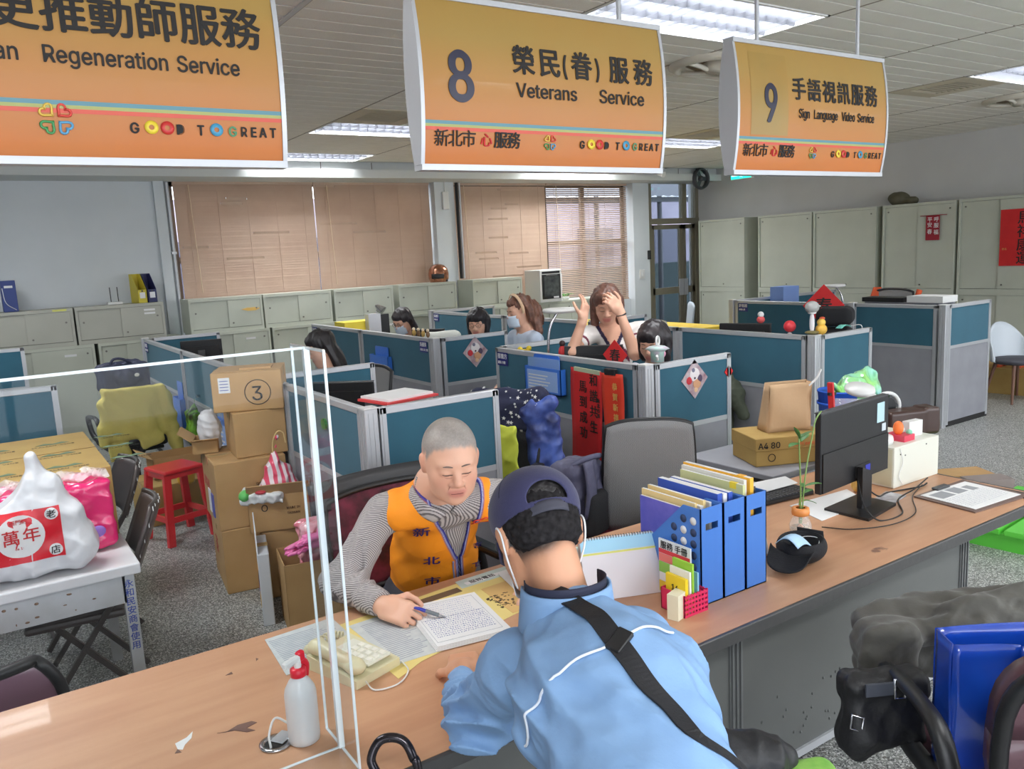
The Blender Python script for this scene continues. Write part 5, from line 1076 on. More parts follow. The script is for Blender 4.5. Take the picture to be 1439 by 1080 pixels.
# ================================================================ desk things seen over the partitions
def monitor(label, loc, rz, w_=.52, h_=.32, zb=.08, back=True, notes=()):
    """screen faces local +y, the back faces local -y"""
    t = thing('monitor', label, 'monitor', loc, rz, 'black computer monitors')
    MB().box(-w_/2, w_/2, -.02, .012, zb, zb+h_, .006).build('housing', M_blk, t); B('bezel_line', M_dgrey, t, -w_/2, w_/2, -.0, .014, zb+h_-.004, zb+h_+.001)
    MB().prism([(-.2, zb+.06), (.2, zb+.06), (.16, zb+h_-.06), (-.16, zb+h_-.06)], -.04, -.02, 1).build('back_bulge', M_blk, t)
    MB().box(-.035, .035, -.075, -.04, .01, zb+.16, .004).build('stand_neck', M_dgrey, t); MB().box(-.12, .12, -.17, .05, 0, .012, .004).build('stand_base', M_dgrey, t)
    B('screen', mat('screen', (60, 70, 90), .2), t, -w_/2+.015, w_/2-.015, .012, .0135, zb+.015, zb+h_-.015)
    for (x, z, a, b) in notes: B('sticky_note', mat('note blue', (176, 206, 214), .7), t, x-a/2, x+a/2, -.0225, -.0205, z-b/2, z+b/2)
    return t
monitor('black monitor behind the teal partition near the acrylic screen', (1.93, 4.96, .722), -.72, .45, .30, .12); monitor('black monitor with a blue note in front of the standing woman', (3.52, 4.33, .722), -.75, .40, .30, .23, notes=[(.14, .46, .05, .07), (.14, .37, .05, .05)])
monitor('black monitor behind the long teal partition, with a small red doll on it', (5.25, 4.50, .722), -1.15, .42, .32, .20); monitor('small dark monitor at the far end of the left cubicle row', (1.95, 8.75, .722), -.3, .4, .26, .2)
monitor('dark laptop screen in front of the woman in a face mask', (3.66, 7.0, .722), -.9, .34, .24, .26)
t = thing('small_doll', 'tiny red and white doll sitting on a monitor', 'doll', (5.302, 4.385, 1.243), 0)
MB().ell((0, 0, .03), (.035, .03, .03)).build('body', mat('doll red', (206, 80, 80), .6), t); MB().ell((0, 0, .07), (.025, .025, .025)).build('head', M_paper, t)
def desk_lamp(label, loc, rz, hz_, mt=None):
    t = thing('desk_lamp', label, 'lamp', loc, rz, 'round headed desk lamps'); MB().lathe([(0, 0), (.08, 0), (.08, .02), (0, .03)]).build('base', M_white, t)
    MB().tube(bez([(0, 0, .02), (0, 0, hz_*.6), (0, .02, hz_*.85), (.0, .08, hz_)], 6), .01, 8).build('arm', M_chrome, t); MB().lathe([(0, -.012), (.12, -.012), (.13, 0), (.12, .014), (0, .02)], (0, .10, hz_+.01), 28).build('head', M_white, t); MB().lathe([(0, 0), (.105, 0), (.105, .003), (0, .003)], (0, .10, hz_-.006), 28).build('light_ring', M_paper, t); return t
desk_lamp('white round headed desk lamp in front of the standing woman', (3.42, 4.72, .722), -2.0, .75); desk_lamp('white round headed lamp behind the far partition', (8.3, 5.7, .722), .5, .62)
t = thing('desk_lamp', 'silver clamp lamp behind the farthest left partitions', 'lamp', (4.0, 9.0, .722), 0); MB().tube(bez([(0, 0, 0), (-.02, 0, .4), (.05, 0, .62)], 5), .01).build('arm', M_chrome, t); MB().cyl((.03, 0, .65), (.09, -.06, .58), .02, .06).build('head', M_chrome, t); MB().lathe([(0, 0), (.07, 0), (.07, .02), (0, .02)]).build('base', M_chrome, t)
def toy(label, loc, parts, name='figurine', cat='figurine', rz=0, grp=None):
    t = thing(name, label, cat, loc, rz, grp)
    for nm, c, r, col in parts: MB().ell(c, r, 14, 10).build(nm, mat('c%d_%d_%d' % col, col, .5), t)
    return t
toy('yellow round plush on the corner of the partition by the name plate', (3.42, 5.02, .722), [('plush_body', (0, 0, .42), (.06, .06, .05), (232, 206, 60)), ('plush_base', (0, 0, .2), (.04, .04, .2), (200, 180, 60)), ('ear', (.04, 0, .47), (.02, .02, .02), (232, 206, 60)), ('ear', (-.04, 0, .47), (.02, .02, .02), (232, 206, 60))], 'plush', 'plush')
toy('small red and yellow figures beside the desk lamp', (3.42, 4.52, .722), [('stand', (0, 0, .2), (.05, .05, .22), (120, 40, 40)), ('red_figure', (0, .03, .47), (.03, .03, .06), (196, 40, 44)), ('yellow_figure', (.02, -.04, .46), (.03, .03, .05), (220, 180, 70)), ('head', (0, .03, .54), (.022, .022, .022), (60, 40, 40)), ('head', (.02, -.04, .53), (.02, .02, .02), (240, 210, 160))])
t = toy('grey capped white figurine standing on the aluminium corner post', (5.08, 3.74, 1.212), [('foot', (0, 0, .012), (.05, .05, .014), (110, 100, 60)), ('body', (0, 0, .08), (.018, .018, .08), (226, 222, 226)), ('collar', (0, 0, .155), (.03, .03, .012), (240, 240, 240)), ('head', (0, 0, .195), (.05, .05, .045), (170, 170, 168)), ('cap_brim', (.03, 0, .2), (.04, .045, .012), (186, 186, 184))])
toy('yellow chick figure on the corner post beside the grey capped figurine', (5.16, 3.72, 1.205), [('body', (0, 0, .035), (.045, .04, .04), (226, 176, 70)), ('head', (0, 0, .085), (.03, .03, .03), (240, 200, 90)), ('hat', (0.01, 0, .115), (.02, .02, .012), (214, 90, 60))])
toy('red bag figure left of the grey capped figurine', (5.14, 3.98, .722), [('post', (0, 0, .24), (.05, .05, .25), (226, 226, 226)), ('ball', (0, 0, .53), (.045, .045, .045), (206, 50, 60))])
# black cap and hat on the desk behind, teal mask
t = thing('black_hat', 'round black hat perched on a black bag behind the right partitions', 'hat', (5.9, 4.12, .0), .5); MB().box(-.16, .16, -.13, .13, .722, 1.16, .04).build('bag_body', M_seatb, t); sdf_obj('hat_crown', [rbox((0, 0, 1.26), (.16, .14, .075), .06), ell((.2, 0, 1.185), (.12, .1, .018), k=.02)], mat('black felt', (22, 22, 26), .9), t, .01)
t = thing('face_mask', 'turquoise face mask on top of the right partition', 'mask', (5.55, 3.8, 1.205), .1); MB().grid(lambda u, v: (-.07+.14*u, -.02+.05*v, .01+.02*math.sin(u*3)), 8, 4, .003).build('fabric', mat('turquoise', (120, 206, 190), .7), t); MB().tube(bez([(.07, 0, .01), (.12, -.07, .02), (.13, -.08, -.05)], 4), .003, 5).build('ear_loop', M_white, t)
# green handled mug that hides the bob haired woman's face
t = thing('toy_mug', 'mint green toy mug with a ring handle in front of the bob haired woman', 'mug', (3.46, 3.645, 1.203), .5); mm = mat('mint', (160, 216, 196), .4, var=(196, 170, 190), vscale=22)
MB().lathe([(0, 0), (.04, 0), (.042, .06), (.06, .075), (.075, .08), (.05, .095), (.02, .1), (0, .1)], n=20).build('cup', mm, t); MB().tube([(.012+.028*math.cos(a), 0, .125+.028*math.sin(a)) for a in [2*PI*k/18 for k in range(18)]], .007, 6, closed=True).build('ring_handle', M_white, t); MB().cyl((-.06, -.02, .02), (-.1, -.03, .05), .008).build('spout', M_white, t); MB().ell((.07, 0, .04), (.03, .03, .03)).build('pink_bow', mat('pink bow', (236, 170, 196), .5), t)
# white cushion, tiny toys, papers, cards
t = thing('cushion', 'white cushion on top of the chair behind the middle partition', 'cushion', (3.55, 6.52, .722), -.4); sdf_obj('fabric', [rbox((0, 0, .40), (.17, .07, .12), .05), rbox((0, 0, .15), (.1, .05, .15), .03)], mat('white fluff', (232, 234, 226), .9), t, .012, disp=ndisp(.01, 20, 2))
for k in range(4): toy('tiny bottle figure %s in the row on the middle partition' % ('nearest the corner post', 'second from the corner post', 'third from the corner post', 'beside the laptop screen')[k], (3.35, 6.42+.09*k, 1.202), [('body', (0, 0, .03), (.018, .018, .03), (196, 160, 90) if k % 2 else (120, 90, 60)), ('head', (0, 0, .065), (.014, .014, .014), (240, 220, 190))], grp='tiny figures on the middle partition')
for k, (x, y) in enumerate(((6.75, 8.15), (6.75, 7.65), (6.8, 7.05))):
    t = thing('desk_sign', ('white tent card on the yellow table, nearest the door', 'white tent card on the yellow table, middle one', 'white tent card on the yellow table, beside the partition post')[k], 'sign', (x, y, .901), -PI/2-.5, 'white tent cards on the yellow table'); MB().prism([(-.05, 0), (.05, 0), (.0, .13)], -.13, .13, 0).build('card', M_paper, t); text('print', '服務台', .07, mat('pale red ink', (214, 150, 150), .7), t, (-.1, -.042, .03), (1.2, 0, 0), bold=.0006)
t = thing('paper_stack', 'red edged folders lying on top of the near partition corner', 'papers', (1.80, 3.84, .722), .2); B('pile', M_white, t, -.12, .16, -.1, .12, 0, .46); B('red_folder', mat('red folder', (220, 70, 70), .6), t, -.15, .18, -.12, .14, .46, .472); B('top_paper', M_paper, t, -.13, .16, -.1, .14, .473, .485)
t = thing('printer_tray', 'black case and white box lying across the far right partition tops', 'box', (7.95, 4.4, .722), 0); B('stand', M_greyf, t, .0, .3, .0, .8, 0, .485); B('black_case', M_blk, t, -.02, .2, .36, .82, .486, .53); B('white_box', M_white, t, -.02, .25, -.05, .32, .486, .55)
t = thing('blue_box', 'pale blue box on the far right partition', 'box', (8.4, 6.6, .722), 0); B('body', mat('pale blue', (120, 150, 210), .5), t, 0, .3, 0, .2, 0, .60)
desk(7.9, 8.8, 6.0, 6.82, 'desk carrying the pale blue box')
t = thing('organizer', 'yellow lined desk organiser with black frames on the far left desk', 'organizer', (3.5, 8.7, .722), 0); B('yellow_pad', mat('yellow pad', (230, 210, 70), .6), t, 0, .4, 0, .3, 0, .5); MB().box(.42, .55, 0, .02, 0, .56).build('black_frame', M_blk, t); B('grey_box', M_alu, t, .25, .4, -.1, 0, 0, .58)
# ================================================================ side desk behind the monitor with its pile
t = thing('side_desk', 'low side desk behind the counter carrying boxes and bags', 'desk', (3.33, 2.68, 0)); B('tabletop', M_greyf, t, 0, 1.53, 0, .62, .67, .70, .005)
for a in (.03, 1.46):
    for b in (.03, .55): B('leg', M_alu, t, a, a+.04, b, b+.04, 0, .67)
ab = carton('yellow brown paper box marked A4 80 behind the keyboard', (3.66, 2.90, .701), -.42, .42, .29, .15, mt=M_cardd, grp='A4 paper box'); MB().box(-.215, .215, -.15, .15, .085, .155, .003).build('lid', M_cardd, ab); text('print', 'A4 80', .05, M_ink, ab, (-.2, -.1515, .098), bold=.0008); text('print', 'COPY PAPER', .026, mat('orange print', (226, 96, 60), .7), ab, (.0, -.1515, .10)); MB().lathe([(.018, 0), (.022, 0), (.022, .001)], (-.12, -.1465, .045), 20, (0, -1, 0)).build('print_ring', M_ink, ab)
t = thing('paper_bag', 'brown kraft paper bag standing on the A4 paper box', 'bag', (3.70, 2.90, .858), -.42); mk = mat('kraft', (196, 164, 128), .8, var=(184, 150, 114), vscale=5, bump=.15, bscale=20)
MB().grid(lambda u, v: (-.13+.25*u+.03*v, -.06+.03*v+.008*math.sin(v*6+u*4), .26*v), 8, 10, .002).build('front_sheet', mk, t); MB().grid(lambda u, v: (-.13+.25*u+.03*v, .06-.03*v, .265*v), 8, 10, .002).build('back_sheet', mk, t); MB().grid(lambda u, v: (-.13+.03*v, -.06+.12*u+(.03-.06*u)*v, .26*v), 4, 6, .002).build('gusset', mk, t); MB().grid(lambda u, v: (.12+.03*v, -.06+.12*u+(.03-.06*u)*v, .26*v), 4, 6, .002).build('gusset', mk, t)
MB().tube(bez([(.13, -.03, .24), (.17, -.04, .28), (.19, -.05, .33)], 4), .006, 6).build('white_handle', M_white, t)
t = thing('waste_bin', 'round blue plastic bin on the side desk', 'bin', (4.50, 3.12, .701), 0); MB().lathe([(0, 0), (.10, 0), (.12, .24), (.125, .24), (.12, .25), (.11, .23), (.09, .01)], n=28).build('body', mat('bin blue', (38, 90, 196), .4), t); MB().lathe([(.118, .16), (.124, .16), (.125, .175), (.12, .175)], n=28).build('rib', mat('bin blue'), t)
t = thing('plastic_bag', 'bright green and yellow plastic bag on the pile of bags', 'bag', (4.68, 3.10, .82), 0); M_gb = mat('green bag film', (150, 214, 70), .2, coat=.5, var=(140, 206, 206), vscale=5, vamt=.8)
sdf_obj('film', [ell((0, 0, .1), (.2, .13, .1)), cap((-.1, 0, .15), (.1, 0, .2), .06, .05, k=.05), cap((-.2, 0, .14), (-.24, 0, .17), .03, k=.03)], M_gb, t, .008, disp=ndisp(.018, 24, 7, 1)); MB().ell((.0, -.12, .05), (.07, .03, .025), 12, 8).build('red_packet', mat('red packet', (214, 80, 50), .5, var=(120, 170, 60), vscale=18), t)
t = thing('cloth_bag', 'grey cloth bag with a white tag under the green plastic bag', 'bag', (4.66, 2.98, .701), 0); sdf_obj('cloth', [rbox((0, 0, .06), (.17, .11, .065), .04)], mat('grey cloth', (112, 112, 112), .8), t, .008, disp=ndisp(.014, 22, 5, 1)); B('tag', M_white, t, .01, .06, -.128, -.124, .05, .12)
text('print', '4', .05, M_ink, t, (.02, -.1285, .07)); 
t = thing('handbag', 'dark brown leather bag on the corner of the side desk', 'bag', (4.66, 2.74, .701), -.35); sdf_obj('leather', [rbox((0, 0, .07), (.17, .06, .08), .02), rbox((.12, 0, .08), (.05, .065, .08), .015)], mat('brown leather', (62, 40, 34), .4, coat=.2), t, .006, disp=ndisp(.003, 30, 2))
t = thing('steering_toy', 'black and white wheel leaning behind the brown leather bag', 'wheel', (4.62, 2.86, .80), -.5); MB().tube([(.08*math.cos(a), 0, .06+.08*math.sin(a)) for a in [2*PI*k/28 for k in range(28)]], .012, 8, closed=True).build('rim', M_white, t); MB().cyl((0, -.01, .06), (0, .01, .06), .055).build('hub_plate', M_blk, t)
for k in range(5): a = 2*PI*k/5; MB().bar((0, 0, .06), (.075*math.cos(a), 0, .06+.075*math.sin(a)), .014).build('spoke', M_dgrey, t)
t = thing('rose_wrap', 'single red flower in a clear cone behind the white box', 'flower', (4.02, 2.73, .701), 0); mcl = mat('clear wrap', (226, 226, 230), .08, alpha=.28, coat=.3); MB().lathe([(.01, 0), (.02, .04), (.09, .30)], n=20, axis=(.15, .1, 1)).build('cone', mcl, t); MB().ell((.035, .02, .22), (.04, .04, .035)).build('bloom', mat('rose', (226, 40, 70), .6), t); MB().cyl((0, 0, 0), (.03, .02, .2), .004).build('stem', mat('leaf green'), t); MB().lathe([(.015, .0), (.03, .11), (.035, .11), (.02, 0)], n=14, axis=(.15, .1, 1)).build('ribbon_wrap', mat('pink wrap', (220, 70, 110), .4), t)
t = thing('red_lantern_stick', 'long red toy sword standing behind the desk lamp', 'toy', (3.9, 2.72, .701), .2); MB().bar((0, 0, .0), (-.06, 0, .42), .03, .018).build('blade', mat('red toy', (206, 50, 54), .4), t); MB().bar((-.08, 0, .36), (.0, 0, .35), .016).build('guard', M_dark, t)
# ================================================================ floor things at the right
t = thing('flat_cardboard', 'flattened cardboard pieces on the floor beyond the counter end', 'cardboard', (6.1, 3.25, 0), -.5); B('sheet', M_card, t, -.42, .3, -.1, .12, 0, .07); B('grey_block', mat('grey block', (140, 128, 124), .7), t, .02, .34, -.26, -.1, 0, .07)
t = thing('plastic_pallet', 'bright green plastic pallet on the floor right of the counter', 'pallet', (5.0, 1.75, 0), .1); mgp = mat('pallet green', (96, 200, 70), .4)
for k in range(6): B('slat', mgp, t, 0, 1.0, .02+.14*k, .13+.14*k, .10, .13)
for k in range(3): B('runner', mgp, t, .02+.42*k, .12+.42*k, 0, .84, .0, .10)
t = thing('cardboard_box', 'brown box of oranges on the floor behind the shell chairs', 'box', (10.1, 5.0, 0), .1); B('body', M_cardd, t, -.25, .3, -.6, .3, 0, .3)
for k in range(10): MB().ell((-.15+.1*(k % 4), -.4+.2*(k//4), .33), (.05, .05, .05), 10, 8).build('fruit', mat('orange skin', (196, 84, 50), .5), t)
# ================================================================ things on the counter
Z = .7005
def panel_obj(name, mt, parent, corners, thick):
    m = MB(); a = [Vector(c) for c in corners]; n = (a[1]-a[0]).cross(a[2]-a[0]).normalized()*thick; m.add(a+[p+n for p in a], [(3, 2, 1, 0), (4, 5, 6, 7), (0, 1, 5, 4), (1, 2, 6, 5), (2, 3, 7, 6), (3, 0, 4, 7)]); return m.build(name, mt, parent)
M_acr = mat('clear acrylic', (246, 250, 252), .02, trans=1); M_acr.node_tree.nodes['Principled BSDF'].inputs['IOR'].default_value = 1.45
M_aedge = mat('acrylic edge', (226, 236, 240), .12, coat=.5)
def acrylic_alpha(m):
    # thin sheet: mostly clear with a glossy reflection, so light passes through it
    N, L, b = nodes(m); out = [n for n in N if n.type == 'OUTPUT_MATERIAL'][0]
    tr = N.new('ShaderNodeBsdfTransparent'); tr.inputs[0].default_value = (.95, .965, .97, 1); gl = N.new('ShaderNodeBsdfGlossy'); gl.inputs['Roughness'].default_value = .02
    fr = N.new('ShaderNodeFresnel'); fr.inputs[0].default_value = 1.28; ge = N.new('ShaderNodeNewGeometry'); iv = N.new('ShaderNodeMath'); iv.operation = 'SUBTRACT'; iv.inputs[0].default_value = 1; L(ge.outputs['Backfacing'], iv.inputs[1]); mu = N.new('ShaderNodeMath'); mu.operation = 'MULTIPLY'; L(fr.outputs[0], mu.inputs[0]); L(iv.outputs[0], mu.inputs[1]); mx = N.new('ShaderNodeMixShader'); L(mu.outputs[0], mx.inputs[0]); L(tr.outputs[0], mx.inputs[1]); L(gl.outputs[0], mx.inputs[2]); L(mx.outputs[0], out.inputs[0])
acrylic_alpha(M_acr); acrylic_alpha(M_glass)
t = thing('acrylic_screen', 'tall clear acrylic screen standing on the counter beside the spray bottle', 'screen', (0, 0, 0)); XA, YA = .639, 1.838
panel_obj('front_sheet', M_acr, t, [(-1.6, YA, Z), (XA, YA, Z), (XA, YA, 1.71), (-1.6, YA, 1.71)], .004)
panel_obj('side_sheet', M_acr, t, [(XA, YA-.115, Z), (XA, YA+.10, Z), (XA, YA+.10, 1.71), (XA, YA-.115, 1.71)], .004)
m = MB()
for y in (YA-.115, YA+.10): m.box(XA-.003, XA+.003, y-.002, y+.002, Z, 1.71)
m.box(XA-.007, XA+.007, YA-.006, YA+.008, Z, 1.71).box(XA-.003, XA+.003, YA-.115, YA+.10, 1.706, 1.712).box(-1.6, XA, YA-.003, YA+.003, 1.706, 1.712).box(-1.6, XA, YA-.003, YA+.003, Z, Z+.003).box(XA-.003, XA+.003, YA-.115, YA+.10, Z, Z+.003)
m.build('polished_edges', M_aedge, t)
panel_obj('foot_sheet', M_acr, t, [(.46, 1.70, Z), (XA, 1.70, Z), (XA, YA, Z), (.46, YA, Z)], .004); MB().box(.458, .461, 1.70, YA, Z, Z+.005).box(.458, XA, 1.698, 1.701, Z, Z+.005).build('foot_edges', M_aedge, t)
# spray bottle
t = thing('spray_bottle', 'translucent spray bottle with a red collar and white nozzle', 'bottle', (.575, 1.925, Z), .5)
mb_ = mat('frosted plastic', (214, 215, 216), .3, alpha=.9, coat=.2); MB().lathe([(0, 0), (.033, 0), (.039, .005), (.040, .02), (.040, .13), (.037, .145), (.026, .165), (.015, .176), (.015, .185), (0, .185)], n=28).build('body', mb_, t)
mr2 = mat('red collar', (212, 28, 50), .35); MB().lathe([(.017, .176), (.020, .178), (.020, .196), (.013, .20), (0, .20)], n=24).build('collar', mr2, t)
MB().box(-.008, .048, -.008, .008, .215, .232, .004).build('spray_head', M_white, t, rot=(0, 0, PI)); MB().cyl((0, 0, .19), (0, 0, .222), .009).build('neck', M_white, t)
MB().box(.0, .022, -.009, .009, .212, .238, .004).build('nozzle', mr2, t, rot=(0, 0, 0)); MB().tube(bez([(.012, 0, .215), (.03, 0, .195), (.026, 0, .165)], 5), .006, 8, flat=1.5).build('trigger', mr2, t)
# cable grommet
t = thing('cable_grommet', 'chrome desk grommet with a white cable left of the spray bottle', 'grommet', (.51, 1.955, Z), .6); MB().lathe([(.028, -.0), (.04, 0), (.042, .004), (.03, .006), (.028, -.0)], n=28).build('ring', M_chrome, t); MB().lathe([(0, .001), (.028, .001)], n=28).build('hole', M_dark, t); MB().box(-.0, .05, -.02, .02, .002, .006, .002).build('flap', M_alu, t)
MB().tube(bez([(-.02, .0, .0), (-.01, .01, .03), (.03, .02, .05), (.06, .0, .02), (.09, -.01, .004)], 6), .003, 6).build('cable', M_white, t)
# wear on the worktop near the screen
for nm, pts, mt_ in (('stain_mark', [(.40, 2.10), (.42, 2.09), (.455, 2.105), (.49, 2.10), (.50, 2.085), (.47, 2.075), (.485, 2.05), (.465, 2.055), (.44, 2.085)], M_mark), ('peeled_mark', [(.30, 2.12), (.33, 2.13), (.35, 2.15), (.34, 2.12), (.32, 2.10), (.31, 2.08), (.30, 2.09)], mat('peel white', (224, 226, 226), .6)), ('stain_mark', [(.29, 2.075), (.30, 2.09), (.305, 2.07)], M_mark), ('stain_mark', [(.50, 2.4), (.52, 2.41), (.52, 2.395)], M_mark), ('stain_mark', [(.60, 2.43), (.605, 2.45), (.61, 2.44)], M_mark)):
    flake(pts, mt_, nm)
# telephone
t = thing('telephone', 'cream desk telephone with a coiled cord behind the acrylic screen', 'telephone', (.825, 2.20, Z), .32); mp_ = mat('phone cream', (214, 208, 172), .4)
MB().prism([(-.11, 0), (.11, 0), (.11, .045), (-.11, .025)], -.085, .085, 0).build('base', mp_, t)
pr = [cap((-.058, -.075, .052), (-.058, .085, .068), .022, .022), ell((-.058, -.08, .052), (.028, .032, .022)), ell((-.058, .09, .066), (.028, .032, .022))]
sdf_obj('handset', pr, mp_, t, .004); B('key_plate', mat('key plate', (222, 222, 208), .5), t, -.02, .07, -.09, .08, .036, .042)
for i in range(3):
    for j in range(4): B('key', mat('key', (236, 234, 222), .4), t, -.01+.026*i, .008+.026*i, -.08+.03*j, -.062+.03*j, .042, .048)
def coil(path, r, turns, th):
    P = bez(path, 24); N_ = len(P); pts = []
    for i in range(turns*8):
        f = i/(turns*8-1)*(N_-1); k = int(min(f, N_-2)); p = P[k].lerp(P[k+1], f-k); d = (P[k+1]-P[k]).normalized(); X, Y, _ = basis(d); a = i/8*2*PI; pts.append(p+(X*math.cos(a)+Y*math.sin(a))*r)
    return MB().tube(pts, th, 5)
coil([(-.058, .11, .05), (-.04, .16, .03), (.02, .19, .018), (.08, .20, .016), (.10, .16, .016)], .012, 17, .003).build('coiled_cord', mp_, t)
MB().tube(bez([(-.05, -.11, .01), (-.06, -.16, .004), (0, -.19, .004), (.07, -.16, .004), (.1, -.1, .004)], 6), .0025, 5).build('line_cord', M_white, t)
# glass mat with papers under it
t = thing('desk_mat', 'clear desk mat with printed sheets under it on the counter', 'desk mat', (0, 0, 0)); mfm = mat('sheet grey print', (206, 210, 208), .5, var=(186, 192, 194), vscale=30)
def quad(nm, pts, mt, z0, z1, par): return MB().prism(pts, z0, z1).build(nm, mt, par)
quad('yellow_border', [(.90, 2.05), (.89, 2.50), (1.66, 2.57), (2.0, 2.55), (1.9, 2.3), (1.0, 2.1)], mat('yellow sheet', (226, 206, 130), .5), Z, Z+.0008, t)
quad('printed_sheet', [(.645, 2.28), (.665, 2.555), (.90, 2.57), (.90, 2.30)], mfm, Z+.0009, Z+.0016, t); quad('printed_sheet', [(.93, 2.13), (.92, 2.47), (1.12, 2.48), (1.10, 2.12)], mfm, Z+.0009, Z+.0016, t)
quad('dark_notice', [(1.13, 2.46), (1.13, 2.50), (1.36, 2.51), (1.36, 2.47)], mat('dark notice', (96, 78, 60), .5), Z+.0009, Z+.0016, t); quad('calendar_strip', [(1.37, 2.49), (1.38, 2.56), (1.95, 2.58), (1.95, 2.50)], mat('green grey strip', (190, 206, 200), .5), Z+.0009, Z+.0016, t)
quad('orange_sheet', [(1.40, 2.2), (1.42, 2.44), (1.66, 2.45), (1.64, 2.2)], mat('ochre sheet', (214, 176, 112), .5), Z+.0009, Z+.0016, t); quad('small_strip', [(1.40, 2.505), (1.40, 2.53), (1.60, 2.535), (1.60, 2.51)], M_paper, Z+.0017, Z+.002, t)
rr = random.Random(2)
for (x0, x1, y0, y1) in ((.67, .88, 2.30, 2.53), (.95, 1.09, 2.15, 2.45)):
    m = MB(); y = y0
    while y < y1: m.box(x0, x0+(x1-x0)*rr.uniform(.6, 1), y, y+.0035, Z+.0016, Z+.0019); y += .012
    tag(m.build('print_lines', mat('faint print', (150, 156, 170), .7), t), kind='stuff')
text('print', '服務電話', .028, M_ink, t, (1.42, 2.51, Z+.002), (0, 0, .03)); m = MB()
for k in range(60): x, y = rr.uniform(1.38, 1.47), rr.uniform(2.25, 2.36); m.box(x, x+rr.uniform(.004, .012), y, y+rr.uniform(.003, .008), Z+.0017, Z+.0022)
tag(m.build('dark_sketch', mat('brown ink', (84, 70, 56), .7), t), kind='stuff')
# notepad with handwriting
t = thing('form_pad', 'thick pad of white forms with blue handwriting in front of the orange vest man', 'papers', (1.215, 2.265, Z+.0025), -.17)
for k in range(4): B('sheet', M_paper, t, -.125+.002*k, .125+.002*k, -.17+.002*k, .165, .0035*k, .0035*k+.003)
def scribble(par, x0, x1, y0, y1, z, mt, step=.013, seed=1, h=.006):
    r = random.Random(seed); m = MB(); y = y1
    while y > y0:
        x = x0
        while x < x1:
            w_ = r.uniform(.003, .007)
            for _ in range(3): a, b = r.uniform(0, w_), r.uniform(0, h); c_, d_ = r.uniform(0, w_), r.uniform(0, h); m.bar((x+a, y+b, z), (x+c_+.0015, y+d_, z), .0006, .0006)
            x += w_+.003
        y -= step
    return tag(m.build('handwriting', mt, par), kind='stuff')
scribble(t, -.10, .10, -.12, .02, .0140, M_inkb, seed=3); scribble(t, -.09, .08, .03, .13, .0140, mat('pale ink', (150, 160, 200), .7), .016, 5, .004)
m = MB()
for y in (-.14, .145, .025): m.box(-.11, .11, y, y+.0008, .0138, .0142)
for x in (-.11, .11): m.box(x, x+.0008, -.14, .145, .0138, .0142)
m.build('form_rule', mat('faint print'), t)
t = thing('form_sheet', 'white form sheet lying right of the pad under the visitor', 'papers', (1.64, 2.34, Z+.003), -.2); B('sheet', M_paper, t, -.13, .17, -.16, .15, 0, .002); scribble(t, -.1, .14, -.1, .12, .0024, mat('faint print'), .015, 8, .004); B('black_ruler', M_blk, t, -.17, .0, -.2, -.18, 0, .006)
t = thing('pen', 'blue ballpoint pen held by the orange vest man', 'pen', (0, 0, 0)); a, b = Vector((1.085, 2.37, .765)), Vector((1.19, 2.285, .7185)); d = (b-a)
MB().cyl(a, a+d*.5, .006).build('barrel', mat('pen blue', (36, 48, 160), .3), t); MB().cyl(a+d*.5, a+d*.82, .0065).build('grip', mat('pen grey', (110, 116, 120), .5), t); MB().cyl(a+d*.82, b, .005, .001).build('tip', M_chrome, t)
# stand-up calendar
t = thing('desk_calendar', 'spiral desk calendar leaning beside the blue file boxes', 'calendar', (1.80, 2.12, Z), -.38)
panel_obj('page', mat('calendar page', (222, 218, 224), .6), t, [(-.14, -.07, 0), (.14, -.07, 0), (.14, 0, .2), (-.14, 0, .2)], .002); panel_obj('back_board', M_white, t, [(-.14, .07, 0), (-.14, 0.003, .2), (.14, 0.003, .2), (.14, .07, 0)], .002)
panel_obj('blue_header', mat('calendar blue', (156, 206, 232), .5), t, [(-.138, -.0175, .155), (.138, -.0175, .155), (.138, -.0015, .199), (-.138, -.0015, .199)], -.0022) if False else panel_obj('blue_header', mat('calendar blue', (156, 206, 232), .5), t, [(-.138, -.0185, .155), (.138, -.0185, .155), (.138, -.0035, .198), (-.138, -.0035, .198)], .0012)
panel_obj('yellow_line', mat('yl', (214, 214, 110), .6), t, [(-.138, -.0215, .147), (.138, -.0215, .147), (.138, -.0195, .153), (-.138, -.0195, .153)], .0012)
m = MB()
for k in range(26): x = -.125+.01*k; m.tube([(x, .006*math.cos(a), .198+.007*math.sin(a)) for a in [2*PI*j/8 for j in range(8)]], .0012, 4, closed=True)
tag(m.build('spiral_wire', M_dgrey, t), kind='stuff')
for j in range(5):
    for i in range(7): text('date', str(j*7+i+1), .012, M_inkr if i in (0, 6) else mat('pale ink'), t, (-.125+.037*i, -.068+.0108*(j*2+.8)*1.05-.004, .01+.028*j+.01), (PI/2-.337, 0, 0)) if (j*7+i) < 31 else None
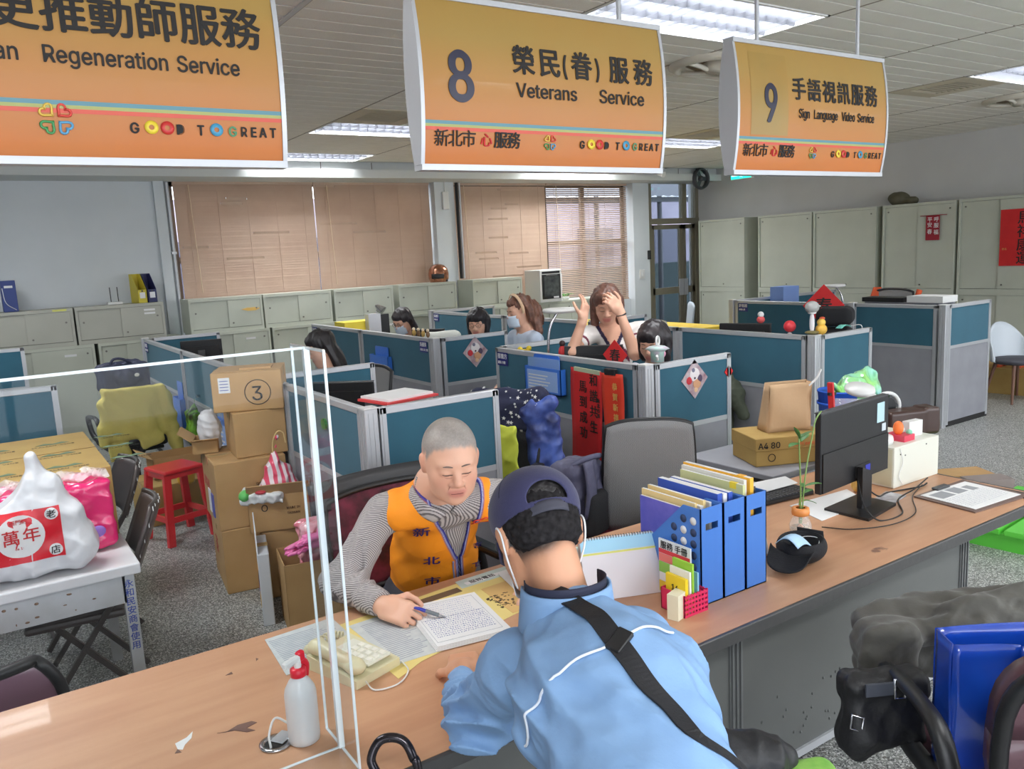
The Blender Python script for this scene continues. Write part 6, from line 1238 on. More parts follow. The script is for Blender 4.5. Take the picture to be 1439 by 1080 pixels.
# three blue file boxes with their contents
M_fb = mat('file box blue', (66, 118, 196), .42); GF = 'blue perforated file boxes on the counter'
for k, x in enumerate((1.969, 2.079, 2.190)):
    lb = ('blue file box with round holes, leftmost of the three', 'blue file box in the middle of the three', 'blue file box nearest the black cap, rightmost of the three')[k]
    t = file_box('file_box', lb, (x, 1.965, Z), .0, .106, .265, .337, M_fb, GF, False, tall_front=True, cutz=.48)
    if k == 0:
        for j, (y, z) in enumerate([(-.10+.045*c_, .29-.04*r_) for r_ in range(5) for c_ in range(3 if r_ else 2)]):
            if (y+.13)/.26 < 1.05-(.337-z)*0 and not (y > -.05+ (.337-z)*1.2): MB().lathe([(0, 0), (.014, 0), (.014, .001), (0, .001)], (-.0535, y, z), 16, (-1, 0, 0)).build('round_hole', mat('hole shade', (44, 60, 96), .6) if j % 3 else M_paper, t)
def folder(name, label, x, th, h_, y0, y1, mt, tilt=0, grp='folders in the blue file boxes', cat='folder', top=None):
    t = thing(name, label, cat, (x, 0, Z+.006), 0, grp, rot=(0, tilt, 0)); B('cover', mt, t, -th/2, th/2, y0, y1, 0, h_)
    B('pages', M_paper, t, -th/2+.0015, th/2-.0015, y0+.003, y1-.003, h_-.001, h_+.0008)
    if top: B('tab', top, t, -th/2-.0005, th/2+.0005, y0+.03, y0+.06, h_-.02, h_+.002)
    return t
F = folder; my = mat('manila', (226, 200, 140), .7); mbf = mat('folder blue', (52, 84, 176), .5); mor = mat('folder orange', (240, 180, 60), .5)
F('folder', 'blue folder with city print standing in the leftmost file box', 1.927, .010, .315, 1.86, 2.13, mat('print blue', (58, 72, 170), .4, var=(120, 110, 200), vscale=7)); F('folder', 'manila folder in the leftmost file box', 1.945, .010, .335, 1.88, 2.14, my); F('folder', 'white paper bundle in the leftmost file box', 1.962, .016, .325, 1.87, 2.12, M_paper); F('folder', 'tan folder behind the white bundle', 1.985, .012, .338, 1.88, 2.15, my); F('folder', 'thin white folder at the right of the leftmost file box', 2.004, .010, .33, 1.87, 2.11, M_white)
F('folder', 'blue binder in the middle file box', 2.05, .022, .35, 1.87, 2.16, mbf); F('folder', 'white paper wad in the middle file box', 2.076, .018, .345, 1.87, 2.14, M_paper); F('folder', 'second blue binder in the middle file box', 2.103, .020, .345, 1.87, 2.15, mbf)
F('folder', 'greenish manila folder in the rightmost file box', 2.160, .012, .36, 1.86, 2.16, mat('manila green', (206, 208, 150), .7), top=mat('tab yellow', (240, 214, 60), .5)); F('folder', 'clear sleeve folder in the rightmost file box', 2.178, .014, .372, 1.87, 2.17, mat('sleeve', (216, 214, 206), .25, coat=.4)); F('folder', 'orange envelope folder in the rightmost file box', 2.2, .018, .378, 1.86, 2.18, mor, top=mor); F('folder', 'dark folder at the right end of the rightmost file box', 2.225, .012, .34, 1.87, 2.1, M_dgrey)
# magenta basket with notebooks
t = thing('basket', 'small magenta perforated basket left of the blue file boxes', 'basket', (1.865, 1.86, Z), 0); mmg = mat('magenta plastic', (214, 44, 92), .4)
m = MB()
for k in range(8): m.box(-.055+.0145*k, -.055+.0145*k+.006, -.055, -.052, 0, .075); m.box(.048, .051, -.055+.0145*k, -.055+.0145*k+.006, 0, .075)
for z in (0, .016, .032, .048, .064): m.box(-.055, .051, -.056, -.0515, z, z+.008); m.box(.0475, .0515, -.055, .055, z, z+.008)
m.box(-.055, .051, -.055, .055, 0, .003).box(-.055, -.052, -.055, .055, 0, .075).box(-.055, .051, .052, .055, 0, .075); m.build('lattice', mmg, t)
for k, (dx, th, h_, c_, lb) in enumerate(((-.035, .012, .12, (236, 206, 40), 'yellow notebook numbered 16 in the magenta basket'), (-.018, .008, .14, (236, 236, 228), 'white notebook in the magenta basket'), (-.005, .008, .165, (150, 200, 60), 'lime green notebook in the magenta basket'), (.018, .006, .13, (140, 196, 226), 'pale blue notebook in the magenta basket'))):
    q = thing('notebook', lb, 'notebook', (1.865+dx, 1.86, Z+.004), 0, 'notebooks in the magenta basket'); B('cover', mat('nb%d' % k, c_, .5), q, -th/2, th/2, -.045, .045, 0, h_)
    if k == 0: text('print', '16', .03, M_ink, q, (-th/2-.001, .02, .07), (PI/2, 0, -PI/2), bold=.0006)
q = thing('eraser_box', 'cream box on the edge of the magenta basket', 'box', (1.80, 1.83, Z), .3); B('body', mat('cream', (226, 222, 196), .6), q, -.03, .03, -.02, .02, 0, .085)
q = thing('pamphlet', 'colourful printed pamphlet leaning on the leftmost blue file box', 'pamphlet', (1.90, 1.93, Z), 0, None); mpf = mat('pamphlet', (222, 226, 228), .4)
B('sheet', mpf, q, -.006, 0, -.07, .08, .003, .20)
for z0, z1, c_ in ((.15, .165, (210, 50, 60)), (.12, .148, (226, 120, 110)), (.08, .118, (140, 196, 80)), (.05, .078, (236, 236, 236)), (.01, .048, (236, 200, 50))): B('band', mat('pb%d%d' % (c_[0], c_[1]), c_, .4), q, -.0075, -.006, -.068, .078, z0, z1)
text('print', '服務 手冊', .03, M_ink, q, (-.0078, .07, .17), (PI/2, 0, -PI/2))
# black cap with a mask
t = thing('baseball_cap', 'black cap lying upside down with a blue face mask in it', 'hat', (2.45, 1.86, Z), .3); mbk = mat('black cap cloth', (26, 26, 30), .85, bump=.3, bscale=200)
def capfn(P, d): return cut(d, pdist(ell((.045, 0, .105), (.088, .075, .075)), P), .006)
sdf_obj('crown', [ell((.045, 0, .06), (.105, .09, .062))], mbk, t, .004, fn=capfn)
MB().grid(lambda u, v: (-.05-.10*v*math.sin(PI*(.12+.76*u))**.6, .085*math.cos(PI*(.06+.88*u))*(1-.12*v), .055-.035*v+.03*(2*u-1)**2), 16, 8, .005).build('brim', mbk, t); MB().grid(lambda u, v: (.145-.01*v, -.05+.10*u, .07+.03*v), 4, 3, .004).build('strap', M_seatb, t)
t = thing('face_mask', 'pale blue face mask lying in the upturned black cap', 'mask', (2.44, 1.85, Z+.045), .2); mmk = mat('mask blue', (176, 208, 232), .7, bump=.1)
MB().grid(lambda u, v: (-.09+.17*u, -.045+.09*v, .06-.055*u+.03*math.sin(v*PI)+.02*math.sin(u*4)), 12, 8, .002).build('fabric', mmk, t); MB().tube(bez([(.08, -.04, .01), (.13, -.02, .03), (.12, .03, .03), (.08, .045, .02)], 5), .0018, 5).build('ear_loop', M_white, t)
# vase with a plant cutting
t = thing('glass_vase', 'round glass jar with an orange collar holding a plant cutting', 'vase', (2.72, 2.05, Z), 0); mgl = mat('clear jar', (236, 238, 236), .05, alpha=.3, coat=.6)
MB().lathe([(0, .002), (.03, .002), (.043, .02), (.045, .045), (.035, .07), (.024, .085), (.022, .10)], n=24).build('jar', mgl, t); MB().lathe([(0, .004), (.04, .02), (.041, .035), (0, .036)], n=20).build('water', mat('water', (206, 196, 176), .05, alpha=.5), t); MB().lathe([(.024, .085), (.034, .09), (.036, .10), (.034, .118), (.024, .12), (.018, .118)], n=24).build('orange_collar', mat('orange plastic', (222, 142, 74), .4), t)
mst = mat('stem green', (120, 150, 80), .5); mlf = mat('leaf green 2', (70, 124, 56), .45)
stems = ([(0, 0, .05), (.0, 0, .2), (-.01, .0, .36), (.0, .01, .42)], [(.005, 0, .05), (.03, 0, .25), (.10, .02, .40), (.12, .02, .46), (.17, .03, .49)], [(0, .005, .05), (.02, .02, .13), (.03, .02, .16)])
for s_ in stems: MB().tube(bez(s_, 6), .003, 6).build('stem', mst, t)
def leaf(par, base, d, L, w_, mt, droop=.3):
    X, Y, Zz = basis(d); m = MB(); b = Vector(base); z = Zz; side = X if abs(X.z) < .7 else Y
    def f(u, v): wv = math.sin(PI*v)**.8*w_; return b+z*L*v+side*(u-.5)*2*wv*.5+Vector((0, 0, -droop*L*v*v))+Vector((0, 0, .1*w_*abs(2*u-1)))
    m.grid(f, 4, 8, .0006); return m.build('leaf', mt, par)
for base, d, L, w_ in (((-.005, 0, .40), (-.3, .1, .9), .085, .036), ((-.005, 0, .385), (-1, -.1, .3), .085, .034), ((.0, .0, .39), (.8, .3, .45), .10, .038), ((0, 0, .41), (.5, -.3, .5), .06, .026), ((.01, 0, .17), (.9, .1, .3), .09, .026), ((.02, 0, .2), (.6, -.5, .4), .08, .03), ((.0, 0, .22), (-.5, -.5, .25), .07, .02), ((.02, .01, .14), (.9, -.3, .0), .07, .022)): leaf(t, base, d, L, w_, mlf)
for k in range(9): a = k*.8; MB().tube(bez([(0, 0, .05), (.015*math.cos(a), .015*math.sin(a), .03), (.03*math.cos(a+.5), .03*math.sin(a+.5), .012)], 3), .0012, 4).build('root', mat('root', (226, 150, 110), .6), t)
# small flip card beside the cap
t = thing('memo_pad', 'small white spiral memo pad with yellow doodles behind the black cap', 'notepad', (2.42, 2.06, Z), -.35); panel_obj('page', M_paper, t, [(-.06, -.04, 0), (.06, -.04, 0), (.06, 0, .15), (-.06, 0, .15)], .002); m = MB()
for k in range(12): m.tube([(-.05+.009*k, .004*math.cos(a), .15+.005*math.sin(a)) for a in [2*PI*j/8 for j in range(8)]], .0009, 4, closed=True)
tag(m.build('spiral_wire', M_dgrey, t), kind='stuff'); text('print', '福', .05, M_ink, t, (-.03, -.028, .08), (PI/2-.26, 0, 0)); MB().ell((.03, -.030, .06), (.014, .002, .02)).build('yellow_doodle', mat('doodle', (226, 190, 90), .6), t)
# big monitor seen from behind
t = monitor('large black monitor with two blue notes, its back to the visitors', (3.16, 2.12, Z), 0, .50, .33, .17, notes=[]) if False else None
t = thing('monitor', 'large black monitor with two pale blue notes on the counter', 'monitor', (3.19, 2.13, Z), .09, 'black computer monitors')
MB().box(-.30, .27, -.022, .008, .125, .475, .006).build('housing', M_blk, t); B('lower_housing', M_blk, t, -.29, .26, -.028, -.022, .13, .3); B('top_edge', M_dgrey, t, -.30, .27, -.02, .01, .473, .478); B('screen', mat('screen'), t, -.29, .26, .008, .0095, .14, .465)
MB().box(-.03, .09, -.034, -.026, .14, .20, .003).build('port_recess', M_dark, t); B('blue_port', mat('port blue', (40, 50, 170), .3), t, .045, .085, -.036, -.033, .15, .19)
MB().prism([(-.035, 0.01), (.045, .01), (.045, .17), (-.035, .2)], -.065, -.04, 1).build('stand_neck', M_blk, t); MB().prism([(-.14, -.15), (.14, -.13), (.15, .06), (-.13, .06)], .0, .012).build('stand_base', M_blk, t)
B('sticky_note', mat('note blue'), t, .16, .225, -.025, -.023, .36, .45); B('sticky_note', mat('note grey', (190, 200, 206), .7), t, .205, .24, -.025, -.023, .315, .35)
def cable(name, label, pts, r=.0035, mt=M_blk): t = thing(name, label, 'cable', (0, 0, 0), 0, 'black cables on the counter'); MB().tube(bez(pts, 8), r, 6).build('cord', mt, t); return t
cable('cable', 'black cable looping from the monitor across the counter', [(3.15, 2.08, .84), (3.08, 2.0, .76), (3.1, 1.94, Z+.004), (3.25, 1.93, Z+.004), (3.42, 2.05, Z+.004), (3.6, 2.08, Z+.01), (3.78, 2.12, Z+.02)])
cable('cable', 'thin black cable running in front of the monitor foot', [(2.86, 2.05, Z+.003), (2.93, 1.95, Z+.003), (3.1, 1.88, Z+.003), (3.3, 1.9, Z+.003), (3.5, 2.03, Z+.004), (3.7, 2.1, Z+.006)], .0022); cable('cable', 'black power cable behind the monitor foot', [(3.25, 2.16, .82), (3.33, 2.1, .73), (3.48, 2.14, Z+.004), (3.66, 2.09, Z+.006), (3.74, 2.10, Z+.006)], .004)
t = thing('keyboard', 'black keyboard with a white sheet on it behind the vase', 'keyboard', (3.02, 2.46, Z), -.1); MB().box(-.2, .22, -.08, .08, 0, .02, .004).build('case', M_blk, t)
kk = MB().box(0, .015, 0, .015, .02, .026).mesh('key', M_dgrey)
for j in range(5):
    for i in range(20): link('key', kk, t, (-.19+.02*i, -.07+.019*j, 0))
quad('white_sheet', [(-.16, .0), (-.1, .16), (.26, .14), (.22, .02)], M_paper, .03, .032, t)
t = thing('papers', 'white papers lying under and behind the monitor foot', 'papers', (0, 0, 0)); quad('sheet', [(2.93, 2.1), (3.0, 2.32), (3.4, 2.3), (3.3, 2.12)], M_paper, Z, Z+.002, t); quad('sheet', [(3.28, 2.02), (3.3, 2.12), (3.5, 2.16), (3.5, 2.06)], mat('leaflet', (206, 206, 210), .5, var=(120, 110, 120), vscale=20), Z, Z+.003, t)
t = thing('snack_bag', 'orange brown snack bag beside the white box', 'bag', (3.42, 2.24, Z), .2); sdf_obj('film', [rbox((0, 0, .055), (.05, .03, .055), .02)], mat('snack', (214, 166, 84), .35, coat=.2), t, .005, disp=ndisp(.008, 60, 3, 1))
# white drawer box with a desk lamp on it
t = thing('drawer_box', 'cream white desk cabinet near the right end of the counter', 'cabinet', (3.56, 2.16, Z), 0); mcb = mat('cream enamel', (216, 216, 204), .4)
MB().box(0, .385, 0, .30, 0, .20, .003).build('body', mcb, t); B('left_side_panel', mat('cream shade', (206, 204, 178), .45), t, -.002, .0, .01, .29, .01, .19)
for x, z in ((.09, .15), (.27, .175), (.05, .16)): MB().cyl((x, -.003, z), (x, 0, z), .003).build('screw', M_dgrey, t)
MB().tube(bez([(.04, -.004, .19), (.06, -.008, .12), (.03, -.006, .06), (.06, -.01, .01)], 6), .002, 5).build('white_cord', M_white, t)
t = thing('desk_lamp', 'white desk lamp with a round head on the cream cabinet', 'lamp', (3.60, 2.28, Z+.2), 0); MB().lathe([(0, 0), (.075, 0), (.078, .02), (.075, .035), (0, .04)], n=28).build('base', M_white, t)
MB().tube(bez([(.04, .0, .03), (.055, .0, .12), (.03, .0, .2), (-.05, .01, .26)], 8), .008, 8).build('gooseneck', M_white, t); MB().lathe([(0, -.01), (.066, -.01), (.07, 0), (.066, .012), (0, .016)], (-.11, .02, .275), 28, (-.15, -.25, 1)).build('head', M_white, t)
t = thing('pen_cup', 'red pencil tray with small toys on the cream cabinet', 'cup', (3.72, 2.24, Z+.2), 0); B('tray', mat('red tray', (206, 60, 84), .4), t, -.03, .06, -.05, .05, 0, .03); MB().ell((-.0, 0, .06), (.025, .025, .035)).build('orange_toy', mat('orange toy', (236, 116, 50), .5), t); MB().ell((.035, .01, .045), (.02, .02, .02)).build('white_toy', M_white, t); MB().ell((.045, -.03, .035), (.015, .015, .015)).build('green_toy', mat('mint2', (130, 200, 170), .5), t)
t = thing('white_card', 'white blank card box standing on the cream cabinet', 'box', (3.86, 2.25, Z+.2), -.1); B('body', M_white, t, -.05, .05, -.02, .02, 0, .075)
# clipboard
t = thing('clipboard', 'clipboard with a printed form lying at the right end of the counter', 'clipboard', (3.69, 1.86, Z), -.04); quad('board', [(-.205, -.13), (.20, -.15), (.22, .17), (-.19, .16)], mat('board brown', (112, 92, 84), .5), 0, .006, t); quad('paper', [(-.175, -.115), (.17, -.125), (.185, .14), (-.165, .145)], M_paper, .007, .009, t)
MB().box(-.05, .05, .13, .165, .009, .02, .004).build('clip', M_dgrey, t); scribble(t, -.15, .15, -.09, .03, .0093, mat('faint print'), .014, 4, .004)
for x0, x1, y0, y1 in ((-.14, -.04, .05, .12), (-.02, .06, .05, .12), (.08, .13, .04, .1)): B('printed_block', mat('print block', (150, 152, 156), .7), t, x0, x1, y0, y1, .009, .0095)
t = thing('black_slate', 'thin black tablet under the clipboard at the counter corner', 'tablet', (3.83, 1.78, Z), .0); 
B('slab', M_blk, t, .0, .08, -.08, .18, -.0, -.0+.004)
# cane hooked on the counter edge
t = thing('walking_cane', 'dark metal walking cane with a curved handle leaning on the counter edge', 'cane', (0, 0, 0)); mcn = mat('cane metal', (58, 54, 58), .2, .7)
MB().tube(bez([(.628, 1.585, .765), (.622, 1.60, .80), (.648, 1.60, .835), (.685, 1.575, .835), (.70, 1.55, .80), (.71, 1.535, .70), (.74, 1.50, .0)], 8), .0105, 10).build('shaft', mcn, t); MB().lathe([(.012, 0), (.016, 0), (.014, .04), (.011, .04)], (.738, 1.502, .0), 14).build('rubber_tip', M_blk, t)
# blue bag and grey coat on the maroon chair
M_bb = mat('glossy blue bag', (26, 78, 190), .2, coat=.6, var=(20, 60, 168), vscale=5)
t = thing('paper_bag', 'glossy blue bag with white characters standing on the maroon chair', 'bag', (2.12, 1.03, .495), -.62)
def shx(a, b, c_): return lambda u, v: (a[0]+(b[0]-a[0])*u, a[1]+(b[1]-a[1])*u+.006*math.sin(v*5+u*4), c_*v)
for nm, a, b in (('front_panel', (-.12, -.09), (.04, -.11)), ('front_panel', (.04, -.11), (.24, -.07)), ('side_panel', (-.12, .0), (-.12, -.09)), ('back_panel', (.24, .03), (-.12, .0)), ('side_panel', (.24, -.07), (.24, .03))): MB().grid(shx(a, b, .37), 8, 10, .003).build(nm, M_bb, t)
for k, ch in enumerate('民意服務'): text('character', ch, .055, M_paper, t, (.05+.05*k, -.117+.01*k, .30), (PI/2, 0, .2), bold=.0008)
text('character', '新北市', .022, M_paper, t, (.08, -.114, .20), (PI/2, 0, .2)); text('character', '市議會', .022, M_paper, t, (.08, -.114, .06), (PI/2, 0, .2))
t = thing('draped_coat', 'dark grey coat thrown over the back of the maroon chair', 'coat', (2.35, 1.22, .0), -.62); M_gc = mat('grey coat cloth', (84, 82, 76), .7, var=(72, 70, 64), vscale=5, bump=.15, bscale=60, sheen=.2)
pr = [rbox((.05, .04, .735), (.33, .10, .045), .04, Rm((0, 1, .1), (-.12, 0, 1))), rbox((-.22, -.04, .67), (.09, .06, .10), .04, k=.05), rbox((.10, .11, .64), (.30, .035, .14), .03, k=.05), cap((.0, .0, .77), (.40, .05, .82), .045, .06, k=.05), cap((-.28, -.02, .70), (.05, -.05, .75), .03, .035, k=.03)]
sdf_obj('cloth', pr, M_gc, t, .006, disp=blend(ndisp(.008, 11, 6, 1), lambda P: .0035*np.sin(P[:, 1]*75+P[:, 0]*14+3*np.sin(P[:, 0]*9))+.0025*np.sin(P[:, 0]*40+P[:, 2]*30), ndisp(.003, 50, 2, 1)))
t = thing('shoulder_bag', 'black bag with metal strap buckles hanging beside the blue bag', 'bag', (1.98, 1.22, .50), -.5); sdf_obj('body', [rbox((0, 0, .1), (.12, .05, .11), .03), ell((-.08, -.02, .04), (.05, .05, .09), k=.03)], mat('black nylon', (22, 22, 25), .55, bump=.2), t, .006, disp=ndisp(.006, 30, 2, 1))
B('strap', mat('strap grey', (70, 74, 84), .5), t, -.08, .0, -.062, -.054, .17, .205); MB().tube([(.0, -.062, .16), (.03, -.062, .16), (.03, -.062, .215), (.0, -.062, .215)], .004, 6, closed=True).build('buckle', M_chrome, t); MB().tube([(-.12, -.055, .08), (-.09, -.06, .07), (-.085, -.06, .11), (-.115, -.055, .12)], .003, 6, closed=True).build('buckle', M_chrome, t)
# ================================================================ people
SKIN = (222, 172, 146); SKIN2 = (206, 152, 120)
def skin_mat(name='skin'): 
    m = mat(name, SKIN, .5, vcol=True, bump=.04, bscale=160); m.node_tree.nodes['Principled BSDF'].inputs['Subsurface Weight'].default_value = .06; m.node_tree.nodes['Principled BSDF'].inputs['Subsurface Radius'].default_value = (.01, .004, .002); return m
M_skin = skin_mat()
def nrm(v): v = _n(v); return v/np.linalg.norm(v)
def head_prims(H, f, up, s, fem=False, masked=False, ears=True):
    """H centre, f facing, colours: 0 skin 2 lips 3 brow 5 lid shade"""
    R = Rm(f, up); E = lambda p, r, c=0, k=.012, r2=None: ell(H+s*(_n(p)@R), _n(r)*s, R if r2 is None else r2@R, c, k*s); Cc = lambda a, b, ra, rb=None, c=0, k=.01: cap(H+s*(_n(a)@R), H+s*(_n(b)@R), ra*s, (rb or ra)*s, c, k*s)
    pr = [E((0, -.012, .035), (.076 if fem else .080, .094, .088)), E((0, .022, -.025), (.064 if fem else .070, .068, .082), k=.03), E((0, .036, -.072), (.046 if fem else .059, .046, .040), k=.03), E((0, .064, -.096), (.020, .016, .016), k=.025)]
    pr += [E((s_*.038, .056, -.028), (.026, .022, .028), k=.02) for s_ in (-1, 1)]
    pr += [E((0, .074, .022), (.05, .014, .012), k=.02), Cc((0, .082, .006), (0, .101, -.024), .0075, .0115, k=.012), E((0, .101, -.032), (.012, .011, .010), k=.008)]
    pr += [E((s_*.0135, .092, -.035), (.009, .010, .0075), k=.006) for s_ in (-1, 1)]
    pr += [E((s_*.031, .076, .000), (.017, .0135, .012), k=.006) for s_ in (-1, 1)]
    if not masked: pr += [Cc((-.018, .085, -.0615), (.018, .085, -.0615), .0046, c=2, k=.006), Cc((-.013, .084, -.0695), (.013, .084, -.0695), .0052, c=2, k=.006), Cc((-.03, .074, -.045), (-.02, .08, -.075), .004, k=.012), Cc((.03, .074, -.045), (.02, .08, -.075), .004, k=.012)]
    if ears: pr += [E((s_*.077, -.008, -.006), (.010, .019, .031), k=.008) for s_ in (-1, 1)]+[E((s_*.083, -.012, .008), (.007, .016, .016), k=.006) for s_ in (-1, 1)]
    return pr
def hand_prims(W, d, n, side, s=1., curl=(.5, .5, .5, .5), c=0, thumb=.5, spread=.12):
    """W wrist, d finger direction, n palm normal (palm faces n), side +1: thumb towards d x n"""
    d = nrm(d); n = nrm(_n(n)-d*(_n(n)@d)); l = np.cross(d, n)*side; W = _n(W); R = np.array([l, d, n])
    pr = [rbox(W+d*.048*s, _n((.040, .047, .0135))*s, .012*s, R, c, .012), cap(W-d*.02*s, W+d*.02*s, .026*s, .028*s, c, .02)]
    Ls = (.070, .078, .073, .058); offs = (.029, .0095, -.0105, -.029)
    for k in range(4):
        b = W+d*(.090-.006*abs(k-1))*s+l*offs[k]*s; dd = d+l*(1.2-k*.8)*spread*.5; dd = nrm(dd); nn = nrm(n-dd*(n@dd)); a = 0; r = .0088*s
        pr.append(cap(b-dd*.03*s, b, r*1.05, r, c, .006))
        for q, (fr, cu) in enumerate(((.45, .9), (.31, 1.2), (.24, .8))):
            a += curl[k]*cu; v = dd*math.cos(a)+nn*math.sin(a); e = b+v*Ls[k]*fr*s; pr.append(cap(b, e, r, r*.93, c, .0035)); b = e; r *= .93
    b = W+d*.022*s+l*.030*s+n*.004*s; v = nrm(l*.72+d*.62+n*.25); e = b+v*.040*s; pr.append(cap(b, e, .0125*s, .0105*s, c, .012)); v2 = nrm(v*(1-thumb*.5)+(-l*.35+d*.5+n*.6)*thumb); e2 = e+v2*.030*s; pr.append(cap(e, e2, .0105*s, .0092*s, c, .004)); v3 = nrm(v2*.7+(-l*.4+d*.5+n*.4)*thumb); pr.append(cap(e2, e2+v3*.022*s, .0092*s, .008*s, c, .004))
    return pr
def on_surface(ch, P0, rx, uy, size, mt, parent, prims, fn=None, bold=0, off=.002, name='printed_character', n=None):
    """letters laid onto an implicit surface"""
    o = text(name, ch, size, mt, parent, (0, 0, 0), (0, 0, 0), bold, depth=0); me = o.data; bm = bmesh.new(); bm.from_mesh(me); bmesh.ops.triangulate(bm, faces=bm.faces[:]); bm.to_mesh(me); bm.free()
    V = np.array([v.co[:] for v in me.vertices]); P = _n(P0)+V[:, :1]*_n(rx)+V[:, 1:2]*_n(uy); n = nrm(np.cross(rx, uy)) if n is None else nrm(n); D_ = np.zeros(len(P)); F = (lambda q: fn(q, field(q, prims))) if fn else (lambda q: field(q, prims))
    P = P+n*.15
    for _ in range(50): D_ += np.clip(F(P-n*D_[:, None]), 0, .03)*.85
    D_ = np.clip(D_, np.median(D_)-.05, np.median(D_)+.05)
    Q = P-n*(D_[:, None]-off); me.vertices.foreach_set('co', Q.ravel()); me.update(); return o
def face_lines(par, H, f, up, s, col, masked=False, w_=.0024):
    """closed lids, eyebrows and a few creases laid onto the face"""
    R = Rm(f, up); hp = head_prims(H, f, up, s, False, masked, ears=False)
    def line(nm, pts, r, mt, fl=.7):
        P, N_ = snap(hp, np.array([H+s*(_n(q)@R) for q in pts]), .0004); MB().tube([tuple(q) for q in P], r*s, 6, rfn=lambda t: r*s*(.35+.65*math.sin(PI*min(1, .12+t*.85)))).build(nm, mt, par)
    lash = mat('lash', (62, 42, 38), .6)
    for q in (-1, 1):
        line('eyelid_line', [(q*(.0155+.0052*k), .095, -.0035-.0010*math.sin(k/6*PI)*3) for k in range(7)], .0016, lash)
        line('eyebrow', [(q*(.0135+.0062*k), .100, .0205+.0035*math.sin(k/5*PI*.8)) for k in range(6)], w_, mat('brow'+str(col[0]), col, .85))
def face_creases(par, H, f, up, s):
    R = Rm(f, up); hp = head_prims(H, f, up, s); mc_ = mat('skin crease', (176, 118, 100), .6)
    for q in (-1, 1):
        for pts in ([(q*.018, .1, -.030), (q*.026, .095, -.044), (q*.029, .09, -.058)], [(q*(.018+.006*k), .095, -.013-.003*math.sin(k/4*PI)) for k in range(5)]):
            P, N_ = snap(hp, np.array([H+s*(_n(v)@R) for v in pts]), -.0002); MB().tube([tuple(v) for v in P], .0011*s, 5, rfn=lambda t: .0012*s*math.sin(PI*min(1, .1+t*.85))).build('crease', mc_, par)
    P, N_ = snap(hp, np.array([H+s*(_n(v)@R) for v in [(-.02, .1, -.0655), (-.008, .1, -.0665), (.008, .1, -.0665), (.02, .1, -.0655)]]), .0002); MB().tube([tuple(v) for v in P], .0011*s, 5).build('mouth_line', mat('mouth line', (120, 62, 58), .6), par)
def body_obj(name, label, prims, vox, cols, group=None, colfn=None, kc=.003, **kw):
    o = sdf_obj('person', prims, M_skin, None, vox, colors=cols, colfn=colfn, kc=kc, **kw); return tag(o, label, 'person', group)
PAL = [SKIN, (150, 146, 142), (192, 124, 112), (70, 56, 50), (60, 62, 70), (150, 110, 96)]
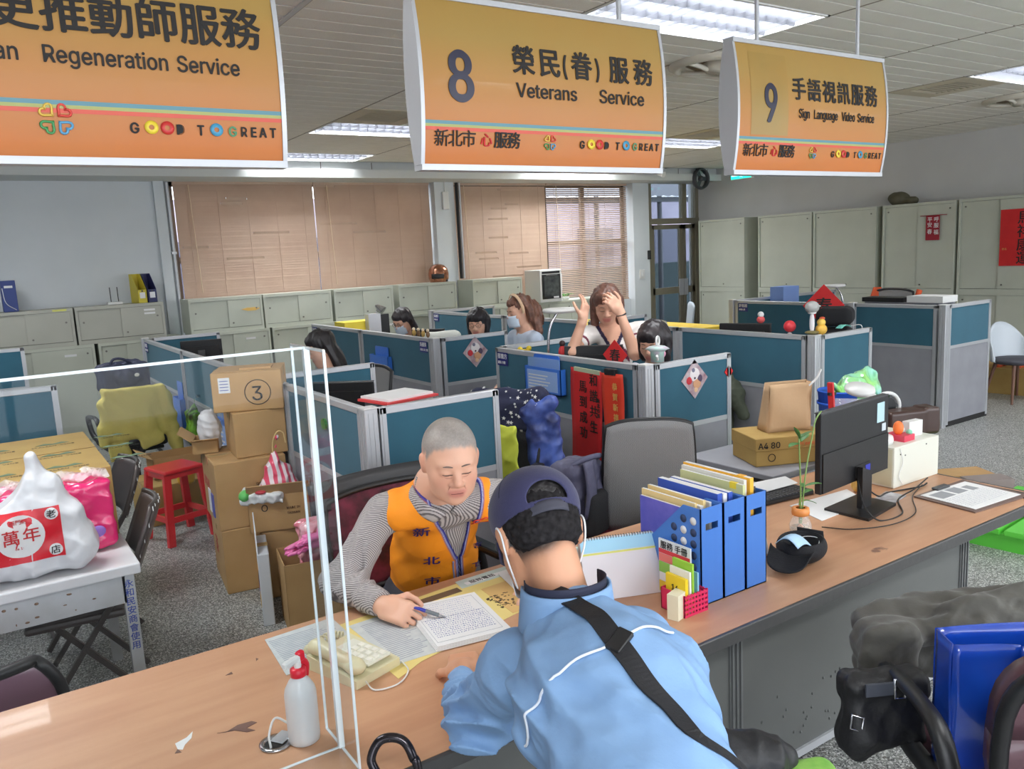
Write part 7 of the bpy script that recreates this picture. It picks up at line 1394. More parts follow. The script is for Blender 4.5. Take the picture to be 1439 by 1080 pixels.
# ---------------------------------------------------------------- the volunteer in the orange vest
def volunteer():
    s = 1.15; H = _n((1.292, 2.375, 1.222)); f = nrm((-.27, -.87, -.20)); up = (0, 0, 1); R = Rm(f, up)
    pel, bel, chest, nb = _n((1.49, 3.0, .50)), _n((1.47, 2.89, .70)), _n((1.42, 2.76, .89)), _n((1.345, 2.575, 1.075))
    sR, sL = _n((1.165, 2.675, .995)), _n((1.545, 2.50, 1.01)); eR, eL = _n((.985, 2.66, .785)), _n((1.70, 2.46, .78)); wR, wL = _n((1.035, 2.435, .752)), _n((1.60, 2.30, .735))
    rt = nrm(sR-sL); dR = nrm((.45, -.88, -.12)); dL = nrm((-.8, -.55, -.05))
    pr = head_prims(H, f, up, s)
    neck = [cap(nb, H+s*(_n((0, -.02, -.07))@R), .056, .054, 0, .02)]
    trunk = [cap(nb, chest, .09, .12, 0, .05), cap(chest, bel, .13, .14, 0, .06), cap(bel, pel, .14, .14, 0, .06), cap(sR+(sL-sR)*.12, sL+(sR-sL)*.12, .065, .065, 0, .05)]
    arms = [cap(sR, eR, .05, .042, 0, .02), cap(eR, wR, .040, .027, 0, .02), cap(sL, eL, .05, .042, 0, .02), cap(eL, wL, .040, .027, 0, .02)]
    legs = []
    for q in (-1, 1):
        hp = pel+_n((q*.1, .03*q*0, -.02)); kn = hp+_n((-.14+q*.03, -.42, .0)); ft = kn+_n((.02, .05, -.40)); legs += [cap(hp, kn, .085, .062, 4, .03), cap(kn, ft, .058, .042, 4, .02), cap(ft, ft+_n((-.04, -.15, -.03)), .042, .036, 4, .02)]
    hands = hand_prims(wR, dR, nrm((.55, .1, -.7)), 1, 1.12, (.62, .85, .95, 1.0), thumb=.9)+hand_prims(wL, dL, (0, 0, -1), -1, 1.12, (.25, .28, .3, .35))
    allp = pr+neck+trunk+arms+legs+hands; Hn = H
    def colfn(V, C):
        L_ = (V-Hn)@R.T/s; hairline = .070+.16*np.clip(np.abs(L_[:, 0])-.04, 0, 1)**1.0*-1; y, z, x = L_[:, 1], L_[:, 2], np.abs(L_[:, 0])
        th = np.where(y > .02, .074+.25*np.clip(x-.03, 0, .03)-.9*np.clip(x-.058, 0, 1)-1.6*(.075-y).clip(0)*.55, np.where(y > -.03, .045-1.1*(.02-y)*.6, -.045))
        th = th+.003*np.sin(L_[:, 0]*300)*np.sin(y*210)
        a = 1/(1+np.exp(-(z-th)/.0035)); a = a*(np.linalg.norm(L_, axis=1) < .16)*(z > -.07)*(x < .086); a = np.where((x > .0765) & (np.abs(y+.008) < .026) & (z < .032), 0, a)
        hair = np.array(lin((150, 142, 136))[:3])*(1+.22*(np.random.RandomState(1).rand(len(V))-.5)+.10*np.sin(V@_n((60, 25, 40))))[:, None]
        C = C*(1-a[:, None])+hair*a[:, None]
        # a little colour in cheeks, nose and ears
        b = np.exp(-((x-.04)**2+(y-.07)**2+(z+.03)**2)/.0006)+np.exp(-((x)**2+(y-.1)**2+(z+.03)**2)/.0003)+(x > .079)*.7
        t_ = np.array(lin((206, 128, 110))[:3]); b = np.clip(b*.35, 0, .4)[:, None]*(np.linalg.norm(L_, axis=1) < .16)[:, None]; return C*(1-b)+t_*b
    o = body_obj('person', 'person in an orange vest over a striped shirt, sitting behind the counter and writing', allp, .0045, PAL, colfn=colfn)
    face_lines(o, H, f, up, s, (118, 100, 92), w_=.0026); face_creases(o, H, f, up, s)
    # --- shirt
    Ms = mat('striped shirt', (150, 144, 144), .85)
    N, L, b = nodes(Ms); tc = N.new('ShaderNodeTexCoord')
    wv = N.new('ShaderNodeTexWave'); wv.bands_direction = 'DIAGONAL'; wv.inputs['Scale'].default_value = 62; wv.inputs['Distortion'].default_value = .3; wv.inputs['Detail Scale'].default_value = .3; L(tc.outputs['Object'], wv.inputs[0])
    w2 = N.new('ShaderNodeTexWave'); w2.bands_direction = 'Z'; w2.inputs['Scale'].default_value = 70; w2.inputs['Distortion'].default_value = .2; L(tc.outputs['Object'], w2.inputs[0])
    mm = N.new('ShaderNodeMath'); mm.operation = 'MULTIPLY_ADD'; mm.inputs[1].default_value = .4; L(w2.outputs[0], mm.inputs[0]); L(wv.outputs[0], mm.inputs[2])
    r = N.new('ShaderNodeValToRGB'); r.color_ramp.elements[0].position = .35; r.color_ramp.elements[0].color = lin((96, 90, 92)); r.color_ramp.elements[1].position = .8; r.color_ramp.elements[1].color = lin((188, 182, 180)); L(mm.outputs[0], r.inputs[0]); L(r.outputs[0], b.inputs['Base Color'])
    sh = [cap(nb-_n((0, 0, .02)), chest, .09, .135, 0, .05), cap(chest, bel, .145, .155, 0, .06), cap(bel, pel, .155, .155, 0, .06), cap(sR+(sL-sR)*.12, sL+(sR-sL)*.12, .075, .075, 0, .05),
          cap(sR, eR, .068, .064, 0, .03), cap(eR, wR-dR*.0, .064, .046, 0, .03), cap(sL, eL, .068, .064, 0, .03), cap(eL, wL, .062, .045, 0, .03), ell(eR+_n((-.01, .0, -.0)), (.075, .07, .05), None, 0, .03)]
    cut_n = [cap(nb+_n((0, -.035, .0)), H, .060, .058)]
    wr = wR-nrm(eR-wR)*-.0; aR = nrm(wR-eR); aL = nrm(wL-eL)
    def fsh(P, d):
        d = cut(d, field(P, cut_n), .008)
        for w_, a in ((wR, aR), (wL, aL)): pl = (P-(w_-a*.012))@a; d = np.where((np.linalg.norm(P-w_, axis=1) < .09), np.maximum(d, pl), d)
        return np.maximum(d, -(P[:, 2]-.44))
    sleeve = lambda P: .006*np.sin(((P-eR)@nrm(wR-eR))*110+3*np.sin(P[:, 0]*30))*(np.linalg.norm(P-eR, axis=1) < .17)+.0
    q = sdf_obj('shirt', sh, Ms, o, .006, fn=fsh, disp=blend(sleeve, ndisp(.004, 26, 3, 1)))
    # collar wings
    hor_ = nrm((-.43, -.9, 0))
    fw = nrm(np.cross(rt, nrm(nb-bel))); fw = fw if fw[1] < 0 else -fw
    for s_ in (-1, 1):
        c0 = nb+rt*s_*.082+fw*.03+_n((0, 0, .035)); c1 = nb+rt*(s_*.008-.022)+fw*.10+_n((0, 0, -.005)); c2 = c1+rt*s_*.042+_n((0, 0, -.045)); c3 = nb+rt*s_*.105+fw*.04+_n((0, 0, -.005))
        g = [(c0*(1-i/8)+c1*i/8)*(1-j/5)+(c3*(1-i/8)+c2*i/8)*j/5 for j in range(6) for i in range(9)]; P, Nn = snap(sh, g, .006)
        P = P+Nn*(np.array([.004*math.sin(PI*min(1, .15+.2*j)) for j in range(6) for i in range(9)])[:, None]); Pg = P.reshape(6, 9, 3); MB().grid(lambda u, v: Pg[int(round(v*5)), int(round(u*8))], 8, 5, .004).build('collar_wing', Ms, o)
    MB().grid(lambda u, v: Vector(nb+_n((0, -.012, .018)))+Vector(tuple((rt*math.cos(-.25+3.6*u)-hor_*math.sin(-.25+3.6*u))*(.084+.012*v)))+Vector((0, 0, .042*(1-v)-.008)), 22, 4, .005).build('collar_stand', Ms, o)
    # --- vest
    Mv = mat('orange vest', (250, 152, 28), .7, vcol=True, bump=.15, bscale=220)
    vt = [cap(nb-_n((0, 0, .025)), chest, .095, .146, 0, .05), cap(chest, bel, .157, .168, 0, .06), cap(bel, pel, .168, .168, 0, .06), cap(sR+(sL-sR)*.14, sL+(sR-sL)*.14, .082, .082, 0, .06)]
    armc = [cap(sR+(sR-sL)*.20+_n((0, 0, -.035)), eR+(sR-sL)*.10, .078, .095), cap(sL+(sL-sR)*.20+_n((0, 0, -.035)), eL+(sL-sR)*.10, .078, .095)]
    V0 = chest+fw*.15+_n((0, 0, -.085))-rt*.075; upv = nrm(nb-bel); nk = [cap(nb+fw*.01+_n((0, 0, .01)), H, .078, .10)]
    def vcut(P):
        l = P-V0; x = l@rt; z = l@upv; y = (P-chest)@fw; e = np.maximum(np.abs(x)-.008-.25*z.clip(0)**1.05, .0-y); return np.maximum(e, -(z+.18)*1.0) if False else np.where(z < 0, np.maximum(np.abs(x)-.004, -y), e)
    def fv(P, d):
        d = cut(d, field(P, armc), .006); d = cut(d, field(P, nk), .006); d = np.maximum(d, -vcut(P)); return np.maximum(d, -(P[:, 2]-.47))
    def cv(V, C):
        e = np.minimum(np.minimum(field(V, armc), field(V, nk)), vcut(V)); e2 = vcut(V); a = 1/(1+np.exp((e-.012)/.0012)); nv = np.array(lin((44, 46, 140))[:3]); st = np.exp(-((e2-.006)/.0022)**2)*.8*(e2 < .02)
        C = C*(1-a[:, None])+nv*a[:, None]; wc = np.array(lin((200, 206, 236))[:3]); return C*(1-st[:, None])+wc*st[:, None]
    q = sdf_obj('orange_vest', vt, Mv, o, .004, colors=[(252, 152, 24)], colfn=cv, fn=fv, disp=ndisp(.004, 18, 9, 1))
    Mp = mat('vest print', (56, 40, 120), .6); uu = nrm(_n((0, 0, 1))-fw*fw[2]); rx = nrm(np.cross(uu, fw)); rx = rx if rx[0] > 0 else -rx
    nv_ = (-.44, -.85, .30)
    for p0, ch in (((1.248, 2.622, 0.893), '新'), ((1.264, 2.59, 0.781), '北'), ((1.255, 2.58, 0.698), '市'), ((1.432, 2.489, 0.827), '志'), ((1.419, 2.482, 0.748), '工')): on_surface(ch, p0, rx, uu, .068 if ch in '新北市' else .048, Mp, q, vt, bold=.0010, off=.004, n=nv_)
    c_ = _n((1.471, 2.48, 0.913)); Fl = lambda a, r_: c_+rx*r_*math.cos(a)*(1+.16*math.cos(5*a))+uu*r_*1.1*math.sin(a)*(1+.16*math.cos(5*a))
    P, Nn = snap(vt, [Fl(2*PI*k/40, .036) for k in range(40)], .003); MB().tube([tuple(p) for p in P], .0024, 5, closed=True).build('flower_logo', mat('logo red', (216, 60, 40), .6), q)
    on_surface('0', c_-rx*.018-uu*.022, rx, uu, .05, Mp, q, vt, bold=.0008, off=.004, name='logo_figure', n=nv_)
    zp = [V0+upv*(-.10+.012*k)+fw*.03 for k in range(10)]; P, Nn = snap(vt, zp, .002); MB().tube([tuple(p) for p in P], .0035, 6).build('zipper', mat('zip', (150, 160, 210), .4), q)
    # --- trousers
    tr = [cap(p[1], p[2], p[3]+.012, p[4]+.014, 0, .03) for p in legs if p[2][2] > .04 and p[1][2] > .1]+[cap(pel+_n((-.05, 0, -.02)), pel+_n((.05, 0, -.02)), .15, .15, 0, .05)]
    sdf_obj('trousers', tr, mat('dark trousers', (54, 56, 66), .8), o, .012, fn=lambda P, d: np.maximum(d, P[:, 2]-.60))
    for p in legs:
        if p[1][2] < .15: MB().ell(tuple((p[1]+p[2])/2), (.06, .14, .05)).build('shoe', M_blk, o)
volunteer()
# ---------------------------------------------------------------- the visitor in the blue jacket and cap
def visitor():
    s = 1.08; H = _n((.958, 1.385, 1.303)); f = nrm((.20, .72, -.66)); up = nrm((.1, .35, .9)); R = Rm(f, up)
    pel, bel, chest, nb = _n((.76, .70, .88)), _n((.81, .87, 1.0)), _n((.90, 1.10, 1.08)), _n((.94, 1.275, 1.175))
    sL, sR = _n((.875, 1.37, 1.03)), _n((1.10, 1.24, 1.05)); eL, eR = _n((.885, 1.575, .795)), _n((1.27, 1.50, .80)); wL, wR = _n((1.01, 1.865, .760)), _n((1.33, 1.80, .752))
    dL, dR = nrm((.5, .8, -.02)), nrm((.1, .95, -.05))
    col = [SKIN2, (40, 38, 38), (180, 110, 100), (50, 40, 36), (44, 46, 56), (150, 110, 96)]
    allp = head_prims(H, f, up, s, masked=True)+[cap(nb, H+s*(_n((0, -.035, -.06))@R), .056, .054, 0, .02), cap(nb-_n((0, .02, .03)), chest, .055, .11, 0, .04), cap(chest, bel, .125, .125, 0, .05), cap(bel, pel, .125, .13, 0, .05), cap(sL, sR, .06, .06, 0, .05),
            cap(sL, eL, .048, .04, 0, .02), cap(eL, wL, .04, .028, 0, .02), cap(sR, eR, .048, .04, 0, .02), cap(eR, wR, .04, .028, 0, .02)]
    for q, fx in ((-1, -.02), (1, .05)):
        hp = pel+_n((q*.09, .02, -.04)); kn = _n((.78+q*.11, .90, .48)); ft = _n((.78+q*.12, .83, .07)); allp += [cap(hp, kn, .085, .06, 4, .03), cap(kn, ft, .056, .042, 4, .02), cap(ft, ft+_n((0, .16, -.03)), .045, .036, 4, .02)]
    allp += hand_prims(wL, dL, (.1, 0, -1), 1, 1.1, (.55, .6, .65, .7), thumb=.6)+hand_prims(wR, dR, (0, 0, -1), -1, 1.1, (.2, .25, .3, .3))
    def colfn(V, C):
        L_ = (V-H)@R.T/s; x, y, z = np.abs(L_[:, 0]), L_[:, 1], L_[:, 2]
        th = np.where(y > .03, .06, np.where(y > -.02, .028-.8*(.03-y), -.058+.02*np.sin(L_[:, 0]*60)*.4)); a = 1/(1+np.exp(-(z-th)/.005)); a = a*(np.linalg.norm(L_, axis=1) < .15)
        a = np.where((x > .0745) & (np.abs(y+.008) < .028) & (z < .034), 0, a); n_ = (.5+.5*np.sin(V@_n((260, 90, 60))+3*np.sin(V@_n((20, 160, 190)))))**3; hc = np.array(lin((34, 31, 32))[:3])+n_[:, None]*.05; return C*(1-a[:, None])+hc*a[:, None]
    o = body_obj('person', 'person in a light blue jacket and navy cap bending over the counter', allp, .005, col, colfn=colfn)
    # hair under the cap
    hp_ = [ell(H+s*(_n((0, -.018, .02))@R), _n((.081, .094, .085))*s, R), ell(H+s*(_n((0, -.055, -.02))@R), _n((.066, .045, .045))*s, R, 0, .02)]
    nh = ndisp(.0035, 150, 4, 1)
    def hf(P, d):
        L_ = (P-H)@R.T/s; x, y, z = np.abs(L_[:, 0]), L_[:, 1], L_[:, 2]; th = np.where(y > .0, .03+.9*y, np.where(y > -.03, .03+2.4*y*1.0, -.052)); return np.maximum(d, (th-z)*s*.8)
    q = sdf_obj('hair', hp_, mat('short black hair', (20, 18, 19), .8, var=(46, 44, 46), vscale=90, vamt=.3, spec=.15), o, .0035, fn=hf, disp=nh)
    # cap: crown with a back opening and adjusting band, brim in front
    Mc = mat('navy cap cloth', (48, 48, 84), .85, bump=.12, bscale=300, sheen=.15); cp = [ell(H+s*(_n((0, -.008, .045))@R), _n((.092, .109, .088))*s, R)]; cin = [ell(H+s*(_n((0, -.008, .042))@R), _n((.087, .104, .083))*s, R)]
    op = [ell(H+s*(_n((0, -.115, .030))@R), _n((.042, .05, .034))*s, R)]
    def cf(P, d):
        L_ = (P-H)@R.T/s; z = L_[:, 2]; y = L_[:, 1]; d = np.maximum(d, -(field(P, cin))); d = np.maximum(d, (.012+.12*(y+.0)*-.25-z)*s); return cut(d, np.maximum(field(P, op), ((.026)-z)*s), .003)
    q = sdf_obj('cap_crown', cp, Mc, o, .0028, fn=cf)
    W = lambda p: Vector(H+s*(_n(p)@R))
    MB().grid(lambda u, v: W((.062*math.sin((u-.5)*1.45)*1.15, -.118*math.cos((u-.5)*1.45)+.002, .003+.022*v-.004)), 14, 3, .003).build('cap_back_band', mat('cap band', (62, 62, 74), .8), o)
    def br(u, v): a = (u-.5)*2.5; rx_, ry_ = .088+.0*v, .100; return W((rx_*math.sin(a)*(1-.1*v), ry_*math.cos(a)-.01+.075*v*math.cos(a)**.8 if math.cos(a) > 0 else -.01, .018-.018*v-.02*math.sin(a)**2*v))
    MB().grid(br, 16, 5, .004).build('cap_brim', Mc, o)
    for k in range(6):
        a = k*PI/3; P, Nn = snap(cp, [H+s*(_n((.09*math.sin(a)*math.sin(t_), -.008+.1*math.cos(a)*math.sin(t_), .045+.088*math.cos(t_)))@R) for t_ in [.08+.13*j for j in range(11)]], .0002)
        if abs(math.cos(a)+1) > .2: MB().tube([tuple(p) for p in P], .0009, 4).build('cap_seam', mat('seam navy', (36, 36, 64), .8), o)
    MB().ell(tuple(W((0, -.008, .135))), (.008, .008, .005)).build('cap_button', Mc, o)
    # mask, straps and glasses
    Mm = mat('white mask', (232, 236, 240), .7); MB().grid(lambda u, v: W((.066*math.sin((u-.5)*2.5), .03+.082*math.cos((u-.5)*2.5)*(1-.1*(2*v-1)**2), -.012-.085*v)), 18, 8, .002).build('face_mask', Mm, o)
    for s_ in (-1, 1):
        MB().tube(bez([W((s_*.062, .045, -.03)), W((s_*.078, .015, -.0)), W((s_*.088, -.018, .018)), W((s_*.087, -.034, -.005)), W((s_*.080, -.012, -.045)), W((s_*.06, .035, -.09))], 5), .0022, 5).build('mask_loop', Mm, o)
        MB().tube(bez([W((s_*.05, .088, .008)), W((s_*.074, .07, .008)), W((s_*.084, -.01, .008))], 4), .0018, 5).tube([W((s_*(.031)+.021*math.cos(a), .093-.004*abs(math.cos(a)), .0+.016*math.sin(a))) for a in [2*PI*k/16 for k in range(16)]], .0014, 5, closed=True).build('glasses', M_dgrey, o)
    # --- jacket
    Mj = mat('light blue jacket', (132, 168, 210), .75, var=(124, 160, 203), vscale=5, bump=.08, bscale=120)
    jk = [cap(nb+_n((0, -.03, -.035)), chest, .100, .148, 0, .07), cap(chest, bel, .150, .155, 0, .07), cap(bel, pel, .155, .150, 0, .07), cap(sL+(sR-sL)*.05, sR+(sL-sR)*.05, .082, .082, 0, .06),
          cap(sL, eL, .074, .078, 0, .05), cap(eL, wL-dL*.04, .074, .048, 0, .04), cap(sR, eR, .080, .078, 0, .05), cap(eR, wR-dR*.02, .072, .05, 0, .04), ell(eL+_n((-.01, -.03, -.01)), (.078, .08, .07), None, 0, .04), cap(pel+_n((-.12, -.02, -.03)), pel+_n((.12, -.02, -.03)), .13, .13, 0, .06), ell(chest+_n((.10, -.02, -.02)), (.09, .14, .11), None, 0, .07), ell(chest+_n((-.08, .03, -.02)), (.09, .13, .11), None, 0, .07)]
    ncut = [cap(nb+_n((.005, .02, .012)), H, .066, .07)]; aL = nrm(wL-eL); aR = nrm(wR-eR)
    def fj(P, d):
        d = cut(d, field(P, ncut), .008)
        for w_, a, b_ in ((wL, aL, .035), (wR, aR, .01)): d = np.where(np.linalg.norm(P-w_, axis=1) < .11, np.maximum(d, (P-(w_-a*b_))@a), d)
        d = np.maximum(d, -(P[:, 2]-.715)*np.where(P[:, 1] > 1.655, 1, -9)*1) if False else np.where(P[:, 1] > 1.64, np.maximum(d, .712-P[:, 2]), d)
        return np.maximum(d, .78-P[:, 2]-.0*P[:, 0]) if True else d
    def fold(P):
        u = P-chest; r_ = np.zeros(len(P))
        for (c_, dr, amp, wl, w_) in ((_n((.80, 1.52, .86)), nrm((.5, .5, .6)), .016, 95, .14), (_n((.90, 1.68, .80)), nrm((.6, .75, 0)), .013, 120, .12), (_n((.74, 1.15, 1.10)), nrm((.7, -.3, .5)), .012, 60, .16), (_n((1.10, 1.02, 1.06)), nrm((.8, .5, -.2)), .011, 50, .18), (_n((.85, .92, 1.12)), nrm((.95, .1, 0)), .009, 44, .18)):
            l = P-c_; g = np.exp(-(l*l).sum(1)/(w_*w_)); r_ += amp*g*(1-2*np.abs(np.sin((l@dr)*wl*.5+1.3*np.sin(l[:, 2]*18+l[:, 0]*9))))
        return r_
    dj = blend(fold, ndisp(.008, 14, 5, 1), ndisp(.0025, 45, 8, 1)); q = sdf_obj('jacket', jk, Mj, o, .0048, fn=fj, disp=dj)
    # collar
    MB().grid(lambda u, v: Vector(nb+_n((.0, -.004, .005)))+Vector(((.088+.008*v)*math.cos(-3.9+4.0*u), (.084+.012*v)*math.sin(-3.9+4.0*u), .046-.085*v+.012*math.sin(PI*u))), 20, 6, .006).build('collar', Mj, o)
    MB().grid(lambda u, v: Vector(nb+_n((.0, -.002, .03)))+Vector((.083*math.cos(-3.8+3.8*u), .079*math.sin(-3.8+3.8*u), .036-.04*v+.012*math.sin(PI*u))), 20, 4, .003).build('inner_collar', mat('dark navy lining', (34, 38, 60), .8), o)
    F = lambda P, d: fj(P, d-dj(P))
    Mw = mat('white piping', (226, 232, 240), .6)
    def line(nm, pts, r=.0026): P, Nn = snap(jk, np.array([tuple(p) for p in bez(pts, 8)]), .0045, lambda P, d: d-dj(P)); P = smooth_path(P, 2); MB().tube([tuple(p) for p in P], r, 5).build(nm, Mw, q)
    line('yoke_piping', [(.672, 1.119, 1.064), (.711, 1.102, 1.108), (.749, 1.084, 1.145), (.80, 1.06, 1.18), (.862, 1.034, 1.209), (.95, 1.035, 1.225), (1.03, 1.037, 1.22)])
    # shoulder strap and bag
    Mst = mat('black strap', (24, 24, 28), .7, bump=.2, bscale=300)
    ribbon('shoulder_strap', jk, [(.865, 1.32, 1.21), (.880, 1.27, 1.262), (.892, 1.20, 1.245), (.882, 1.11, 1.233), (.865, 1.016, 1.209), (.855, .931, 1.165), (.855, .85, 1.09), (.87, .80, 1.0)], .038, .003, Mst, o, .004, fn=lambda P, d: d-dj(P))
    P, Nn = snap(jk, [(.875, 1.03, 1.21)], .006, lambda P, d: d-dj(P)); MB().obox(tuple(P[0]), tuple(Nn[0]), .05, .03, .010, up=(.3, -.9, -.2), ch=.002).build('strap_slider', M_blk, o)
    t = thing('sling_bag', 'black and leaf green sling bag at the visitor\'s hip', 'bag', (1.02, .90, .80), -.5)
    sdf_obj('black_part', [cap((-.08, 0, .24), (.10, .02, .18), .035, .03), rbox((-.02, 0, .14), (.11, .05, .11), .04, k=.03)], mat('black nylon'), t, .005, disp=ndisp(.006, 36, 3, 1))
    sdf_obj('green_part', [rbox((.06, -.01, .06), (.13, .05, .12), .03)], mat('leaf print green', (86, 150, 52), .5, var=(150, 196, 96), vscale=22, vamt=.6), t, .006, disp=ndisp(.004, 30, 2))
    tr = [p for p in allp if p[0] == 'c' and p[-2] == 4 and p[1][2] > .1]; sdf_obj('trousers', [cap(p[1], p[2], p[3]+.014, p[4]+.016, 0, .03) for p in tr]+[cap(pel+_n((-.05, 0, -.04)), pel+_n((.05, 0, -.04)), .135, .135, 0, .04)], mat('dark trousers'), o, .012, fn=lambda P, d: np.maximum(d, P[:, 2]-.9))
    for x in (-.12, .12): MB().ell((.78+x, .90, .045), (.05, .14, .045)).build('shoe', M_blk, o)
visitor()
# ---------------------------------------------------------------- the office workers
def worker(label, H, f, up, s, nb, sR, sL, cloth, hair_fn, hcol=(34, 28, 28), arms=None, seated=True, vox=.0075, masked=False, glasses=False, skin=SKIN, collar=None, hands=True):
    H, nb, sR, sL = _n(H), _n(nb), _n(sR), _n(sL); f = nrm(f); R = Rm(f, up); mid = (sR+sL)/2
    pel = _n((nb[0]-f[0]*.05, nb[1]-f[1]*.05, (.50 if seated else nb[2]-.50))); hor = nrm((f[0], f[1], 0)); rt = nrm(sR-sL)
    pr = head_prims(H, f, up, s, True, masked, ears=False)+[cap(nb, H+s*(_n((0, -.02, -.07))@R), .05*s, .048*s, 0, .03), cap(nb, mid-_n((0, 0, .15)), .08, .10, 0, .05), cap(mid-_n((0, 0, .15)), pel, .10, .12, 0, .05), cap(sR, sL, .05, .05, 0, .04)]
    A = arms or ((sR, sR+hor*.03-_n((0, 0, .27))+rt*.02, sR+hor*.17-_n((0, 0, .36))-rt*.05), (sL, sL+hor*.03-_n((0, 0, .27))-rt*.02, sL+hor*.17-_n((0, 0, .36))+rt*.05))
    for k, a in enumerate(A):
        a = [_n(q) for q in a[:3]]; pr += [cap(a[0], a[1], .046*s, .040*s, 0, .02), cap(a[1], a[2], .040*s, .025*s, 0, .02)]
    H3 = [(A[0][3] if len(A[0]) > 3 else None), (A[1][3] if len(A[1]) > 3 else None)]
    for k, a in enumerate(A):
        a2 = _n(a[2]); dd = nrm(H3[k][0]) if H3[k] else nrm(a2-_n(a[1])); nn = H3[k][1] if H3[k] else (0, 0, -1); pr += hand_prims(a2, dd, nn, 1 if k == 0 else -1, s, H3[k][2] if H3[k] else (.3, .35, .4, .4))
    for q in (-1, 1):
        hp = pel+rt*q*.09; kn = hp+hor*.27 if seated else hp+hor*.03-_n((0, 0, .42)); ft = _n((kn[0], kn[1], .05)); pr += [cap(hp, kn, .08, .06, 4, .03), cap(kn, ft, .055, .04, 4, .02), cap(ft, ft+hor*.08, .04, .035, 4, .02)]
    col = [skin, hcol, (200, 120, 112), (60, 46, 40), (56, 58, 70), (150, 110, 96)]
    o = body_obj('person', label, pr, vox, col)
    face_lines(o, H, f, up, s, hcol, masked)
    hair_fn(o, H, R, s, mat('hair%d' % hcol[0], hcol, .45, var=tuple(min(255, int(c*1.7)+8) for c in hcol), vscale=30, vamt=.5))
    b_ = [cap(nb-_n((0, 0, .03)), mid-_n((0, 0, .15)), .085, .118, 0, .05), cap(mid-_n((0, 0, .15)), pel+_n((0, 0, .05)), .118, .132, 0, .05), cap(sR, sL, .062, .062, 0, .05)]
    L_ = cloth.get('sleeve', 1)
    for k, a in enumerate(A):
        a = [_n(q) for q in a[:3]]; b_.append(cap(a[0], a[0]+(a[1]-a[0])*min(L_, 1), .060*s, .056*s, 0, .03))
        if L_ > 1: b_.append(cap(a[1], a[1]+(a[2]-a[1])*.9, .054*s, .036*s, 0, .02))
    nc = [cap(nb+_n((0, 0, .005))+hor*.01, H, .055*s, .05*s)]; extra = cloth.get('fn')
    def fc(P, d):
        d = cut(d, field(P, nc), .008)
        if extra: d = extra(P, d)
        return d
    q = sdf_obj(cloth.get('name', 'top'), b_, cloth['mat'], o, vox, fn=fc, disp=ndisp(.005, 20, 3, 1), colors=cloth.get('cols'), colfn=cloth.get('colfn'))
    sdf_obj('trousers', [cap(p[1], p[2], p[3]+.012, p[4]+.014, 0, .03) for p in pr if p[0] == 'c' and p[-2] == 4 and p[1][2] > .08]+[cap(pel-rt*.05, pel+rt*.05, .125, .125, 0, .03)], mat('office trousers', (50, 52, 66), .8), o, .014)
    if glasses:
        W = lambda p: Vector(H+s*(_n(p)@R)); gm = MB()
        for s_ in (-1, 1): gm.tube([W((s_*.031+.022*math.cos(a), .094, .0+.018*math.sin(a))) for a in [2*PI*k/16 for k in range(16)]], .0016, 5, closed=True).tube([W((s_*.052, .09, .004)), W((s_*.08, .0, .006))], .0016, 5)
        gm.tube([W((-.009, .095, .003)), W((.009, .095, .003))], .0016, 5); gm.build('glasses', mat('glasses frame', (150, 70, 60) if masked else (40, 36, 38), .3), o)
    if masked:
        W = lambda p: Vector(H+s*(_n(p)@R)); MB().grid(lambda u, v: W((.068*math.sin((u-.5)*2.5), .03+.085*math.cos((u-.5)*2.5)*(1-.1*(2*v-1)**2), -.012-.088*v)), 14, 6, .002).build('face_mask', mat('mask pale', (206, 220, 236), .7), o)
    return o, R
def hair(prims, fnn=None, amp=.004, vox=.006):
    def g(o, H, R, s, m):
        P = [(ell(H+s*(_n(p[1])@R), _n(p[2])*s, R, 0, .02*s) if p[0] == 'e' else cap(H+s*(_n(p[1])@R), H+s*(_n(p[2])@R), p[3]*s, p[4]*s, 0, .03*s)) for p in prims]
        def fn(Q, d): return fnn((Q-H)@R.T/s, d, s) if fnn else d
        nn = ndisp(amp, 60, 5, 1); sdf_obj('hair', P, m, o, vox, fn=fn, disp=lambda Q: nn(((Q-H)@R.T)*_n((1.5, 1.5, .25))))
    return g
def facecut(w_=.055, top=.055, y0=.03):
    """opens the hair in front of the face"""
    return lambda l, d, s: cut(d, np.maximum(np.maximum(np.abs(l[:, 0])-w_, l[:, 2]-top+.25*np.abs(l[:, 0])), y0-l[:, 1])*s, .01)
def sc(P, k=5.8/5.5): P = _n(P); c = _n((0, 0, 1.9)); return c+(P-c)*k
M_cream = mat('cream knit', (232, 228, 224), .8, vcol=True)
nbW = sc((3.655, 4.30, 1.355)); sRW, sLW = sc((3.50, 4.36, 1.325)), sc((3.79, 4.14, 1.34))
fW = nrm((-.60, -.70, -.38)); upv_ = None
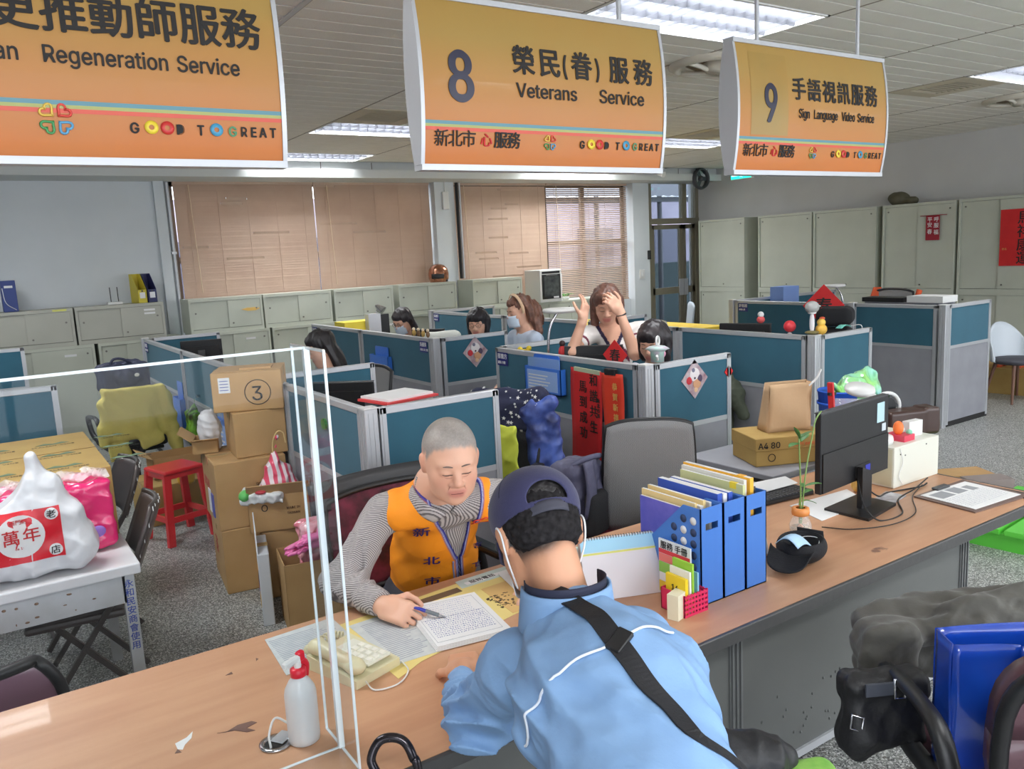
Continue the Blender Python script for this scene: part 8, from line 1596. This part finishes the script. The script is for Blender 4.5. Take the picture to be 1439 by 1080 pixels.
def cW(V, C):
    hor = nrm((-.66, -.75, 0)); l = V-(nbW-_n((0, 0, .0))); x = l@nrm(sRW-sLW); z = l[:, 2]; y = l@hor
    nv = np.array(lin((44, 34, 66))[:3]); e = np.abs(np.abs(x)-(.006+(z+.15)*.52)); a = ((e < .014) & (z > -.15) & (y > .0)) | ((np.abs(x) < .012) & (z < -.13) & (z > -.17) & (y > 0)); sk = (np.abs(x) < (.006+(z+.15)*.52)-.014) & (z > -.13) & (y > .02)
    C = np.where(a[:, None], nv, C); C = np.where(sk[:, None], np.array(lin(SKIN)[:3]), C)
    for s0, el in ((sRW, sc((3.25, 4.215, 1.245))), (sLW, sc((3.535, 3.93, 1.225)))): t_ = (V-s0)@nrm(el-s0)/np.linalg.norm(el-s0); C = np.where(((t_ > .44) & (t_ < .54) & (np.linalg.norm(V-s0, axis=1) < .25))[:, None], np.array(lin((110, 34, 60))[:3]), C)
    return C
o, R = worker('person standing in a cream top with navy trim, both hands raised to the face', sc((3.572, 4.24, 1.53)), fW, (0, 0, 1), 1.12, nbW, sRW, sLW, {'mat': M_cream, 'name': 'knit_top', 'sleeve': .52, 'cols': [(234, 230, 226)], 'colfn': cW},
    hair([('e', (0, -.012, .045), (.090, .102, .092)), ('c', (-.072, -.02, .02), (-.082, .0, -.16), .038, .028), ('c', (.072, -.02, .02), (.082, .0, -.16), .038, .028), ('e', (0, -.05, -.06), (.085, .05, .11)), ('e', (0, .06, .075), (.055, .03, .03))], facecut(.048, .042, .02), vox=.006), (74, 50, 42),
    arms=((sRW, sc((3.25, 4.215, 1.245)), sc((3.30, 4.16, 1.455)), ((.25, -.05, .95), (-.3, .8, 0), (.35, .4, .5, .6))), (sLW, sc((3.535, 3.93, 1.225)), sc((3.50, 4.03, 1.50)), ((-.62, .12, .75), (.1, .95, 0), (.6, .65, .7, .7)))), seated=False, vox=.006)
MB().tube([tuple(sc((3.507, 4.02, 1.475))+_n((.03*math.cos(a), .03*math.sin(a), .008*math.cos(a)))) for a in [2*PI*k/16 for k in range(16)]], .006, 6, closed=True).build('watch', M_blk, o)
bob = hair([('e', (0, -.012, .04), (.092, .104, .094)), ('c', (-.074, -.02, .02), (-.070, .01, -.095), .036, .030), ('c', (.074, -.02, .02), (.070, .01, -.095), .036, .030), ('e', (0, -.055, -.05), (.088, .055, .075)), ('e', (0, .062, .062), (.06, .03, .035))], facecut(.050, .028, .03))
worker('person with a black bob seated behind the right diamond poster', (3.70, 3.93, 1.285), (-.82, -.38, -.30), (0, 0, 1), 1.12, (3.76, 3.96, 1.12), (3.68, 4.10, 1.06), (3.80, 3.82, 1.06), {'mat': mat('pale blouse', (222, 220, 228), .8), 'sleeve': 1}, bob, (26, 22, 24))
worker('person with glasses and black bobbed hair behind the left diamond poster', (3.98, 6.60, 1.275), (-.70, -.62, -.22), (0, 0, 1), 1.10, (4.02, 6.64, 1.11), (3.88, 6.74, 1.05), (4.14, 6.54, 1.05), {'mat': mat('pale blouse'), 'sleeve': 1}, bob, (24, 21, 24), glasses=True)
long_ = hair([('e', (0, -.012, .04), (.088, .102, .090)), ('c', (-.07, -.03, .0), (-.085, -.05, -.24), .035, .03), ('c', (.07, -.03, .0), (.085, -.05, -.24), .035, .03), ('e', (0, -.065, -.10), (.085, .05, .15)), ('e', (0, .055, .072), (.05, .03, .028))], facecut(.052, .045, .02))
worker('person in a pale face mask with long black hair behind a laptop', (3.64, 7.50, 1.285), (-.85, -.30, -.42), (0, 0, 1), 1.08, (3.76, 7.54, 1.12), (3.72, 7.70, 1.05), (3.80, 7.38, 1.05), {'mat': mat('grey cardigan', (150, 150, 156), .9), 'sleeve': 1.5}, long_, (26, 22, 24), masked=True, glasses=True)
o, R = worker('person with brown hair and a peach headband standing in a pale blue shirt', (3.74, 5.53, 1.43), (-.93, .10, -.16), (0, 0, 1), 1.10, (3.80, 5.53, 1.265), (3.79, 5.69, 1.20), (3.79, 5.40, 1.20), {'mat': mat('pale blue shirt', (196, 208, 226), .8), 'name': 'shirt', 'sleeve': 1.5},
    hair([('e', (0, -.016, .045), (.088, .102, .088)), ('c', (-.06, -.05, .0), (-.085, -.085, -.17), .05, .035), ('c', (.06, -.05, .0), (.085, -.085, -.17), .05, .035), ('e', (0, -.10, -.06), (.085, .08, .13)), ('e', (0, .055, .075), (.05, .03, .028))], facecut(.06, .055, .0), amp=.009), (80, 54, 44), masked=True, seated=False)
Hh = _n((3.74, 5.53, 1.43)); MB().tube([tuple(Hh+1.10*(_n((.096*math.cos(a), .022+.01*math.sin(a), .04+.096*math.sin(a)))@R)) for a in [-.5+(PI+1)*k/20 for k in range(21)]], .012, 8, flat=.35).build('headband', mat('peach band', (232, 196, 160), .6), o)
worker('person with long black hair seated behind the black monitor, head turned away', (2.14, 5.80, 1.285), (-.88, .15, -.30), (0, 0, 1), 1.10, (2.19, 5.79, 1.12), (2.20, 5.97, 1.05), (2.18, 5.61, 1.05), {'mat': mat('white ruffled blouse', (232, 230, 228), .9), 'sleeve': 1.4}, long_, (22, 19, 20))
bpy.context.view_layer.update()
